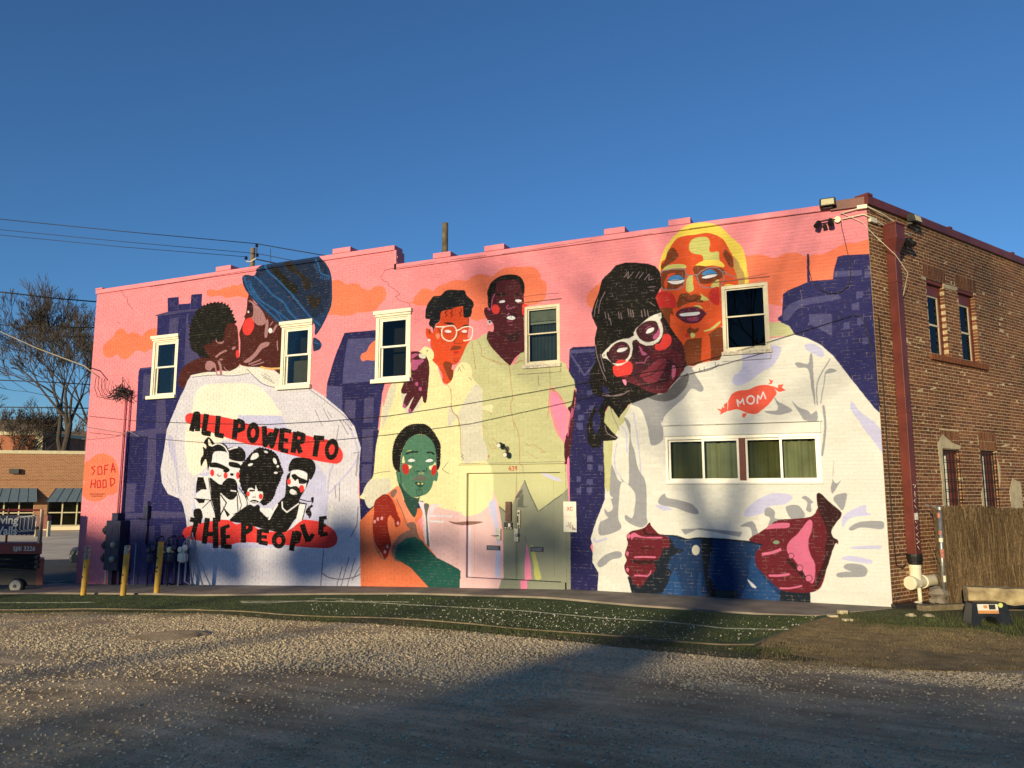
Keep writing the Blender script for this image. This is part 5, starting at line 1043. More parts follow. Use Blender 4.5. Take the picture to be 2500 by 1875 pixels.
v = [(x, y, ground(x, y) + micro(x, y) - (.0 if y < .3 or x < XL else .02)) for y in ys for x in xs]; nx = len(xs)
f = [(j * nx + i, j * nx + i + 1, (j + 1) * nx + i + 1, (j + 1) * nx + i) for j in range(len(ys) - 1) for i in range(nx - 1)]
g = MB(); g.v = v; g.f = f; struct(g.build('ground', M['gravel'], None, (0, 0, 0), smooth=True))


def strip(name, top, bot, m, eps, n=60, k=6, thick=0.0):
    """sheet between two polylines of ground points, following the ground"""
    def resample(P):
        P = [Vector(p) for p in P]; d = [0]
        for i in range(1, len(P)): d.append(d[-1] + (P[i] - P[i - 1]).length)
        return [P[0].lerp(P[0], 0) if t == 0 else next(P[i - 1].lerp(P[i], (t * d[-1] - d[i - 1]) / max(1e-9, d[i] - d[i - 1])) for i in range(1, len(P)) if d[i] >= t * d[-1] - 1e-9) for t in [q / n for q in range(n + 1)]]
    A, B = resample(top), resample(bot); mb = MB()
    for i in range(n + 1):
        for j in range(k + 1):
            p = A[i].lerp(B[i], j / k); mb.v.append((p.x, p.y, ground(p.x, p.y) + micro(p.x, p.y) + eps))
    for i in range(n):
        for j in range(k): a = i * (k + 1) + j; mb.f.append((a, a + 1, a + k + 2, a + k + 1))
    if thick:
        for i in range(n):
            a, b2 = mb.v[i * (k + 1) + k], mb.v[(i + 1) * (k + 1) + k]; mb.quad(b2, a, (a[0], a[1], a[2] - thick), (b2[0], b2[1], b2[2] - thick))
    return mb.build(name, m, None, (0, 0, 0))


G = on_ground
out_edge = [G(x, y) for x, y in ((-60, 1449), (120, 1450), (377, 1452), (477, 1455), (700, 1453), (1000, 1451), (1300, 1460), (1552, 1481), (1840, 1501), (1990, 1508), (2060, 1499), (2150, 1493), (2179, 1489))]
inner = [Vector((out_edge[0].x, 0.6, 0)), Vector((-23, .4, 0)), Vector((XL, -.0, 0)), Vector((-14, .0, 0)), Vector((-8, .0, 0)), Vector((-4, .0, 0)), Vector((-2, .0, 0)), Vector((-.02, 0, 0))]
struct(strip('sidewalk', inner, out_edge, M['concrete'], .035, n=90, k=5, thick=.05))
low = [G(x, y) for x, y in ((-60, 1489), (0, 1490), (282, 1490), (475, 1490), (678, 1502), (904, 1510), (1250, 1535), (1476, 1555), (1646, 1570), (1760, 1576), (1840, 1575), (1900, 1553), (1956, 1528), (2050, 1503))]
up = [G(x, y) for x, y in ((-60, 1452), (120, 1453), (377, 1455), (477, 1458), (700, 1456), (1000, 1454), (1300, 1463), (1552, 1484), (1700, 1494), (1840, 1504), (1950, 1506), (2040, 1501))]
struct(strip('turf', up, low, M['turf'], .022, n=90, k=8))
fr_ = [G(x, y + dy) for x, y, dy in ((-60, 1491, 6), (282, 1491, 4), (475, 1491, 6), (678, 1503, 10), (904, 1511, 14), (1250, 1536, 18), (1476, 1556, 20), (1646, 1571, 24), (1800, 1577, 34), (1960, 1575, 40), (2100, 1575, 40), (2250, 1560, 20))]
lo2 = [G(x, y) for x, y in ((-60, 1490), (282, 1489), (475, 1489), (678, 1501), (904, 1509), (1250, 1534), (1476, 1554), (1646, 1569), (1800, 1573), (1930, 1535), (2050, 1502), (2200, 1500))]
struct(strip('mossy_verge', lo2, fr_, M['moss'], .010, n=80, k=5))
gr_u = [G(x, y) for x, y in ((1880, 1560), (1960, 1527), (2060, 1500), (2179, 1492), (2310, 1494), (2420, 1500), (2620, 1505))]
gr_l = [G(x, y) for x, y in ((1840, 1585), (1930, 1600), (2050, 1622), (2179, 1636), (2310, 1642), (2420, 1636), (2620, 1640))]
struct(strip('dry_grass_patch', gr_u, gr_l, M['drygrass'], .016, n=50, k=12))
struct(strip('grass_verge', [G(x, y) for x, y in ((2070, 1500), (2179, 1489), (2260, 1488), (2330, 1490), (2420, 1495), (2640, 1495))], [G(x, y) for x, y in ((2080, 1512), (2179, 1528), (2280, 1534), (2370, 1536), (2460, 1552), (2640, 1580))], M['moss'], .026, n=30, k=6))


def ground_line(name, px, w, h, m, eps):
    pts = [G(x, y) for x, y in px]; mb = MB()
    P = []
    for i in range(len(pts) - 1):
        for k in range(8): P.append(pts[i].lerp(pts[i + 1], k / 8))
    P.append(pts[-1])
    for i in range(len(P)):
        d = (P[min(i + 1, len(P) - 1)] - P[max(0, i - 1)]); d.z = 0; d.normalize(); nrm = Vector((-d.y, d.x, 0)) * w / 2
        for q, zz in ((P[i] - nrm, 0), (P[i] - nrm, h), (P[i] + nrm, h), (P[i] + nrm, 0)): mb.v.append((q.x, q.y, ground(P[i].x, P[i].y) + micro(q.x, q.y) + eps + zz))
    for i in range(len(P) - 1):
        for j in range(3): a = i * 4 + j; mb.f.append((a, a + 1, a + 5, a + 4))
    return mb.build(name, m, None)


tag(ground_line('turf_edging', ((-60, 1490), (282, 1490), (475, 1490), (678, 1502), (904, 1510), (1250, 1535), (1476, 1555), (1646, 1570), (1760, 1576), (1840, 1575), (1900, 1553), (1956, 1528), (2050, 1503)), .028, .028, M['edging'], .0), 'pale curved timber edging between the green turf and the gravel lot', 'edging')
for px, lb in ((((588, 1471), (774, 1471), (904, 1474), (1250, 1493), (1476, 1513), (1617, 1521), (1770, 1538), (1928, 1541)), 0), (((0, 1474), (160, 1474), (230, 1473)), 1), (((590, 1474), (660, 1475), (775, 1468)), 2), (((770, 1464), (865, 1466)), 3), (((820, 1470), (1000, 1473)), 3)):
    struct(ground_line('turf_line', px, .045, .004, M['whiteline'], .024))

# asphalt street and the pale lot beyond the left end of the building
mb = MB()
A = [G(x, y) for x, y in ((-400, 1446), (-60, 1448), (150, 1449), (240, 1440))]; B = [G(x, y) for x, y in ((-500, 1372), (-60, 1369), (100, 1368), (330, 1362))]; Cc = [G(x, y) for x, y in ((-900, 1296), (-100, 1296), (130, 1296), (700, 1296))]
struct(strip('street', A, B, M['asphalt'], .014, n=20, k=8)); struct(strip('far_sidewalk', B, Cc, M['farlot'], .02, n=20, k=8))

# loose gravel: real stones, thick in drifts and scattered elsewhere
def stones(name, pts, rmin, rmax, m, seed, sink=.3):
    r = np.random.RandomState(seed); n = len(pts); base = np.array([(1, 0, 0), (0, 1, 0), (-1, 0, 0), (0, -1, 0), (0, 0, 1), (0, 0, -1)], float)
    tri = np.array([(0, 1, 4), (1, 2, 4), (2, 3, 4), (3, 0, 4), (1, 0, 5), (2, 1, 5), (3, 2, 5), (0, 3, 5)])
    s = (rmin + (rmax - rmin) * r.rand(n) ** 2)[:, None, None]; jit = r.uniform(.65, 1.2, (n, 6, 1)); sq = np.stack([r.uniform(.8, 1.3, n), r.uniform(.7, 1.1, n), r.uniform(.45, .8, n)], 1)[:, None, :]
    a = r.uniform(0, 6.28, n); ca, sa = np.cos(a)[:, None], np.sin(a)[:, None]
    v = base[None] * jit * sq * s; x = v[:, :, 0] * ca - v[:, :, 1] * sa; y = v[:, :, 0] * sa + v[:, :, 1] * ca
    P = np.array(pts); v = np.stack([x + P[:, 0:1], y + P[:, 1:2], v[:, :, 2] + P[:, 2:3] + s[:, :, 0] * .3 * (1 - sink)], 2)
    me = bpy.data.meshes.new(name); me.vertices.add(n * 6); me.vertices.foreach_set('co', v.reshape(-1)); nf = n * 8; me.loops.add(nf * 3); me.polygons.add(nf)
    me.loops.foreach_set('vertex_index', (np.arange(n)[:, None, None] * 6 + tri[None]).reshape(-1).astype(np.int32)); me.polygons.foreach_set('loop_start', np.arange(0, nf * 3, 3, dtype=np.int32)); me.update(calc_edges=True); me.polygons.foreach_set('use_smooth', [False] * nf)
    me.materials.append(m); ob = bpy.data.objects.new(name, me); COLL.objects.link(ob); WORLD[ob.name] = Vector((0, 0, 0)); stuff(ob); return ob


from mathutils import noise as mnoise
def nz(x, y, s, o=0.0): return mnoise.noise(Vector((x * s + o, y * s, o)))


rnd = random.Random(21); pts = []
tries = 0
while len(pts) < 64000 and tries < 420000:
    tries += 1
    px = rnd.uniform(-120, 2620); py = 1494 + 400 * rnd.random() ** 1.7
    # keep to the gravel side of the turf edging
    e = np.interp(px, [-120, 475, 678, 904, 1250, 1476, 1646, 1800, 1950, 2600], [1494, 1493, 1506, 1515, 1541, 1562, 1578, 1600, 1625, 1650])
    if py < e: continue
    p = G(px, py)
    dn = nz(p.x, p.y * 1.8, .45) + .6 * nz(p.x, p.y, 1.3, 3.1)
    band = .42 * math.exp(-((py - (1560 + .02 * px)) / 75) ** 2) + .18 * math.exp(-((px - 1250) / 450) ** 2 - ((py - 1620) / 70) ** 2)
    if dn + band * 2.6 - .42 - .35 * sstep((py - 1610) / 90) < rnd.uniform(-.2, .7): 
        if rnd.random() > .05: continue
    pts.append((p.x, p.y, ground(p.x, p.y) + micro(p.x, p.y)))
o_ = stones('loose_gravel', pts, .006, .019, M['stone'], 3); tag(o_, 'loose pale gravel in drifts across the dirt lot', 'gravel')
pts = []
for _ in range(30000):
    px = rnd.uniform(-60, 2560); py = 1600 + 280 * rnd.random() ** .8; p = G(px, py)
    if py < np.interp(px, [0, 1646, 1950, 2600], [1500, 1600, 1640, 1660]) or nz(p.x, p.y, 1.2, 7) + .5 * nz(p.x, p.y, 5, 2) < rnd.uniform(-.7, .3): continue
    pts.append((p.x, p.y, ground(p.x, p.y) + micro(p.x, p.y)))
o_ = stones('packed_grit', pts, .002, .0075, mat('dusty_grit', (.46, .35, .20), rough=.95, scale=60, col2=(.14, .11, .08)), 17); tag(o_, 'fine dusty grit pressed into the near part of the lot', 'gravel')
pts = []
for _ in range(170):
    px, py = rnd.uniform(0, 2500), rnd.uniform(1560, 1870); p = G(px, py); pts.append((p.x, p.y, ground(p.x, p.y) + micro(p.x, p.y)))
o_ = stones('pale_pebbles', pts, .010, .024, mat('pale_pebble', (.50, .40, .24), var=.3, scale=30), 8, sink=0); tag(o_, 'larger pale pebbles lying singly on the packed dirt', 'pebbles')
pts = []
for _ in range(1500):
    px = rnd.uniform(760, 2000); t = rnd.random() ** .6; lo_ = np.interp(px, [0, 475, 678, 904, 1250, 1476, 1646, 1800, 1900, 2000], [1488, 1488, 1500, 1508, 1533, 1553, 1568, 1572, 1548, 1515]); hi_ = np.interp(px, [700, 1000, 1300, 1552, 1840, 2000], [1457, 1456, 1466, 1488, 1508, 1508])
    if rnd.random() > math.exp(-((px - 1350) / 330) ** 2) + .18: continue
    p = G(px, hi_ + (lo_ - hi_) * t); pts.append((p.x, p.y, ground(p.x, p.y) + .03))
o_ = stones('gravel_on_turf', pts, .006, .017, mat('pale_chip', (.62, .60, .50), var=.2), 9, sink=0); tag(o_, 'pale stone chips strewn over the green turf', 'gravel')


def blades(name, fn, n, h, w, m, seed, label, cat):
    r = random.Random(seed); V = []; Fc = []
    for _ in range(n):
        q = fn(r)
        if q is None: continue
        x, y, z, k = q; a = r.uniform(0, 6.28); hh = h * k * r.uniform(.5, 1.2); ww = w * r.uniform(.6, 1.2); ln = r.uniform(0, .6) * hh; b = r.uniform(0, 6.28)
        i = len(V); V += [(x - math.cos(a) * ww, y - math.sin(a) * ww, z), (x + math.cos(a) * ww, y + math.sin(a) * ww, z), (x + math.cos(b) * ln, y + math.sin(b) * ln, z + hh)]; Fc.append((i, i + 1, i + 2))
    mb = MB(); mb.v = V; mb.f = Fc; ob = mb.build(name, m, None, (0, 0, 0)); stuff(ob); tag(ob, label, cat); return ob


def f_edge(r):
    px = r.uniform(-40, 1950); py = np.interp(px, [0, 475, 678, 904, 1250, 1476, 1646, 1800, 1950], [1492, 1492, 1504, 1513, 1538, 1559, 1575, 1582, 1590]) + abs(r.gauss(0, 7)); p = G(px, py)
    if nz(p.x, p.y, 1.1, 5) < -.05 and r.random() < .8: return None
    return p.x, p.y, p.z, 1


def f_right(r):
    px = r.uniform(2050, 2620); py = np.interp(px, [2050, 2179, 2350, 2600], [1510, 1520, 1524, 1545]) + r.gauss(0, 11); p = G(px, py)
    return (p.x, p.y, p.z + .02, 1 + (px > 2440) * .8) if py > np.interp(px, [2050, 2179, 2300, 2600], [1503, 1492, 1494, 1500]) else None


def f_dry(r):
    px = r.uniform(1860, 2620); py = r.uniform(1535, 1640); p = G(px, py)
    if nz(p.x, p.y, 1.4, 9) < r.uniform(-.5, .3): return None
    return p.x, p.y, p.z + .01, .7


def f_turf(r):
    px = r.uniform(-60, 1990); lo_ = np.interp(px, [0, 475, 678, 904, 1250, 1476, 1646, 1800, 1900, 2000], [1488, 1488, 1500, 1508, 1533, 1553, 1568, 1572, 1548, 1515]); hi_ = np.interp(px, [0, 700, 1000, 1300, 1552, 1840, 2000], [1455, 1459, 1458, 1468, 1490, 1509, 1508])
    p = G(px, r.uniform(hi_, lo_)); return p.x, p.y, p.z + .02, 1


blades('grass_tufts', f_edge, 9000, .05, .004, M['blade'], 2, 'short green weeds along the edge of the turf', 'grass')
blades('green_verge_grass', f_right, 5000, .05, .004, M['blade'], 5, 'rough green grass in front of the brick corner', 'grass')
pts = []
for _ in range(5200):
    px, py = rnd.uniform(1850, 2600), rnd.uniform(1512, 1645); p = G(px, py)
    if nz(p.x, p.y, 1.6, 4) > rnd.uniform(-.4, .5): pts.append((p.x, p.y, ground(p.x, p.y) + .022))
o_ = stones('soil_crumbs', pts, .003, .014, mat('soil_crumb', (.34, .25, .14), rough=.95, scale=50, col2=(.12, .09, .05)), 19); tag(o_, 'crumbs of dry soil and small stones in the bare patch at the right', 'soil')
blades('dry_grass', f_dry, 34000, .03, .003, M['blade2'], 6, 'thin dry brown grass at the right of the lot', 'grass')
blades('turf_pile', f_turf, 26000, .022, .005, M['blade'], 7, 'short pile of the green artificial turf', 'turf')

# round iron cover in the gravel
p = G(412, 1557); t = thing('manhole_cover', 'round dark iron cover set in a low mound of the gravel at the left', 'manhole cover', p)
mb = MB(); mb.lathe((p.x, p.y, p.z - .05), [(.66, 0), (.55, .055), (.5, .06)], 28); mb.build('collar', M['gravel'], t, smooth=True)
mb = MB(); mb.lathe((p.x, p.y, p.z + .012), [(.38, 0), (.38, .01), (.36, .012)], 28); mb.build('lid', M['gravel'], t)
# ================================================================ fixtures on the mural wall
def tubes(name, m, parent, lines, r, n=6, label=None):
    mb = MB()
    for l in lines: mb.tube(l, r, n)
    return mb.build(name, m, parent, smooth=True, label=label)


def sag(a, b, d, n=14):
    a, b = Vector(a), Vector(b); return [a.lerp(b, k / n) - Vector((0, 0, d * 4 * (k / n) * (1 - k / n))) for k in range(n + 1)]


def text_mesh(name, s, size, m, parent, loc, xdir, updir, align='CENTER', extr=.001, bold=0.0, sx=1.0):
    """lettering turned into a thin mesh"""
    cu = bpy.data.curves.new('lettering', 'FONT'); cu.body = s; cu.size = size; cu.align_x = align; cu.align_y = 'CENTER'; cu.extrude = extr; cu.offset = bold; cu.space_line = .95
    ob = bpy.data.objects.new('tmp', cu); COLL.objects.link(ob); dg = bpy.context.evaluated_depsgraph_get(); me = bpy.data.meshes.new_from_object(ob.evaluated_get(dg)); bpy.data.objects.remove(ob)
    x = Vector(xdir).normalized(); u = Vector(updir).normalized(); n_ = x.cross(u)
    me.transform(Matrix(((x.x * sx, u.x, n_.x, 0), (x.y * sx, u.y, n_.y, 0), (x.z * sx, u.z, n_.z, 0), (0, 0, 0, 1))))
    me.materials.clear(); me.materials.append(m); o2 = bpy.data.objects.new(name, me); COLL.objects.link(o2); WORLD[o2.name] = Vector(loc)
    if parent: o2.parent = parent; o2.location = Vector(loc) - WORLD[parent.name]
    else: o2.location = loc
    return o2


# twin spotlight over the door
p = Vector((-7.36, -.02, 2.93)); t = thing('spotlight', 'small black twin spotlight on the yellow-green shirt above the painted door', 'light', p)
mb = MB(); mb.lathe((p.x, -.0, p.z + .01), [(.055, 0), (.055, .03)], 14, (0, -1, 0)); mb.build('wall_plate', M['black'], t)
for dx, dz in ((-.10, .10), (.05, -.10)):
    c = Vector((p.x + dx, -.12, p.z + dz)); mb = MB(); mb.tube([(p.x, -.03, p.z), (c.x, -.07, c.z)], .012); mb.build('bracket', M['black'], t)
    mb = MB(); mb.lathe(c + Vector((0, .04, 0)), [(.03, 0), (.055, .03), (.06, .11)], 16, (-.15, -1, -.25)); mb.build('lamp_head', M['black'], t, smooth=False)
    mb = MB(); mb.lathe(c + Vector((-.018, -.072, -.03)), [(.05, 0), (.045, .008)], 16, (-.15, -1, -.25)); mb.build('lens', M['paper'], t)

# notice by the door
t = thing('notice_sign', 'white notice with red initials and a stepped black logo, right of the painted door', 'sign', (-5.92, -.02, 1.2))
mb = MB(); mb.box(-6.06, -5.78, -.03, -.006, 1.50, 1.81); mb.build('sign_panel', M['paper'], t); mb = MB(); mb.box(-6.06, -5.775, -.03, -.006, 1.19, 1.497); mb.build('sign_panel', M['paper'], t)
text_mesh('red_lettering', 'XC', .11, M['redink'], t, (-5.92, -.0315, 1.66), (1, 0, 0), (0, 0, 1), bold=.003, sx=.85)
text_mesh('small_lettering', 'BE THE\nPLACES\nNETWORK\n.ORG', .034, M['ink'], t, (-5.885, -.0315, 1.325), (1, 0, 0), (0, 0, 1), align='RIGHT', sx=.7)
mb = MB()
for r_, k in ((0, 5), (1, 4), (2, 2), (3, 1), (4, 1)):
    for j in range(k): mb.box(-5.872 + j * .019, -5.857 + j * .019, -.0325, -.0305, 1.235 + r_ * .02, 1.25 + r_ * .02)
mb.build('logo', M['ink'], t)
# street number painted on the door header is part of the mural print

# ---- electric service at the left end
wx = lambda px, py, Y=0.0: on_wall(px, py, Y)
t = thing('electric_meter_cabinet', 'navy painted electric meter cabinet with glass meters at the left end of the mural wall', 'meter cabinet', (-19.1, -.15, zwall(-19.1)))
x0, x1 = -19.25, -18.72
mb = MB(); mb.box(x0, x1, -.30, -.005, -.10, 1.22); mb.build('cabinet', M['navymetal'], t, bevel=.01)
mb = MB(); mb.box(x0 + .03, x0 + .25, -.306, -.3005, -.05, 1.18); mb.box(x0 + .27, x1 - .03, -.306, -.3005, -.05, 1.18); mb.build('cover_panel', M['navymetal'], t)
mb = MB(); mb.box(x0 + .1, x0 + .32, -.22, -.01, 1.221, 1.42); mb.build('riser_box', M['navymetal'], t)
mb = MB(); mb.box(x0 + .08, x0 + .22, -.2, -.01, zwall(-19.2), -.101); mb.box(x1 - .16, x1 - .08, -.16, -.01, zwall(-19), -.101); mb.build('lower_trough', M['navymetal'], t)
for z in (.20, .58):
    mb = MB(); mb.lathe((x0 + .38, -.306, z), [(.085, 0), (.085, .05), (.07, .09), (.04, .11)], 16, (0, -1, 0)); mb.build('meter', mat('meter_glass%d' % int(z * 100), (.22, .24, .20), rough=.2), t, smooth=True)
for z in (.20, .55, .95):
    mb = MB(); mb.lathe((x0 - .12, -.18, z), [(.085, 0), (.085, .05), (.07, .09), (.04, .11)], 16, (0, -1, 0)); mb.box(x0 - .22, x0 - .002, -.178, -.01, z - .12, z + .12); mb.build('meter', M['dgrey'], t, smooth=False)
tubes('conduit', M['mural_smooth'], t, [[(-19.15, -.06, 1.42), (-19.15, -.06, 4.72)]], .028); tubes('conduit', M['mural_smooth'], t, [[(-18.97, -.06, 1.22), (-18.97, -.06, 4.72)]], .028)
tubes('ground_conduit', M['pvc'], t, [[(-19.45, -.05, 0.0), (-19.45, -.05, zwall(-19.4) - .05)]], .02); tubes('ground_conduit', M['mural_smooth'], t, [[(-19.36, -.05, .1), (-19.36, -.05, zwall(-19.4) - .05)]], .02)

# tangle of service wires at the weatherhead
t = thing('service_wire_tangle', 'tangle of black service wires bunched on the pink wall above the two conduits', 'wires', (-19.2, -.2, 4.75))
rd = random.Random(3); L_ = []
for k in range(13):
    a = Vector((-19.25 + rd.uniform(-.25, .3), -.12 - rd.uniform(0, .12), 4.75 + rd.uniform(-.12, .18))); P = [a]
    for j in range(5): P.append(Vector((-19.25 + rd.gauss(0, .22), -.14 - rd.uniform(-.05, .12), 4.78 + rd.gauss(0, .13))))
    L_.append(P)
tubes('wire_coil', M['wire'], t, L_, .011, 5)
L_ = []
for k in range(4): L_.append([Vector((-20.15 + .12 * k, -.25, 5.25 - .02 * k)), Vector((-20.25 + .14 * k, -.2, 4.95)), Vector((-20.1 + .14 * k, -.2, 4.68 + .03 * k)), Vector((-19.7 + .05 * k, -.15, 4.62 + .03 * k)), Vector((-19.4, -.14, 4.7))])
tubes('drip_loop', M['wire'], t, L_, .009, 5)
for x in (-19.15, -18.97): mb = MB(); mb.lathe((x, -.08, 4.70), [(.05, 0), (.055, .06), (.03, .12)], 10); mb.build('weatherhead', M['dgrey'], t)
e_ = [Vector((-20.0, -.25, 5.22)), wx(205, 893, -.5), at_depth(90, 850, 26), at_depth(-20, 800, 27)]
tag(tubes('service_drop', M['ltwire'], None, [e_], .018), 'pale service cable coming in from the left to the pink corner', 'cable')

# gas meters in a row
GX = [-17.95, -17.55, -17.05, -16.72]
for i, px in enumerate((370, 400, 420, 447)):
    X = wall_px(px, 1345, -.25)[0]; zb = zwall(X)
    pale = i == 3
    t = thing('gas_meter', ['navy gas meter left of the first, between two bollards', 'navy gas meter just behind the rightmost bollard', 'navy gas meter next to the pale one', 'pale grey gas meter with a white body at the right of the meter row'][i] if i else 'navy painted gas meter nearest the electric cabinet', 'gas meter', (X, -.25, zb), 'gas meters in a row against the mural')
    m_ = M['paper'] if pale else M['navymetal']
    mb = MB(); mb.lathe((X, -.25, zb + .62), [(.06, 0), (.11, .04), (.12, .16), (.10, .24), (.06, .27)], 14); mb.box(X - .13, X + .13, -.30, -.2, zb + .66, zb + .84); mb.build('meter_body', m_, t)
    mb = MB(); mb.lathe((X - .02, -.301, zb + .95), [(.07, 0), (.07, .05), (.05, .06)], 14, (0, -1, 0)); mb.box(X - .1, X + .08, -.3, -.2, zb + .88, zb + 1.02); mb.build('dial', M['lens'] if i in (1, 2) else m_, t)
    tubes('pipe', M['bluegrey'] if pale else M['navymetal'], t, [[(X - .1, -.25, zb), (X - .1, -.25, zb + .9), (X - .1, -.1, zb + 1.15), (X - .1, -.02, zb + 1.18)], [(X + .12, -.25, zb + .9), (X + .12, -.25, zb + .15), (X + .2, -.1, zb + .05), (X + .2, -.02, zb + .05)], [(X + .12, -.25, zb + .9), (X + .12, -.25, zb + 1.25), (X + .1, -.03, zb + 1.3)]], .022, 7)
    mb = MB(); mb.lathe((X + .12, -.25, zb + 1.0), [(.05, 0), (.08, .03), (.08, .07), (.04, .09)], 12, (0, -1, 0)); mb.build('regulator', m_, t)
tag(tubes('standpipe', M['bluegrey'], None, [[(-18.28, -.12, zwall(-18) - .05), (-18.28, -.12, .62)]], .018), 'thin grey standpipe between the cabinet and the gas meters', 'pipe')
t = thing('conduit_run', 'navy L-shaped conduit and switch on the dark blue wall above the gas meters', 'conduit', (-18.05, -.05, 1.1))
tubes('pipe', M['navymetal'], t, [[(-18.35, -.05, 1.28), (-18.0, -.05, 1.28), (-18.0, -.05, 1.75)], [(-18.0, -.05, 1.28), (-18.0, -.05, .6)]], .025); mb = MB(); mb.box(-18.07, -17.93, -.12, -.005, 1.3, 1.62); mb.build('switch_box', M['navymetal'], t)
tag(tubes('blue_pipe', M['bluegrey'], None, [[wx(470, 1300, -.08), wx(475, 1360, -.08), wx(495, 1430, -.25)], [wx(462, 1310, -.08), wx(462, 1360, -.08), wx(470, 1436, -.2)]], .02), 'pale blue pipes slanting to the ground beside the white gas meter', 'pipe')
tag(tubes('hose_bib', M['dgrey'], None, [[(-18.62, -.02, -.1), (-18.62, -.14, -.1), (-18.62, -.16, -.2)]], .03), 'small round valve low on the wall right of the meter cabinet', 'valve')

# ---- bollards
M['byel'] = mat('yellow_bollard_paint', (.55, .33, .035), rough=.6, scale=7, col2=(.40, .25, .05), bump=.3); M['bwht'] = mat('scuffed_white_paint', (.55, .50, .42), rough=.7, scale=14, col2=(.16, .13, .11)); M['scuff'] = mat('black_scuff', (.05, .035, .02), rough=.8)
bl = [('yellow bollard with a scuffed white top, leftmost of the three', 203, 1455, 1340, -.035), ('yellow bollard with a white band at its top, in front of the meter cabinet', 300, 1456, 1339, -.02), ('all-yellow bollard with a rusty top in front of the gas meters, rightmost of the three', 382, 1451, 1327, -.02)]
for i, (lb, px, py, pt, lean) in enumerate(bl):
    p = G(px, py); dep = (p - CAM).dot(FWD); h = 1.17 + .04 * (i == 2); t = thing('bollard', lb, 'bollard', p, 'yellow bollards guarding the meters')
    top = p + Vector((.045 + i * .0, 0, h)); T = lambda k: p.lerp(top, k)
    wcut = (.74, .84, 1.0)[i]
    mb = MB(); mb.tube([T(-.05), T(wcut)], .066, 14); mb.build('post', M['byel'], t, smooth=False)
    if wcut < 1: mb = MB(); mb.tube([T(wcut), T(.985), T(1.0)], [.067, .067, .05], 14); mb.build('white_top', M['bwht'], t)
    else: mb = MB(); mb.tube([T(1.0), T(1.02)], [.066, .05], 14); mb.build('rusty_cap', mat('rusty_cap', (.22, .09, .04), var=.4, scale=20), t)
    mb = MB()
    for k in range(4):
        z = rd.uniform(.2, .8); a = rd.uniform(3.6, 5.4); c = T(z); q = Vector((math.cos(a), math.sin(a), 0)); s_ = Vector((-q.y, q.x, 0)); w_ = rd.uniform(.015, .035); hh = rd.uniform(.02, .07)
        mb.hexa([c + q * .055 - s_ * w_, c + q * .069 - s_ * w_, c + q * .069 + s_ * w_, c + q * .055 + s_ * w_, c + q * .055 - s_ * w_ + Vector((0, 0, hh)), c + q * .069 - s_ * w_ * .6 + Vector((0, 0, hh)), c + q * .069 + s_ * w_ * .8 + Vector((0, 0, hh)), c + q * .055 + s_ * w_ + Vector((0, 0, hh))])
    mb.build('scuff_mark', M['scuff'], t)

# ---- cables strung across the front
c1 = [wall_px(x, y, -.035) for x, y in ((218, 1016), (350, 1029), (506, 1034), (651, 1036), (800, 1028), (950, 1015), (1150, 984), (1350, 948), (1520, 918), (1676, 892), (1865, 838), (2080, 771))]
tag(tubes('overhead_cable', M['wire'], None, [[(x, -.035, z) for x, z in c1]], .0055), 'upper of two thin black cables sagging across the whole mural', 'cable', 'thin cables strung along the mural')
c2 = [wall_px(x, y, -.035) for x, y in ((218, 1056), (350, 1069), (506, 1081), (651, 1084), (800, 1076), (950, 1061), (1150, 1034), (1350, 990), (1520, 952), (1676, 915), (1885, 855))]
tag(tubes('overhead_cable', M['wire'], None, [[(x, -.035, z) for x, z in c2]], .005), 'lower of two thin black cables sagging across the whole mural', 'cable', 'thin cables strung along the mural')
for i, l in enumerate((((200, 1040), (260, 1050), (306, 1058)), ((200, 1072), (260, 1066), (306, 1058)), ((306, 1050), (316, 1053), (340, 1066)))):
    P = [wall_px(x, y, -.12) for x, y in l]; tag(tubes('tie_wire', M['ltwire'], None, [[(x, -.12, z) for x, z in P]], .006), ['thin tie wire running down to the conduits from the left edge', 'thin tie wire running up to the conduits from the left edge', 'short tie wire on the right of the conduits'][i], 'wire')
P = [wall_px(x, y, -.02) for x, y in ((2085, 771), (2100, 772), (2112, 790), (2125, 840), (2136, 900), (2148, 990))]
tag(tubes('wall_cable', M['wire'], None, [[(x, -.02, z) for x, z in P]], .008), 'black cable turning down the navy wall beside the brick corner', 'cable')
P = [wall_px(x, y, -.03) for x, y in ((1972, 620), (1973, 650), (1982, 685), (2000, 706), (2025, 716), (2050, 714), (2070, 700), (2077, 670), (2075, 640), (2063, 590), (2054, 550), (2052, 530))]
tag(tubes('hanging_cable', M['wire'], None, [[(x, -.03, z) for x, z in P]], .007), 'loop of thin cable hanging in a U below the corner floodlight', 'cable')
P = [side_pt(.12, .03, z) for z in (5.2, 4.2, 3.0, 2.0, 1.2)] + [side_pt(.14, .04, .75), side_pt(.3, .06, .68), side_pt(.42, .06, .75)]
tag(tubes('corner_cable', M['wire'], None, [P], .010), 'dark cable running down the bricks left of the red downpipe', 'cable')

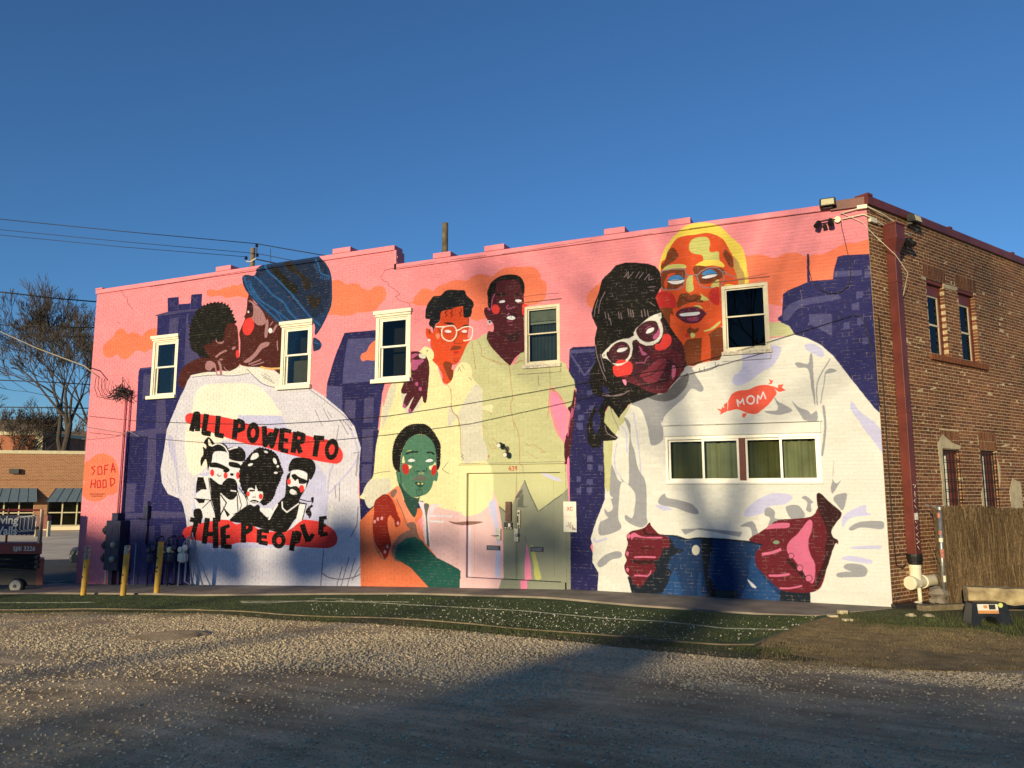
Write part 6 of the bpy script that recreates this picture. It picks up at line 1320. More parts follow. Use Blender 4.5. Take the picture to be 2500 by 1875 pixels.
# ---- floodlights at the corner
def flood(name, label, base, ax, an, three):
    t = thing(name, label, 'floodlight', base)
    b = Vector(base); O = (b.x, b.y, b.z)
    mb = MB(); P = lambda a, n, z: b + (ax * a + an * n + Vector((0, 0, z))) * .66
    mb.hexa([P(-.22, .02, -.08), P(.22, .02, -.08), P(.22, .26, -.11), P(-.22, .26, -.11)][::1] + [P(-.22, .0, .16), P(.22, .0, .16), P(.20, .2, .13), P(-.20, .2, .13)])
    mb.build('housing', M['dgrey'], t, bevel=.01)
    mb = MB(); mb.hexa([P(-.17, .262, -.09), P(.17, .262, -.09), P(.17, .27, -.09), P(-.17, .27, -.09), P(-.165, .22, .09), P(.165, .22, .09), P(.165, .232, .09), P(-.165, .232, .09)]); mb.build('lens', M['lens'], t)
    mb = MB(); mb.hexa([P(-.2, .0, -.16), P(.16, .0, -.16), P(.12, .12, -.14), P(-.12, .12, -.14), P(-.2, .0, -.085), P(.16, .0, -.085), P(.12, .12, -.085), P(-.12, .12, -.085)]); mb.build('bracket', M['black'], t)
    return t


flood('floodlight', 'dark box floodlight with a pale lens above the pink wall at the roof corner', Vector((-.66, -.05, 7.42)), Vector((1, 0, 0)), Vector((0, -1, 0)), 1)
flood('floodlight', 'dark box floodlight seen from its side on the brick wall above the downpipe', side_pt(1.45, .07, 7.30), SIDE.copy(), SIDE_N.copy(), 1)
def spots(label, base, ax, an, flip):
    t = thing('spotlight', label, 'light', base); b = Vector(base)
    P = lambda a, n, z: b + (ax * a + an * n + Vector((0, 0, z))) * .8
    mb = MB(); mb.lathe(P(.14, .02, .0), [(.06, 0), (.06, .04)], 18, tuple(an)); mb.build('wall_plate', M['lens'], t)
    for (a, z, dx) in ((-.30, -.02, -.35), (-.06, 0, .0)):
        mb = MB(); c = P(a + .05, .12, z); mb.lathe(c, [(.03, 0), (.05, .03), (.055, .16)], 14, tuple(an * .6 + ax * dx + Vector((0, 0, -.7)))); mb.build('lamp_head', M['black'], t)
    mb = MB(); mb.tube([P(.12, .04, 0), P(-.05, .12, .0), P(-.26, .12, -.02)], .016); mb.build('arm', M['black'], t)
    mb = MB(); mb.lathe(P(-.14, .1, -.1), [(.03, 0), (.045, .07)], 12, tuple(an * .6 + Vector((0, 0, -.8)))); mb.build('sensor', M['dgrey'], t)
    return t


spots('cluster of black spotlights on a round plate under the corner floodlight, over the pink wall', Vector((-.62, -.01, 7.10)), Vector((1, 0, 0)), Vector((0, -1, 0)), 1)
spots('cluster of black spotlights beside the top of the red downpipe on the brick wall', side_pt(1.25, .02, 6.85), SIDE.copy(), SIDE_N.copy(), 1)
t = thing('corner_conduit', 'white conduit lines wrapped round the brick corner under the red coping', 'conduit', (0, -.05, 7.2))
tubes('conduit', M['pvc'], t, [[(-.45, -.05, 7.21), (-.06, -.06, 7.27), (.02, -.05, 7.27), side_pt(.5, .06, 7.22), side_pt(.95, .06, 7.14), side_pt(1.2, .08, 6.98), side_pt(1.45, .08, 7.02)]], .012)
tubes('conduit', M['pvc'], t, [[(-.42, -.04, 7.10), (-.06, -.04, 7.14), (.03, -.04, 7.08), side_pt(.35, .05, 7.03), side_pt(.8, .05, 6.98), side_pt(1.0, .05, 6.88)]], .012)
tubes('conduit', M['pvc'], t, [[(-.42, -.05, 7.21), (-.1, -.05, 7.0), side_pt(.12, .05, 6.75), side_pt(.5, .22, 6.4), side_pt(.86, .25, 6.1), side_pt(1.0, .05, 5.7), side_pt(1.03, .03, 4.9), side_pt(.98, .03, 4.5)]], .006)
mb = MB(); mb.box(-.16, .01, -.09, -.02, 7.24, 7.31); mb.obox((0, 0, 0), SIDE, SIDE_N, .03, .24, .005, .06, 7.0, 7.09); mb.build('junction_box', M['pvc'], t)

# ---- downpipe
M['fadedred'] = mat('faded_red_sticker', (.42, .16, .12), rough=.6, var=.4, scale=30)
t = thing('downpipe', 'dark red square downpipe with hopper head, scratched graffiti and a white plastic tee below', 'downpipe', side_pt(.62, .1, .1))
O3 = ((0, 0, 0), SIDE, SIDE_N); a0, a1 = .56, .74
mb = MB(); mb.obox(*O3, a0, a1, .02, .19, .86, 6.55); mb.build('pipe', M['dred'], t, bevel=.006)
mb = MB(); mb.obox(*O3, a0 - .01, a1 + .01, .015, .20, 3.45, 3.52); mb.obox(*O3, a0 - .008, a1 + .008, .015, .198, 5.9, 5.93); mb.build('joint_band', M['dred'], t)
mb = MB(); P = lambda a, n, z: side_pt(a, n, z)
mb.hexa([P(a0, .02, 6.5), P(a1, .02, 6.5), P(a1, .19, 6.5), P(a0, .19, 6.5), P(a0 - .07, .015, 6.72), P(a1 + .07, .015, 6.72), P(a1 + .07, .27, 6.72), P(a0 - .07, .27, 6.72)])
mb.hexa([P(a0 - .07, .015, 6.721), P(a1 + .07, .015, 6.721), P(a1 + .07, .27, 6.721), P(a0 - .07, .27, 6.721), P(a0 - .07, .015, 7.0), P(a1 + .07, .015, 7.0), P(a1 + .07, .27, 7.0), P(a0 - .07, .27, 7.0)]); mb.build('hopper_head', M['dred'], t, bevel=.006)
mb = MB(); mb.obox(*O3, a0 - .08, a1 + .08, .01, .285, 7.0, 7.03); mb.build('hopper_rim', M['dred'], t)
c = side_pt((a0 + a1) / 2, .105, .86)
mb = MB(); mb.lathe((c.x, c.y, .73), [(.10, 0), (.112, .03), (.112, .045), (.12, .06), (.135, .15), (.135, .19)], 18); mb.build('rubber_coupler', M['black'], t, smooth=False)
mb = MB(); mb.lathe((c.x, c.y, .36), [(.10, 0), (.10, .30), (.105, .31), (.105, .37)], 18); q = c + Vector((0, 0, 0))
ax_ = SIDE.copy(); mb.lathe(Vector((c.x, c.y, .42)) - ax_ * .22, [(.105, 0), (.118, .005), (.118, .10), (.105, .105), (.105, .42), (.12, .425), (.12, .5), (.1, .505), (.1, 1.9)], 20, tuple(ax_)); mb.build('plastic_tee', M['pvc'], t, smooth=False)
tubes('small_drain', M['pvc'], t, [[(c.x + .04, c.y - .02, .33), (c.x + .05, c.y - .03, .02)]], .035, 10)
mb = MB(); mb.obox(*O3, a0 + .03, a0 + .15, .191, .194, 1.52, 1.64); mb.build('paint_patch', M['whiteink'], t)
# scratched tag on the pipe's face
L_ = []; rd2 = random.Random(4); z = 2.15
gl = [((0, .0), (.8, .5), (0, .9)), ((.9, 0), (.1, .5), (.9, 1)), ((0, .2), (.6, 0), (.9, .5), (.3, .9), (.1, .5)), ((.1, 0), (.9, .1), (.5, .6)), ((.5, 0), (.5, 1)), ((0, .5), (1, .5)), ((.2, .1), (.8, .9)), ((.8, .1), (.2, .9)), ((.1, .8), (.5, 0), (.9, .8)), ((.0, .1), (.9, 0), (.9, .8), (.2, .9))]
for k in range(10):
    if .62 < z - 1.0 < .66: z -= .14
    for g_ in rd2.sample(gl, 1): L_.append([side_pt(a0 + .03 + u * .13, .193, z - w_ * .10) for u, w_ in g_])
    z -= .12
tubes('scratched_graffiti', M['whiteink'], t, L_, .004, 4)

# black slab drain and rubble at the corner foot
p = G(2235, 1488); t = thing('drain_tray', 'low black rectangular tray at the foot of the brick corner', 'tray', p)
mb = MB(); o_ = G(2180, 1489); mb.obox((o_.x, o_.y, 0), RGT, FWD, .02, .80, -.02, .42, .02, .09); mb.build('tray', M['black'], t, bevel=.01); mb = MB(); mb.obox((o_.x, o_.y, 0), RGT, FWD, .82, 1.02, .1, .42, .02, .10); mb.build('tray', M['black'], t, bevel=.01)
rd3 = random.Random(8)
for k, (px, py, r, lb) in enumerate(((2243, 1478, .10, 'white stone on the black tray by the downpipe'), (2292, 1468, .16, 'grey block leaning against the fence post'), (2290, 1446, .15, 'upper grey block of the pile by the fence post'), (2276, 1484, .13, 'tan broken rock beside the fence post'), (2225, 1508, .09, 'flat tan rock in the grass before the corner'), (2268, 1508, .09, 'tan rock at the end of the kerb timber'), (2360, 1478, .06, 'small stone on the kerb timber'))):
    dep = (G(px, 1486) - CAM).dot(FWD); p = at_depth(px, py, dep + .1 if k < 4 else (G(px, py) - CAM).dot(FWD)); mb = MB(); mb.lathe((p.x, p.y, p.z - r * .6), [(r * .7, 0), (r * 1.05, r * .35), (r * .9, r * .95), (r * .4, r * 1.25)], 7)
    mb.v = [(x + rd3.uniform(-.2, .2) * r, y + rd3.uniform(-.2, .2) * r, z + rd3.uniform(-.15, .15) * r) for x, y, z in mb.v]
    tag(mb.build('rock', [M['paper'], M['concrete'], M['concrete'], M['patch'], M['patch'], M['patch'], M['patch']][k], None), lb, 'rock', 'rocks and rubble by the corner')

# ---- reed fence
F0 = G(2306, 1484); F1 = G(2760, 1478); fd = (F1 - F0); fd.z = 0; flen = fd.length; fd.normalize(); fn = Vector((fd.y, -fd.x, 0))
t = thing('reed_fence', 'brown brushwood screen fence on a galvanised post beside the brick wall', 'fence', F0)
zt = lambda u: 1.745 + .02 * math.sin(u * 3) - .008 * u
mb = MB(); rr = random.Random(12)
for k in range(11000):
    u = rr.uniform(-.02, flen); w_ = rr.uniform(-.05, .045); z0 = rr.uniform(-.02, 1.45); L__ = rr.uniform(.25, .75); z1 = min(z0 + L__, zt(u) + rr.uniform(-.05, .03)); dx = rr.gauss(0, .05) - .02; dw = rr.gauss(0, .02)
    a = F0 + fd * u + fn * w_; b = a + fd * dx + fn * dw; r_ = rr.uniform(.003, .0075); i = len(mb.v)
    if z1 - z0 < .05: z0 = z1 - .2
    for (c_, zz) in ((a, z0), (b, z1)):
        for q in ((-1, -.4), (1, -.4), (0, 1)): mb.v.append(tuple(Vector((c_.x, c_.y, zz)) + fd * (q[0] * r_) + fn * (q[1] * r_)))
    mb.f += [(i, i + 1, i + 4, i + 3), (i + 1, i + 2, i + 5, i + 4), (i + 2, i, i + 3, i + 5)]
M['reed'] = brick_mat('dry_brushwood', [(.04, .027, .016), (.11, .075, .042), (.07, .048, .028), (.22, .155, .085), (.05, .034, .02), (.15, .10, .055)])
bw = stuff(mb.build('brushwood', M['reed'], t, (F0.x, F0.y, 0)))
at_ = bw.data.attributes.new('tone', 'FLOAT', 'FACE'); at_.data.foreach_set('value', np.repeat(np.random.RandomState(2).rand(len(bw.data.polygons) // 3), 3).astype(np.float32))
mb = MB(); mb.obox((F0.x, F0.y, 0), fd, fn, .0, flen, -.05, -.02, .0, 1.68); mb.build('brushwood_core', mat('brushwood_core', (.045, .03, .018)), t)
pp = F0 + fn * .06
for u in (0.0, 2.05): q = pp + fd * u; mb = MB(); mb.tube([(q.x - .03, q.y, -.05), (q.x, q.y, 1.72 - .0)], .036, 14); mb.build('post', M['steel'], t, smooth=True)
mb = MB(); mb.lathe((pp.x, pp.y, 1.70), [(.045, 0), (.048, .05), (.02, .08)], 12); mb.tube([(pp.x, pp.y, 1.715), (pp.x - .22, pp.y + .05, 1.80)], [.02, .006], 6); mb.build('post_cap', M['steel'], t)
for z, h, c_ in ((1.56, .09, 'fadedred'), (1.27, .06, 'fadedred'), (1.14, .07, 'pvc'), (.86, .16, 'fadedred'), (.45, .11, 'pvc')):
    mb = MB(); mb.tube([(pp.x - .012, pp.y, z), (pp.x - .010, pp.y, z + h)], .0375, 14, cap=False); mb.build('sticker', M[c_], t)

# log bench on blocks, kerb timbers
L0, L1 = at_depth(2358, 1452, 12.75), at_depth(2700, 1462, 12.2)
t = thing('log_bench', 'thick weathered timber beam lying on blocks in front of the brushwood fence', 'timber', (L0.x, L0.y, 0))
dv = (L1 - L0).normalized(); sd_ = dv.cross(Vector((0, 0, 1))).normalized(); mb = MB(); n = 18
for k in range(n + 1):
    c_ = L0.lerp(L1, k / n)
    for (a, z) in ((-.14, -.12), (.14, -.125), (.155, .05), (.10, .125), (-.1, .13), (-.15, .05)):
        q = c_ + sd_ * (a + rr.uniform(-.012, .012)); mb.v.append((q.x, q.y, c_.z + z + rr.uniform(-.012, .012)))
for k in range(n):
    for j in range(6): j2 = (j + 1) % 6; mb.f.append((k * 6 + j, k * 6 + j2, (k + 1) * 6 + j2, (k + 1) * 6 + j))
mb.f.append((5, 4, 3, 2, 1, 0)); mb.f.append(tuple(n * 6 + j for j in range(6)))
M['log'] = mat('weathered_beam', (.42, .34, .19), rough=.9, scale=5, col2=(.19, .14, .075), bump=.8, bscale=25); mb.build('beam', M['log'], t)
for u in (.12, .62): q = L0.lerp(L1, u); mb = MB(); mb.obox((q.x, q.y, 0), RGT, FWD, -.06, .06, -.1, .1, -.02, L0.z - .11); mb.build('block', M['concrete'], t)
K0, K1 = G(2254, 1496), G(2700, 1474)
t = thing('kerb_timber', 'long low pale timber kerb in front of the log and the fence', 'timber', K0)
dv = (K1 - K0); dv.z = 0; kl = dv.length; dv.normalize(); mb = MB(); mb.obox((K0.x, K0.y, 0), dv, Vector((-dv.y, dv.x, 0)), 0, kl, -.02, .14, .0, .115); mb.build('timber', M['edging'], t, bevel=.008)

# black plastic box with a pasted label
p = G(2425, 1534); t = thing('plastic_step', 'black plastic step box with an arch cut in its front and a colourful pasted label', 'box', p)
O4 = (p.x, p.y, p.z); wb, wt, hh = .33, .26, .37; V_ = []
outl = [(-wb, 0), (-.17, 0), (-.165, .10), (-.12, .155), (-.02, .17), (.06, .15), (.10, .08), (.11, 0), (wb, 0), (wt, hh - .02), (wt - .03, hh), (-wt + .03, hh), (-wt, hh - .02)]
mb = MB(); n = len(outl)
for y in (0, .30):
    k = 1 if y == 0 else .9
    for (a, z) in outl: q = p + RGT * a * k + FWD * (y + (.05 * z / hh if y == 0 else -.05 * z / hh)); mb.v.append((q.x, q.y, p.z + z))
mb.f = [(0, 1, 2, 12), (12, 2, 3, 11), (11, 3, 4, 5, 10), (10, 5, 6, 9), (9, 6, 7, 8)]; mb.f += [tuple(n + j for j in reversed(f_)) for f_ in list(mb.f)]
mb.f += [(i, n + i, n + (i + 1) % n, (i + 1) % n) for i in range(n)]
mb.build('body', mat('ribbed_black_plastic', (.016, .016, .018), rough=.28, var=.3, scale=10), t)
def on_face(a0_, a1_, z0_, z1_, e):
    f_ = lambda a, z: p + RGT * a + FWD * (.05 * z / hh - e) + Vector((0, 0, z)); return [f_(a0_, z0_), f_(a1_, z0_), f_(a1_, z1_), f_(a0_, z1_)]
mb = MB(); mb.quad(*on_face(-.19, .12, .21, .345, .003)); mb.build('label', M['paper'], t)
mb = MB(); mb.quad(*on_face(-.19, .12, .21, .255, .005)); mb.quad(*on_face(-.10, -.04, .285, .33, .005)); mb.build('orange_print', mat('orange_print', (.48, .22, .08)), t)
mb = MB(); mb.quad(*on_face(-.02, .08, .27, .34, .006)); mb.build('picture_print', M['ink'], t)
mb = MB(); c_ = p + RGT * .16 + FWD * .04 + Vector((0, 0, .33)); mb.lathe(c_, [(.035, 0), (.035, .006)], 16, tuple(-FWD)); mb.build('round_sticker', mat('yellow_sticker', (.55, .60, .18)), t)

# cardboard bits
for k, (px, py) in enumerate(((2050, 1503), (2062, 1520), (2025, 1510))):
    p = G(px, py); mb = MB(); mb.obox((p.x, p.y, p.z), RGT, FWD, 0, .14, 0, .1, .02, .05 + .03 * (k == 0)); tag(mb.build('broken_brick', M['patch'], None), ['broken tan brick end at the tip of the turf', 'broken tan brick in the dry grass', 'broken tan brick at the edge of the walk'][k], 'brick piece')
# ================================================================ beyond the left end: shop, lift, car, trees, poles, wires
def brick_far(name, c1, c2, cm, sc=1.0):
    m = bpy.data.materials.new(name); m.use_nodes = True; nt = m.node_tree; L = nt.links.new; b = nt.nodes['Principled BSDF']
    tc = nt.nodes.new('ShaderNodeTexCoord'); br = nt.nodes.new('ShaderNodeTexBrick'); L(tc.outputs['UV'], br.inputs['Vector'])
    br.inputs['Scale'].default_value = 1; br.inputs['Brick Width'].default_value = .30 * sc; br.inputs['Row Height'].default_value = .11 * sc; br.inputs['Mortar Size'].default_value = .014 * sc
    br.inputs['Color1'].default_value = (*c1, 1); br.inputs['Color2'].default_value = (*c2, 1); br.inputs['Mortar'].default_value = (*cm, 1); L(br.outputs['Color'], b.inputs['Base Color']); b.inputs['Roughness'].default_value = .9
    bp = nt.nodes.new('ShaderNodeBump'); bp.inputs['Strength'].default_value = .5; bp.inputs['Distance'].default_value = .02; bp.invert = True; L(br.outputs['Fac'], bp.inputs['Height']); L(bp.outputs[0], b.inputs['Normal'])
    return m


def uv_wall(ob, o, ax):
    me = ob.data; uv = me.uv_layers.new(name='UVMap'); W_ = WORLD[ob.name]
    for lp in me.loops: c = me.vertices[lp.vertex_index].co + W_; uv.data[lp.index].uv = ((c - o).dot(ax), c.z)


DS = 58.0
B0 = at_depth(0, 1290, DS); B0.z = 0
sdir = (FWD * math.cos(math.radians(74)) + RGT * math.sin(math.radians(74))).normalized(); sn = Vector((sdir.y, -sdir.x, 0))
def SX(px):                                # distance along the shop front seen at a photo column
    d = Vector(px_ray(px, 1195)); d.z = 0; A_ = np.array([[d.x, -sdir.x], [d.y, -sdir.y]]); t_, s_ = np.linalg.solve(A_, np.array([B0.x - CAM.x, B0.y - CAM.y])); return float(s_)
def SZ(px, py):
    d = Vector(px_ray(px, py)); s_ = SX(px); q = B0 + sdir * s_; k = (Vector((q.x, q.y, 0)) - Vector((CAM.x, CAM.y, 0))).length / math.hypot(d.x, d.y); return CAM.z + d.z * k


gz = zwall(-50)
M['shopbrick'] = brick_far('shop_orange_brick', (.30, .125, .06), (.22, .085, .042), (.34, .24, .14)); M['awn'] = mat('slate_blue_awning', (.085, .125, .165), rough=.6, var=.15); M['far_trim'] = mat('shop_cream_trim', (.50, .45, .30), rough=.7); M['farglass'] = glass('shop_glass', (.5, .5, .42), rough=.1)
t = thing('brick_shop', 'low orange brick shop with slate blue awnings across the street at the left', 'building', (B0.x, B0.y, gz))
PT = lambda s, n, z: (B0.x + sdir.x * s + sn.x * n, B0.y + sdir.y * s + sn.y * n, z)
s0, s1 = SX(-420), SX(330); ztop = SZ(100, 1108); zcap = SZ(100, 1100); zb = gz - .3
wl, wr = SX(-140), SX(86); w2l, w2r = SX(119), SX(330); zw0, zw1 = SZ(100, 1285), SZ(100, 1222); zwl0 = SZ(50, 1290)
holes = [(wl, wr, zw0, zw1), (w2l, w2r, zw0, zw1)]
mb = MB(); sheet_with_holes(mb, s0, s1, zb, ztop, holes, PT, 0); reveals(mb, holes, PT, 0, -.25, 0); mb.quad(PT(s0, 0, zb), PT(s0, -14, zb), PT(s0, -14, ztop), PT(s0, 0, ztop)); mb.quad(PT(s1, -14, zb), PT(s1, 0, zb), PT(s1, 0, ztop), PT(s1, -14, ztop)); mb.quad(PT(s0, 0, ztop - .3), PT(s1, 0, ztop - .3), PT(s1, -14, ztop - .3), PT(s0, -14, ztop - .3))
w = mb.build('brick_wall', M['shopbrick'], t); uv_wall(w, B0, sdir)
mb = MB(); mb.obox((B0.x, B0.y, 0), sdir, sn, s0 - .1, s1 + .1, -.3, .08, ztop + .001, zcap); mb.build('parapet_cap', M['far_trim'], t)
zc = SZ(100, 1171); mb = MB(); mb.obox((B0.x, B0.y, 0), sdir, sn, s0, s1, .001, .06, zc - .04, zc + .10); w = mb.build('corbel_course', M['shopbrick'], t); uv_wall(w, B0, sdir)
for (a, b) in ((SX(-160), SX(102)), (SX(124), SX(335))):
    za, zb_ = SZ(100, 1192), SZ(100, 1225); zb_ = min(zb_, za - .9); g_ = MB(); e = .35
    g_.v = [PT(a + e, .01, za), PT(b - e, .01, za), PT(b, .95, zb_), PT(a, .95, zb_), PT(a + e, .01, zb_), PT(b - e, .01, zb_)]; g_.f = [(0, 3, 2, 1), (0, 4, 3), (1, 2, 5), (3, 4, 5, 2)]
    aw = g_.build('awning', M['awn'], t); n_ = int((b - a) / .62)
    for k in range(n_ + 1):
        u = a + (b - a) * k / n_; ut = a + e + (b - a - 2 * e) * k / n_; mb = MB(); mb.tube([PT(ut, .03, za + .01), PT(u, .96, zb_ + .02)], .025, 4); mb.build('seam', M['awn'], aw)
for (a, b, lo_) in ((wl, wr, 0), (w2l, w2r, 0)):
    n_ = max(2, int(round((b - a) / 1.05))); fr = MB(); zm = (zw0 + zw1) / 2 + .05
    for k in range(n_ + 1): u = a + (b - a) * k / n_; fr.obox((B0.x, B0.y, 0), sdir, sn, u - .045, u + .045, -.16, -.08, zw0, zw1)
    for z in (zw0 + .04, zm, zw1 - .04): fr.obox((B0.x, B0.y, 0), sdir, sn, a, b, -.15, -.09, z - .04, z + .04)
    fr.obox((B0.x, B0.y, 0), sdir, sn, a - .1, b + .1, -.05, .08, zw0 - .09, zw0 - .001)
    w = fr.build('window', M['far_trim'], t); mb = MB(); mb.obox((B0.x, B0.y, 0), sdir, sn, a, b, -.13, -.125, zw0, zw1); mb.build('pane', M['farglass'], w)
    mb = MB(); mb.obox((B0.x, B0.y, 0), sdir, sn, a, b, -1.0, -.95, zw0, zw1); mb.build('curtain', mat('shop_curtain', (.12, .11, .07), scale=2.5, col2=(.03, .028, .02)), w)
q = Vector(PT(SX(34), 0, SZ(34, 1150))); mb = MB(); mb.obox((q.x, q.y, q.z - .2), sdir, sn, -.32, .32, .01, .35, 0, .36); mb.build('wall_lamp', M['dgrey'], t)
mb = MB(); mb.obox((B0.x, B0.y, 0), sdir, sn, SX(70), SX(330), .3, 1.2, gz, gz + .28); struct(mb.build('far_kerb', M['farlot'], None))
# dark red box on white legs
b_ = at_depth(103, 1318, 50); t = thing('newspaper_box', 'small dark red box on white legs on the far pavement beside the lift', 'street box', (b_.x, b_.y, gz))
mb = MB(); mb.obox((b_.x, b_.y, 0), RGT, FWD, -.35, .35, -.2, .2, gz + .5, gz + 1.35); mb.build('box', M['maroon'], t)
for a in (-.42, .36): mb = MB(); mb.obox((b_.x, b_.y, 0), RGT, FWD, a, a + .07, -.2, .1, gz, gz + 1.0); mb.build('leg', M['far_trim'], t)
mb = MB(); mb.obox((b_.x, b_.y, 0), RGT, FWD, -.1, .1, -.21, -.201, gz + .7, gz + .95); mb.build('sticker', M['paper'], t)

# brown brick building and roofs further back
def house(label, px0, px1, ytop, ybase, dep, cw, croof, gable, name='house', thick=8):
    a, b = at_depth(px0, ybase, dep), at_depth(px1, ybase, dep); base = gz; zt_ = at_depth(px0, ytop, dep).z; zwl_ = zt_ if not gable else base + (zt_ - base) * .62
    t = thing(name, label, 'house' if gable else 'building', (a.x, a.y, base)); wd = (b - a).length
    mb = MB(); mb.obox((a.x, a.y, 0), RGT, FWD, 0, wd, 0, thick, base, zwl_); mb.build('wall', cw, t)
    if gable:
        g_ = MB(); Q = lambda u, v, z: (a.x + RGT.x * u + FWD.x * v, a.y + RGT.y * u + FWD.y * v, z); e = .5
        g_.v = [Q(-e, -e, zwl_), Q(wd + e, -e, zwl_), Q(wd + e, thick + e, zwl_), Q(-e, thick + e, zwl_), Q(-e + wd * .1, thick / 2, zt_), Q(wd * .9 + e, thick / 2, zt_)]; g_.f = [(0, 1, 5, 4), (2, 3, 4, 5), (3, 0, 4), (1, 2, 5), (3, 2, 1, 0)]; g_.build('roof', croof, t)
        for k in range(2): mb = MB(); mb.obox((a.x, a.y, 0), RGT, FWD, wd * (.2 + .4 * k), wd * (.35 + .4 * k), -.04, -.01, base + 1.5, zwl_ - .8); mb.build('window', M['far_trim'], t)
    else:
        mb = MB(); mb.obox((a.x, a.y, 0), RGT, FWD, -.1, wd + .15, -.12, thick, zt_ + .001, zt_ + .35); mb.build('parapet', croof, t); mb = MB(); mb.obox((a.x, a.y, 0), RGT, FWD, wd - .7, wd + .08, -.08, -.001, base, zt_); mb.build('corner_pier', croof, t)
    return t


M['tcotta'] = mat('terracotta_wall', (.32, .12, .065), rough=.9, var=.25, scale=1.5); M['bark_roof'] = mat('old_roof', (.10, .075, .06), rough=.9, var=.3, scale=1)
house('terracotta brick building with a pale parapet behind the shop roof', -300, 100, 1062, 1120, 80, M['tcotta'], M['far_trim'], False, 'brick_building')
house('house with a dark gabled roof among the trees at far left', -60, 110, 1018, 1090, 120, M['bark_roof'], M['bark_roof'], True)
house('house with a brown roof partly hidden behind the bare tree', 70, 215, 1048, 1090, 105, M['tcotta'], M['bark_roof'], True)

# parked car nose
gC = gz + .05; cA = at_depth(169, 1380, 28.5); t = thing('parked_car', 'dark blue parked car whose nose shows past the left end of the mural wall', 'car', (cA.x, cA.y, gC))
cd_ = (RGT * .86 + FWD * .5).normalized(); cn = Vector((cd_.y, -cd_.x, 0)); CP = lambda u, v, z: (cA.x + cd_.x * u + cn.x * v, cA.y + cd_.y * u + cn.y * v, gC + z)
prof = [(0.02, .30), (0, .55), (.10, .74), (.9, .88), (1.25, .92), (1.95, 1.38), (3.2, 1.42), (3.95, 1.02), (4.35, .95), (4.42, .6), (4.38, .3)]
mb = MB(); n = len(prof)
for v_ in (.0, -1.75):
    for (u, z) in prof: k = .12 if z > 1.0 else 0; mb.v.append(CP(u, v_ - k if v_ == 0 else v_ + k, z))
mb.f = [tuple(range(n)), tuple(n + i for i in reversed(range(n)))] + [(i, n + i, n + (i + 1) % n, (i + 1) % n) for i in range(n)]
M['carp'] = mat('dark_blue_car_paint', (.012, .022, .038), rough=.35, var=.05); mb.build('body', M['carp'], t, bevel=.04)
mb = MB(); mb.hexa([CP(1.45, .005, .98), CP(3.6, .005, .98), CP(3.6, .0, .98), CP(1.45, .0, .98), CP(2.0, -.1, 1.33), CP(3.15, -.1, 1.33), CP(3.15, -.11, 1.33), CP(2.0, -.11, 1.33)]); mb.build('side_window', M['black'], t)
for u in (.78, 3.55):
    for v_ in (-.08, -1.65): c_ = Vector(CP(u, v_, .32)); mb = MB(); mb.lathe(c_ - cn * .1, [(.30, 0), (.33, .04), (.33, .16), (.30, .2)], 20, tuple(cn)); wh = mb.build('wheel', M['black'], t); mb = MB(); mb.lathe(c_ + cn * .1, [(.19, 0), (.17, .015)], 16, tuple(cn)); mb.build('rim', M['steel'], wh)
mb = MB(); mb.hexa([CP(-.01, -.05, .58), CP(.25, .02, .58), CP(.25, -.3, .58), CP(-.01, -.35, .58), CP(.0, -.05, .72), CP(.3, .02, .74), CP(.3, -.3, .74), CP(.0, -.35, .72)]); mb.build('headlight', M['dgrey'], t)

# ---- scissor lift
D_ = 21.0; lz = ground(at_depth(40, 1440, D_).x, at_depth(40, 1440, D_).y); la = at_depth(104, 1440, D_)
t = thing('scissor_lift', 'red and black scissor lift parked at the left edge with its platform lowered', 'scissor lift', (la.x, la.y, lz))
LP = lambda u, v, z: (la.x - RGT.x * u + VD.x * v, la.y - RGT.y * u + VD.y * v, z)     # u to the left
VD = at_depth(60, 1400, 30) - at_depth(60, 1400, 20); VD.z = 0; VD.normalize()
def Lz(y): return at_depth(60, y, D_).z
def lbox(mb, u0, u1, v0, v1, y0, y1): return mb.hexa([LP(u1, v0, Lz(y1)), LP(u0, v0, Lz(y1)), LP(u0, v1, Lz(y1)), LP(u1, v1, Lz(y1)), LP(u1, v0, Lz(y0)), LP(u0, v0, Lz(y0)), LP(u0, v1, Lz(y0)), LP(u1, v1, Lz(y0))])
M['lred'] = mat('lift_red_paint', (.16, .016, .016), rough=.45, var=.2, scale=5)
ppm = 1878 / D_; U = lambda px: (104 - px) / ppm
mb = MB(); lbox(mb, U(95), 2.6, 0, .8, 1326, 1353); mb.build('platform', M['lred'], t, bevel=.01)
mb = MB(); lbox(mb, U(88), 2.7, .08, .72, 1392, 1430); lbox(mb, U(97), U(88) - .002, .05, .7, 1408, 1432); mb.build('chassis', M['black'], t, bevel=.015)
mb = MB(); lbox(mb, U(103), U(90) + .05, -.05, .75, 1365, 1428); mb.build('entry_ladder', M['lred'], t, bevel=.01)
for k in range(3):
    y0, y1 = 1354 + k * 12, 1364 + k * 12
    for s_ in (0, 1):
        mb = MB(); A_ = LP(U(90), .04, Lz(y0 if s_ else y1)); B_ = LP(2.5, .04, Lz(y1 if s_ else y0)); mb.tube([A_, B_], .035, 4); A_ = LP(U(90), .7, Lz(y0 if s_ else y1)); B_ = LP(2.5, .7, Lz(y1 if s_ else y0)); mb.tube([A_, B_], .035, 4); mb.build('scissor_arm', M['black'], t)
    mb = MB(); mb.lathe(LP(U(88), -.0, Lz(y0 + 5)), [(.05, 0), (.05, .09)], 10, tuple(-FWD)); mb.build('pivot', M['dgrey'], t)
mb = MB(); lbox(mb, U(88), 2.5, .1, .6, 1356, 1394); mb.build('scissor_pack', M['dgrey'], t)
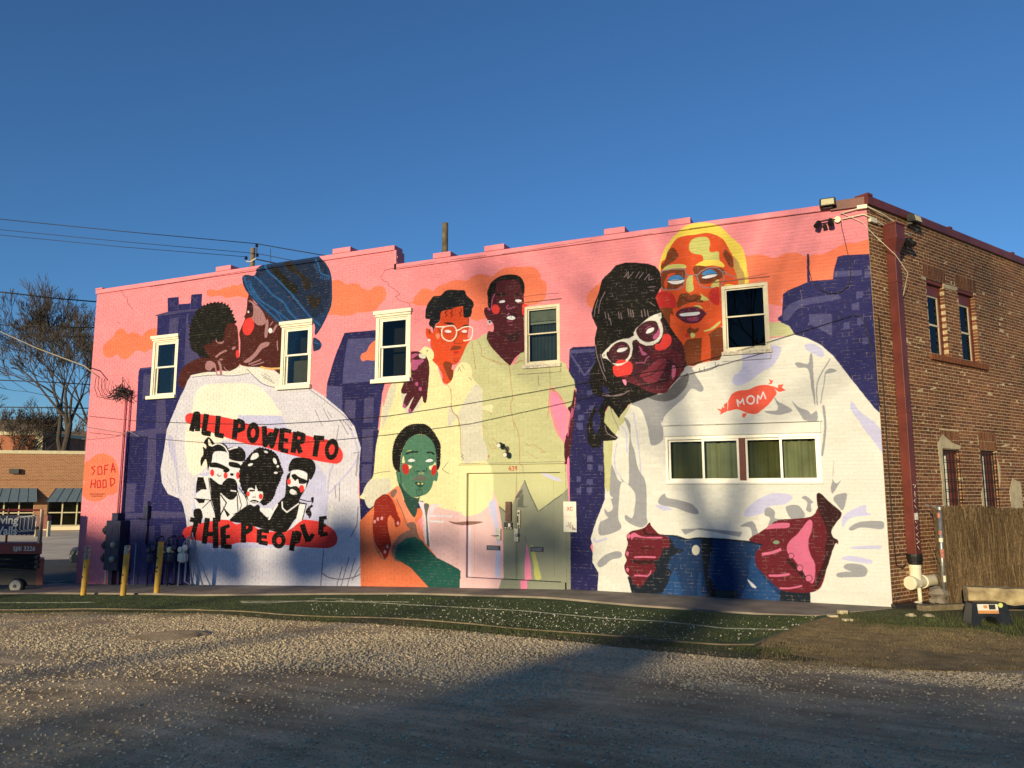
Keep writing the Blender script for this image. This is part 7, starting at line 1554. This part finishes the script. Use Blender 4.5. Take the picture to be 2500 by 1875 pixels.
for u in (U(40), U(40) + 1.85):
    for v in (-.02, .66):
        c_ = Vector(LP(u, v, Lz(1430))); mb = MB(); mb.lathe(c_ - (-FWD) * .0 + FWD * .12, [(.17, 0), (.195, .03), (.195, .13), (.16, .16)], 22, tuple(-FWD)); wh = mb.build('wheel', M['dgrey'], t)
        mb = MB(); mb.lathe(c_ + FWD * .0, [(.15, -.0), (.15, .045), (.05, .055)], 20, tuple(-FWD)); mb.build('rim', mat('pale_wheel_rubber', (.36, .35, .32), rough=.7, var=.15), wh)
        mb = MB(); mb.lathe(c_ - FWD * .05, [(.045, 0), (.045, .02)], 8, tuple(-FWD)); mb.build('hub', M['black'], wh)
RL = mat('orange_white_rail', (.50, .30, .18), rough=.6, scale=30, col2=(.6, .55, .45))
for u, r_ in ((U(86), .05), (U(87) + .9, .02), (2.5, .02)):
    for v in (.02, .76): mb = MB(); mb.tube([LP(u, v, Lz(1326)), LP(u, v, Lz(1243))], .035 if u == U(86) else .022, 6); mb.build('guard_post', RL if u == U(86) and v < .1 else M['lred'], t)
for y in (1246, 1290): mb = MB(); mb.tube([LP(U(86), .02, Lz(y)), LP(2.6, .02, Lz(y))], .02, 6); mb.tube([LP(U(86), .76, Lz(y)), LP(2.6, .76, Lz(y))], .02, 6); mb.build('guard_rail', M['lred'], t)
mb = MB(); lbox(mb, U(93), U(88), .0, .3, 1246, 1326); mb.build('gate_frame', mat('brown_gate', (.12, .05, .035)), t)
mb = MB(); lbox(mb, U(36), U(8), .095, .099, 1366, 1376); mb.build('yellow_sticker', mat('yellow_green_sticker', (.45, .52, .10)), t)
mb = MB(); lbox(mb, U(62), U(49), .074, .078, 1379, 1386); mb.build('white_sticker', M['paper'], t)
text_mesh('model_lettering', 'SJIII 3226', .16, M['paper'], t, Vector(LP(U(52), -.012, Lz(1340))), tuple(RGT), (0, 0, 1), bold=.002)
# banner tied to the rails
bt = thing('banner', 'dark blue banner with white lettering and a hexagon logo tied to the lift rails', 'banner', LP(U(40), -.05, Lz(1306)))
mb = MB(); n_ = 16
for k in range(n_):
    u0, u1 = U(74) + (2.0) * k / n_, U(74) + (2.0) * (k + 1) / n_; v0, v1 = -.03 - .012 * math.sin(k), -.03 - .012 * math.sin(k + 1)
    mb.quad(LP(u1, v1, Lz(1307)), LP(u0, v0, Lz(1305)), LP(u0, v0, Lz(1257)), LP(u1, v1, Lz(1258)))
mb.build('cloth', mat('banner_blue', (.012, .020, .075), rough=.6), bt)
text_mesh('lettering', 'Living\nWalls', .30, M['paper'], bt, Vector(LP(U(32), -.055, Lz(1283))), tuple(RGT), (0, 0, 1), align='RIGHT', bold=.006)
L_ = []
for k in range(4):
    cx = U(57) + .20 - k * .11; P6 = [(cx + .12, 1264 - 0), (cx, 1262), (cx - .10, 1266), (cx - .08, 1296), (cx + .02, 1300), (cx + .13, 1294), (cx + .12, 1264)]
    L_.append([LP(u, -.055, Lz(y - 1 - k * .8)) for u, y in P6])
tubes('hexagon_logo', M['paper'], bt, L_, .012, 4)

# ---- utility poles and street wires
M['pole'] = mat('weathered_pole', (.24, .16, .085), rough=.9, scale=5, col2=(.12, .085, .05), bump=.6, bscale=20)
dA, dB = 42.0, 36.0
pA = at_depth(618, 606, dA); t = thing('utility_pole', 'brown utility pole with insulators behind the roof at the left', 'utility pole', (pA.x, pA.y, gz), 'utility poles behind the building')
mb = MB(); mb.tube([(pA.x, pA.y, gz), (pA.x, pA.y, pA.z)], [.17, .125], 14); mb.build('pole', M['pole'], t, smooth=False)
ins = [at_depth(627, 598, dA - .2), at_depth(628, 622, dA - .2), at_depth(601, 629, dA - .2)]
for q in ins: mb = MB(); mb.lathe((q.x, q.y, q.z - .12), [(.05, 0), (.10, .05), (.06, .09), (.09, .13), (.04, .2)], 12); mb.build('insulator', M['black'], t)
mb = MB(); mb.tube([at_depth(601, 638, dA - .2), at_depth(613, 639, dA - .15), at_depth(624, 631, dA - .15)], .035, 6); mb.build('bracket', M['paper'], t)
mb = MB(); mb.tube([at_depth(627, 622, dA - .15), at_depth(627, 603, dA - .15)], .03, 6); mb.build('pin', M['black'], t)
pB = at_depth(1087, 545, dB); t = thing('utility_pole', 'bare grey wooden pole top standing up behind the middle of the roof', 'utility pole', (pB.x, pB.y, gz), 'utility poles behind the building')
mb = MB(); mb.tube([(pB.x, pB.y, gz), (pB.x, pB.y, pB.z)], [.19, .145], 14); mb.build('pole', mat('grey_pole', (.15, .12, .08), rough=.9, scale=4, col2=(.07, .06, .04)), t)


def wire(label, pts, r=.016, m='wire', grp='street wires at the left'): tag(tubes('overhead_wire', M[m], None, [pts], r, 5), label, 'wire', grp)


def wp(l): return [at_depth(x, y, d) for x, y, d in l]


wire('topmost sky wire running from the left edge to the pole top', wp(((-80, 527, 40), (300, 565, 41), (627, 595, 41.8))), .022)
wire('second sky wire from the left edge to the pole', wp(((-80, 553, 40), (300, 590, 41), (627, 619, 41.8))), .016)
wire('third sky wire from the left edge to the outer insulator', wp(((-80, 566, 40), (300, 603, 41), (601, 627, 41.8))), .016)
wire('wire falling from the pole top to the roof behind the blue cap', wp(((627, 595, 41.8), (700, 608, 40), (800, 625, 38), (860, 640, 36))), .024)
wire('wire from the pole to the roof edge, below the pole top wire', wp(((628, 619, 41.8), (720, 637, 42), (800, 655, 43))), .02)
wire('thick short cable from the pole down to the roof', wp(((626, 633, 41.8), (675, 643, 40), (760, 660, 38))), .035)
wire('thin vertical drop wire right of the utility pole', wp(((660, 607, 40), (661, 640, 40), (661, 660, 40))), .014)
wire('thick dark wire in front of the bare tree crown', wp(((-80, 706, 32), (30, 716, 32), (130, 728, 33), (250, 738, 34))), .03)
wire('two-strand dark wire across the upper part of the bare tree', wp(((-80, 792, 36), (100, 796, 36), (245, 801, 37))), .022)
wire('thin wire just under the two-strand one', wp(((-80, 817, 36), (100, 820, 36), (245, 823, 37))), .012)
wire('dark wire across the middle of the bare tree', wp(((-80, 925, 36), (100, 932, 36), (240, 940, 37))), .026)
wire('dark wire low across the bare tree', wp(((-80, 993, 36), (100, 995, 36), (235, 997, 37))), .026)
wire('lowest thin wire across the bare tree trunk', wp(((-80, 1007, 38), (100, 1008, 38), (235, 1012, 39))), .012)


# ================================================================ trees
def bare_tree(base, h, trunk_r, seed, m, label, name='bare_tree', spread=.55, levels=6, fork=.3, twig=.012, lean=(0, 0), first=None, group=None, tw=1.0):
    r = random.Random(seed); t = thing(name, label, 'tree', base, group); B = Vector(base)
    tr, br = MB(), MB()
    def grow(p, d, L, rad, lv):
        n = 4 if lv > 1 else 2; P = [p.copy()]; R_ = [rad]; q = p.copy(); dd = d.copy()
        for k in range(n):
            dd = (dd + Vector((r.gauss(0, .09), r.gauss(0, .09), r.gauss(0, .05) + .03))).normalized(); q = q + dd * L / n; P.append(q.copy()); R_.append(max(twig * .5, rad * (1 - .34 * (k + 1) / n)))
        (tr if lv >= levels - 0 else br).tube(P, R_, 10 if lv >= levels - 1 else (6 if lv > 2 else 3), cap=False)
        if lv == 0: return
        nc = 2 + (r.random() < .65) + (lv <= 3)
        for c in range(nc):
            a = r.uniform(0, math.tau) if nc > 2 else c * math.pi + r.uniform(-.6, .6); u = dd.orthogonal().normalized(); w_ = dd.cross(u); sp = spread * r.uniform(.55, 1.25) * (.5 if c == 0 else 1)
            nd = (dd + (u * math.cos(a) + w_ * math.sin(a)) * sp + Vector((0, 0, .10))).normalized()
            pos = P[-1] if c < 2 or lv > 4 else P[r.choice((2, 3, -1)) if len(P) > 3 else -1]
            grow(pos.copy(), nd, L * r.uniform(.62, .86), max(twig * .5, R_[-1] * r.uniform(.6, .85)), lv - 1)
    if first is None: grow(B, Vector((lean[0], lean[1], 1)).normalized(), h * fork, trunk_r, levels)
    else: first(grow, tr, B)
    tr.build('trunk', m, t, B); stuff(br.build('branches', m, t, B)); return t


M['bark2'] = mat('dark_winter_bark', (.065, .052, .042), rough=.95, var=.3, scale=3)
M['bark'] = mat('grey_brown_bark', (.17, .12, .075), rough=.95, var=.4, scale=3, bump=.8, bscale=12)
b_ = at_depth(165, 1150, 64); bare_tree((b_.x, b_.y, gz), 24, .50, 11, M['bark2'], 'tall bare winter tree behind the shop, against the sky at the left', spread=.50, levels=8, fork=.22, twig=.028)
b_ = at_depth(205, 1120, 60); bare_tree((b_.x, b_.y, gz), 17.0, .28, 32, M['bark2'], 'slimmer bare tree close to the left edge of the mural building', spread=.55, levels=7, fork=.27, twig=.03)
b_ = at_depth(20, 1120, 75); bare_tree((b_.x, b_.y, gz), 15.0, .34, 27, M['bark2'], 'bare tree leaning in at the far left edge', spread=.7, levels=7, fork=.24, twig=.03)
b_ = at_depth(-90, 1120, 70); bare_tree((b_.x, b_.y, gz), 15.0, .34, 41, M['bark2'], 'bare tree mostly outside the left edge', spread=.7, levels=7, fork=.24, twig=.03)
# far brown wood on the skyline
rr = random.Random(77); mb = MB()
for k in range(5200):
    px = rr.uniform(-200, 240); dep = rr.uniform(130, 170); b = at_depth(px, 1110, dep); top = at_depth(px, rr.uniform(1015, 1085) + 14 * math.sin(px * .05), dep)
    a = rr.uniform(gz, top.z); mb.tube([(b.x, b.y, a), (b.x + rr.gauss(0, .5), b.y, a + rr.uniform(.5, 2.2))], rr.uniform(.03, .10), 3, cap=False)
ob = mb.build('distant_wood', mat('distant_twigs', (.12, .085, .06), rough=1), None, (0, 0, 0)); stuff(ob); tag(ob, 'brown bare wood on the skyline behind the houses', 'wood')

# ================================================================ behind the camera: what casts the long shadows
TA = math.tan(SUN_EL); SA = math.tan(SUN_AZ - math.pi)


def back(xv, zv, L): return Vector((xv - SA * L, -L, zv + TA * L / math.cos(SUN_AZ - math.pi)))     # the point L metres out that shades (xv, zv) on the wall


# big forked tree
TL = 40
def first(grow, tr, B):
    f1 = back(-2.85, .75, TL); tr.tube([B, B.lerp(f1, .5) + Vector((.05, 0, 0)), f1], [.6, .5, .46], 14, cap=False)
    for (x1, z1, x2, z2, r0) in ((-3.35, 1.9, -3.75, 4.2, .21), (-2.55, 1.9, -2.30, 4.0, .19)):
        a, b = back(x1, z1, TL), back(x2, z2, TL); tr.tube([f1 - Vector((0, 0, .3)), a, b], [r0 * 1.35, r0, r0 * .6], 10, cap=False)
        for k, dd in enumerate(((-.5, .1, .8), (.35, -.1, 1), (.05, .3, .9))): grow(b.copy(), Vector(dd).normalized(), 3.2, r0 * .42, 4)
    for x_, z_, s_ in ((-3.5, 2.6, -1), (-2.45, 3.0, 1)): grow(back(x_, z_, TL), Vector((s_ * .8, .1, .6)).normalized(), 2.6, .07, 4)


tb = back(-2.85, -7.0, TL); bare_tree((tb.x, tb.y, ground(tb.x, tb.y)), 15, .5, 5, M['bark'], 'large forked bare tree behind the camera', levels=6, first=first, spread=.6, twig=.02)

M['leaf'] = mat('evergreen_leaf', (.045, .07, .02), rough=.7, var=.4, scale=2)
def leafy(base, blobs, n, seed, label, trunk_r=.25, leaf=.11):
    t = thing('evergreen_tree', label, 'tree', base, 'evergreens behind the camera'); r = random.Random(seed); tr, mb = MB(), MB(); B = Vector(base); cen = sum((Vector(b[0]) for b in blobs), Vector()) / len(blobs)
    tr.tube([B, Vector((cen.x, cen.y, cen.z))], [trunk_r, trunk_r * .5], 10)
    for (c, rx, ry, rz) in blobs: tr.tube([Vector((cen.x, cen.y, cen.z - rz)), Vector(c)], [trunk_r * .4, .04], 6)
    tr.build('trunk', M['bark'], t, B); tot = sum(b[1] * b[3] for b in blobs)
    for (c, rx, ry, rz) in blobs:
        for k in range(int(n * rx * rz / tot)):
            d = Vector((r.gauss(0, 1), r.gauss(0, 1), r.gauss(0, 1))).normalized() * r.random() ** .45; p = Vector(c) + Vector((d.x * rx, d.y * ry, d.z * rz)); a = Vector((r.gauss(0, 1), r.gauss(0, 1), r.gauss(0, 1))).normalized(); u = a.orthogonal().normalized(); w_ = a.cross(u); s_ = leaf * r.uniform(.6, 1.3)
            mb.quad(p - u * s_, p - w_ * s_ * .6, p + u * s_, p + w_ * s_ * .6)
    stuff(mb.build('crown', M['leaf'], t, B)); return t


def crown(label, L, specs, n, seed):
    bl = []
    for (xv, zv, hx, hz) in specs: c = back(xv, zv, L); bl.append(((c.x, c.y, c.z), hx, hx * .7, hz))
    cx = sum(b[0][0] for b in bl) / len(bl); leafy((cx, -L, ground(cx, -L)), bl, n, seed, label)


crown('dense evergreen whose crown shades the left end of the wall', 58, ((-20.5, .1, 1.9, 1.0), (-18.3, .25, 1.7, .85), (-16.4, .3, 1.5, .75), (-22.5, .2, 2.2, 1.3)), 12000, 1)
crown('evergreen shading the foot of the painted shirt', 55, ((-15.2, .45, .8, .45), (-12.6, .35, .9, .70), (-11.6, .75, .9, .8), (-10.1, .75, .9, .4), (-14.9, -.1, .55, .4)), 7000, 2)
crown('thin evergreen dappling the painted door', 52, ((-8.9, .9, .7, .4), (-7.4, .6, 1.1, .45), (-6.2, .9, .7, .6), (-6.9, 1.3, .7, .45)), 650, 3)
for k_, (xv, L_b, hh, sd_) in enumerate(((-3.4, 50, 7.5, 55), (-24, 44, 9, 54))):  # unseen trees added to break the house's shadow edge and dapple the lot
    q = back(xv, -6.5, L_b); bare_tree((q.x, q.y, ground(q.x, q.y)), hh, .13, sd_, M['bark'], ['bare tree at the left corner of the house behind the camera', 'bare tree far behind the camera on the left'][k_], spread=.6, levels=6, fork=.27, twig=.02, group='small bare trees behind the camera')
crown('evergreen shrub round the foot of the forked tree behind the camera', 39.5, ((-2.75, -.75, .55, .55), (-2.5, -1.35, .8, .45), (-2.9, -.2, .35, .3)), 4500, 8)  # unseen foliage added up on the trunk so its shadow falls broader
crown('thin-leaved evergreen far behind the house corner', 58, ((-3.6, -1.75, .8, .5), (-3.3, -1.2, .7, .35)), 190, 9)  # sparse unseen leaves added to soften the wedge of house shade
crown('ragged evergreen at the corner of the house behind the camera', 52, ((-2.6, -1.45, .7, .35), (-3.2, -1.9, .9, .4), (-2.0, -1.3, .9, .28), (-1.0, -1.12, .8, .15), (.6, -1.05, 1.1, .14), (2.6, -.9, 1.3, .2), (-3.5, -2.3, .8, .3)), 6500, 6)  # unseen leaf clumps added so the house shadow ends irregularly
# house behind the camera to the right
Lh = 58.0; hl = back(-2.1, -.95, Lh)
t = thing('house', 'plain gabled house standing behind the camera on the right', 'house', (hl.x, -Lh, ground(hl.x, -Lh)))
zt_ = back(0, -.65, Lh).z; g0 = ground(0, -Lh) - .3
mb = MB(); mb.box(hl.x, hl.x + 16, -Lh - 9, -Lh, g0, zt_ - .35); mb.build('wall', M['tcotta'], t)
mb = MB(); mb.v = [(hl.x - .2, -Lh + .3, zt_ - .35), (hl.x + 16.2, -Lh + .3, zt_ - .35), (hl.x + 16.2, -Lh - 9.3, zt_ - .35), (hl.x - .2, -Lh - 9.3, zt_ - .35), (hl.x + .6, -Lh - 4.5, zt_ + .35), (hl.x + 15.4, -Lh - 4.5, zt_ + .35)]; mb.f = [(0, 1, 5, 4), (2, 3, 4, 5), (3, 0, 4), (1, 2, 5), (3, 2, 1, 0)]; mb.build('roof', M['bark_roof'], t)
for k in range(4): mb = MB(); mb.box(hl.x + 1.5 + k * 3.8, hl.x + 2.6 + k * 3.8, -Lh + .001, -Lh + .05, g0 + 1.4, g0 + 2.9); mb.build('window', M['far_trim'], t)
